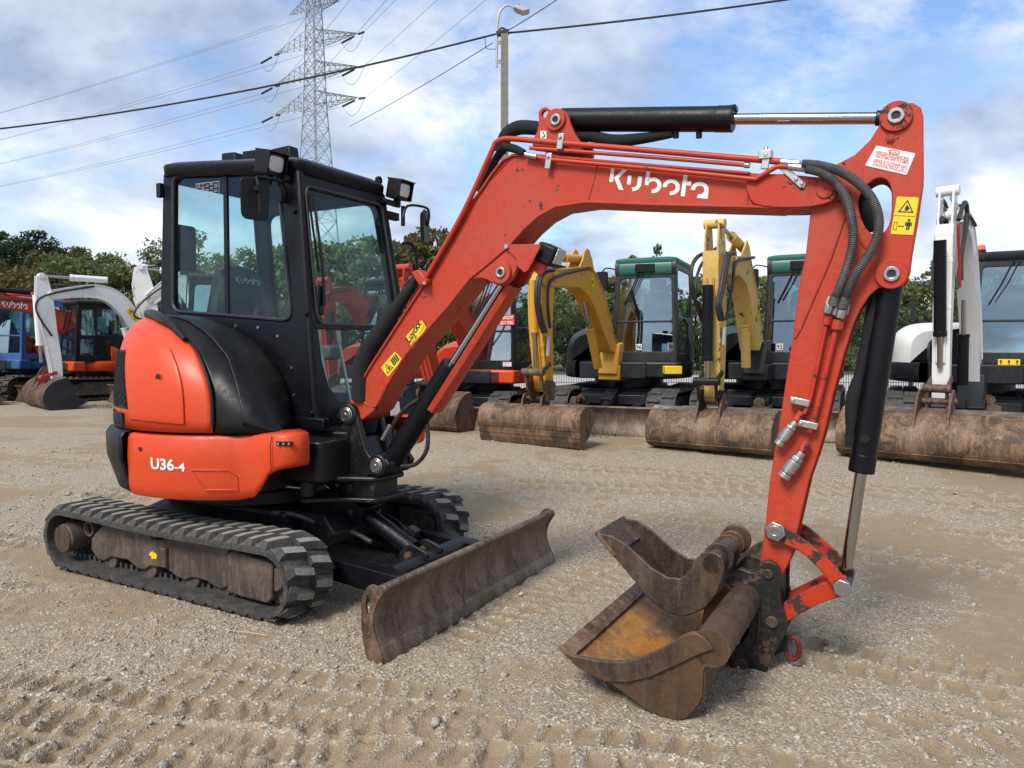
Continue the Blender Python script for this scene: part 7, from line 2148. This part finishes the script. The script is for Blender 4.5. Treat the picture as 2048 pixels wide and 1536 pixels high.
# lettering on the machines behind
def face_text(name, F, s_, pa, pb, Y, h, mat, parent, bold=.02, lg=False):
    a = F.P(*pa, Y); b = F.P(*pb, Y)
    A = Vector((a[0], Y, a[1])); B = Vector((b[0], Y, b[1])); ux = (B - A).normalized(); uy = Vector((-ux.z, 0, ux.x))
    if uy.z < 0: uy = -uy
    if lg:
        return logo(name, A, ux, uy, (B - A).length, M[mat], parent, height=h)
    t = MB(); put_text(t, s_, A, ux, uy, width=(B - A).length, size=h, bold=bold)
    return t.build(name, M[mat], parent, sharp=0, recalc=False)
face_text('maker_lettering', Fl3, '', (3, 614), (55, 619), BY + .113, .15, 'label_white', lb3, lg=True)
def front_card(e, F, s_, x, lines, px0, py0, px1, py1, mat, ink, name='card'):
    (ya_, za), (yb_, zb) = F.PX(px0, py0, x), F.PX(px1, py1, x)
    MBq = MB().plate([(ya_, zb), (yb_, zb), (yb_, za), (ya_, za)], (), lambda u, v, w: (x + .004 * w, u, v))
    o = MBq.build(name, M[mat], e, sharp=0)
    t = MB(); H = (za - zb) / len(lines)
    dx = 1 if yb_ > ya_ else -1
    for i, ln in enumerate(lines):
        put_text(t, ln, Vector((x + .0055, ya_ + (yb_ - ya_) * .08, za - H * (i + .82))), (0, dx, 0), (0, 0, 1), width=abs(yb_ - ya_) * .84, size=H * .9, bold=.02)
    t.build(name + '_lettering', M[ink], o, sharp=0, recalc=False)
front_card(r1, Fr1, .86, .86 * .80 - .01, ['VERKOCHT', 'SOLD / VENDU'], 998, 630, 1029, 650, 'ink_red', 'label_white', 'sold_sticker')
front_card(r1, Fr1, .86, .86 * .885, ['UITLAAT', 'GAS 7 L'], 1006, 724, 1023, 733, 'label_white', 'ink_red', 'notice')
front_card(y1, Fy1, 1, .80, ['96'], 1272, 688, 1284, 700, 'label_white', 'ink', 'number_card')
front_card(y2, Fy2, 1, .80, ['92'], 1553, 687, 1566, 700, 'label_white', 'ink', 'number_card')
front_card(w1, Fw, 1.02, .905, ['! ! !'], 1996, 718, 2040, 731, 'label_yellow', 'ink', 'warning_sticker')
def side_card(e, F, Y, px0, py0, px1, py1, lines, mat, ink, name):
    a, b = F.P(px0, py0, Y), F.P(px1, py1, Y)
    o = MB().plate([(a[0], b[1]), (b[0], b[1]), (b[0], a[1]), (a[0], a[1])], (), lambda u, v, w: (u, Y + .004 * w, v)).build(name, M[mat], e, sharp=0)
    t = MB(); H = (a[1] - b[1]) / len(lines); dx = 1 if b[0] > a[0] else -1
    for i, ln in enumerate(lines):
        put_text(t, ln, Vector((a[0] + (b[0] - a[0]) * .1, Y + .006, a[1] - H * (i + .85))), (dx, 0, 0), (0, 0, 1), width=abs(b[0] - a[0]) * .8, size=H * .9, bold=.02)
    t.build(name + '_lettering', M[ink], o, sharp=0, recalc=False)
side_card(y1, Fy1, .925, 1336, 685, 1346, 700, ['96'], 'label_white', 'ink', 'number_card')

yb0, zb0 = Fy1.PX(1337, 733, .90)
pl_ = MB().box((.86, .86, .865), (.16, .24, .115), (0, 0, R(28))).build('name_plate', M['label_yellow'], y1, bevel=.01)
tk_ = MB()
for k in range(5):
    for j in range(2):
        tk_.box((.945 - .02 * j, .80 + .055 * j * 1.6 , .835 + .015 * k), (.012, .06, .008), (0, 0, R(28)))
tk_.build('name_plate_marks', M['ink'], pl_)
for (px_c, py_c) in ((1313, 839), (1381, 843), (1461, 846)):
    pass
# loose buckets standing behind the big ones
def loose_bucket(label, px, py, yaw, width, s, mat):
    g_ = G(px, py)
    e = empty('digging_bucket', g_, yaw); tag(e, label, 'bucket')
    prof = [(-.34, .34), (-.30, .16), (-.18, .03), (.02, .0), (.20, .08), (.28, .24), (.26, .42)]
    c = smooth2([(x * s, z * s) for x, z in prof], 3, False)
    MB().prism(strip2(c, .02), -width / 2 + .01, width / 2 - .01).build('bucket_shell', M[mat], e, bevel=.003)
    sd2 = [(x * s, z * s) for x, z in prof + [(.10, .46), (-.08, .30)]]
    for sg in (-1, 1):
        MB().prism(sd2, sg * width / 2, sg * (width / 2 - .018)).build('bucket_side', M[mat], e, bevel=.003)
    MB().cyl((.14 * s, -width / 2, .47 * s), (.14 * s, width / 2, .47 * s), .05 * s).build('pivot_tube', M[mat], e)
    for sg in (-1, 1):
        MB().cyl((.14 * s, sg * width * .30, .47 * s), (.14 * s, sg * (width * .30 + .02), .47 * s), .075 * s).build('collar', M[mat], e, bevel=.003)
    return e
loose_bucket('small rusty bucket with pivot tube behind the bucket beside the bright yellow arm', 1138, 858, R(-20), .50, .9, 'rust')
loose_bucket('small rusty bucket with pivot tube behind the faded yellow arm', 1500, 868, R(-25), .60, .95, 'rust_tan')
loose_bucket('narrow brown bucket between the white arm and its black cab', 1942, 880, R(-25), .40, 1.1, 'rust')
loose_bucket('grey brown bucket on the ground behind the orange boom cylinder base', 872, 850, R(30), .55, .8, 'rust_dark')

# grass tufts by the machines
def tufts(spots, n, label):
    vs = []
    g = np.random.default_rng(5)
    for (px, py, rad, h) in spots:
        c = G(px, py)
        k = int(n * rad)
        a = g.random(k) * 6.283; r_ = rad * np.sqrt(g.random(k))
        x, y = c.x + r_ * np.cos(a) * 1.8, c.y + r_ * np.sin(a) * .7
        z = np.array([gz(v) for v in y]); hh = h * (.4 + .8 * g.random(k)); th = g.random(k) * 6.283; ln = (g.random(k) - .5) * 1.2
        wx, wy = np.cos(th) * .006, np.sin(th) * .006
        b0 = np.stack([x - wx, y - wy, z - .005], -1); b1 = np.stack([x + wx, y + wy, z - .005], -1)
        t_ = np.stack([x + ln * hh, y + (g.random(k) - .5) * hh, z + hh], -1)
        vs.append(np.stack([b0, b1, t_], 1).reshape(-1, 3))
    v = np.concatenate(vs)
    o = np_obj('grass_tufts', v, np.arange(len(v)).reshape(-1, 3), leaf_material('grass_blades', (.05, .10, .015), (.10, .16, .03), (.18, .20, .06)))
    return tag(o, label, 'grass', kind='stuff')
tufts([(1190, 868, .5, .09), (1240, 862, .5, .09), (1290, 866, .4, .07), (905, 812, .6, .10), (1690, 850, .7, .11), (1760, 815, .8, .12), (1240, 812, 1.2, .12), (1450, 815, 1.2, .12), (1640, 815, 1.0, .12), (880, 800, 1.0, .1), (1850, 812, 1.0, .12), (330, 815, .8, .1), (170, 800, .6, .1), (1120, 815, 1.0, .12)], 900, 'short green grass growing between the parked machines')
M['label_straw'] = simple('dry_straw', (.45, .38, .25), .8, 0, .2, 20, 0)
# a pale straw on the yard
g0_, g1_ = G(457, 1266), G(535, 1276)
o = MB().tube([g0_ + Vector((0, 0, .012)), (g0_ + g1_) / 2 + Vector((0, .004, .014)), g1_ + Vector((0, 0, .012))], .0018, 5).build('straw', M['label_straw'], None)
tag(o, 'pale straw lying on the gravel below the near track', 'straw')
# ------------------------------------------------------------------ hoses, stickers and marks on the machines behind
def link_frame(F, swing, s=1.0, boomY=BY):
    return Frame(F.o.x, F.o.y, F.yaw + swing, F.o.z), -.95 * s * math.sin(swing) + boomY * math.cos(swing)
def link_hose(e, F, swing, pts, r, mat='hose', yo=0.0, name='hose', s=1.0):
    FB, Y = link_frame(F, swing, s)
    o = MB().tube([(FB.P(a, b, Y + yo)[0], Y + yo, FB.P(a, b, Y + yo)[1]) for a, b in pts], r, 8, smooth=5).build(name, M[mat], e)
    o.rotation_euler = (0, 0, swing)
    return o
sw1, sw2, sww = R(-9), R(-8.4), R(-13.5)
for k, yo in ((0, .13), (6, .17)):
    link_hose(y1, Fy1, sw1, [(1108 - k, 540), (1092 - k, 543), (1081 - k, 560), (1078 - k, 600), (1084 - k, 640), (1092 - k, 665)], .024, yo=yo)
    link_hose(y2, Fy2, sw2, [(1470 - k, 505), (1459 - k, 512), (1453 - k, 540), (1446 - k, 580), (1440 - k, 610), (1446 - k, 640)], .024, yo=yo)
link_hose(y1, Fy1, sw1, [(1096, 672), (1096, 690), (1095, 712)], .030, 'zinc', .12, 'hose_fitting')
link_hose(y2, Fy2, sw2, [(1409, 507), (1396, 513), (1385, 530), (1382, 562), (1388, 596), (1400, 620), (1412, 640)], .024, yo=-.14)
link_hose(y2, Fy2, sw2, [(1408, 520), (1396, 545), (1390, 585), (1398, 625), (1410, 655)], .018, yo=-.12)
link_hose(y2, Fy2, sw2, [(1448, 655), (1447, 672), (1446, 690)], .030, 'zinc', .12, 'hose_fitting')
link_hose(w1, Fw, sww, [(1884, 437), (1892, 445), (1894, 480), (1888, 520), (1885, 545)], .028, yo=-.02)
link_hose(w1, Fw, sww, [(1917, 440), (1923, 420), (1929, 405), (1933, 412), (1934, 440), (1928, 480), (1922, 520), (1922, 560)], .024, yo=.12)
link_hose(w1, Fw, sww, [(1916, 450), (1917, 480), (1919, 530), (1920, 575)], .014, 'red', .14)
link_hose(w1, Fw, sww, [(1866, 680), (1858, 690), (1857, 720), (1862, 735)], .014, yo=-.10)
link_hose(r1, Fr1, R(-10), [(1022, 590), (1024, 620), (1034, 645), (1046, 655)], .020, yo=.2, s=.86)
def link_sticker(e, F, swing, q, yo, mat, mark=True, s=1.0):
    FB, Y = link_frame(F, swing, s); Yp = Y + yo
    pts = [FB.P(a, b, Yp) for a, b in q]
    o = MB().plate(pts, (), lambda u, v, w: (u, Yp + .003 * w, v)).build('warning_sticker', M[mat], e, sharp=0)
    o.rotation_euler = (0, 0, swing)
    if mark:
        c = [Vector((x, Yp + .0045, z)) for x, z in pts]
        t = MB(); mid = (c[0] + c[1] + c[2] + c[3]) / 4; up_ = (c[0] - c[3]).normalized(); ax_ = (c[1] - c[0]).normalized()
        w_ = (c[0] - c[3]).length
        for d in (-.28, .28):
            tri_sign(t, mid + (c[0] - c[3]) * d, ax_, up_, min(w_ * .42, (c[1] - c[0]).length * .8))
        t.build('warning_signs', M['ink'], o, sharp=0, recalc=False)
    return o
link_sticker(y1, Fy1, sw1, [(1180, 558), (1186, 556), (1191, 582), (1185, 586)], .104, 'label_yellow')
link_sticker(l1, Fl1, 0.0, [(252, 622), (262, 614), (279, 634), (269, 643)], .094, 'label_yellow')
# white marks on the faded yellow machine's bucket
FB2, Y2 = link_frame(Fy2, sw2)
bks = [o for o in y2.children if o.name.startswith('bucket') and not o.name.startswith('bucket_')][0]
xmax = max(v.co.x for v in bks.data.vertices)
for (a, b, r_) in ((1313, 842, .055), (1381, 846, .05), (1461, 848, .06)):
    yy, zz_ = FB2.PX(a, b, xmax - .045)
    o = MB().plate([(yy + r_ * math.cos(t) * rng.uniform(.75, 1.1), zz_ + r_ * .8 * math.sin(t) * rng.uniform(.75, 1.1)) for t in [i * .45 for i in range(14)]], (), lambda u, v, w: (xmax - .045 - (v - .28) * .75 + .008 + .004 * w, u, v)).build('paper_mark', M['label_white'], bks, sharp=0)
# notice on the lower front of the black cab
(ya_, za_), (yb_, zb_) = front_pt(777, 805), front_pt(800, 829)
nt = MB().plate([(ya_, zb_), (yb_, zb_), (yb_, za_), (ya_, za_)], (), lambda u, v, w: (Xf(v) + .004 + .002 * w, u, v)).build('notice', M['label_white'], hero, sharp=0)
tn = MB()
for i, ln in enumerate(('VERBODEN', 'NIET TE KOMEN', 'DEFENSE DE', 'STATIONNER')):
    put_text(tn, ln, Vector((Xf(1.0) + .0075, ya_ + .006, za_ - (za_ - zb_) * (i + .85) / 4.2)), (0, 1, 0), (0, 0, 1), width=abs(yb_ - ya_) * .88, size=.02, bold=.02)
tn.build('notice_lettering', M['ink_red'], nt, sharp=0, recalc=False)
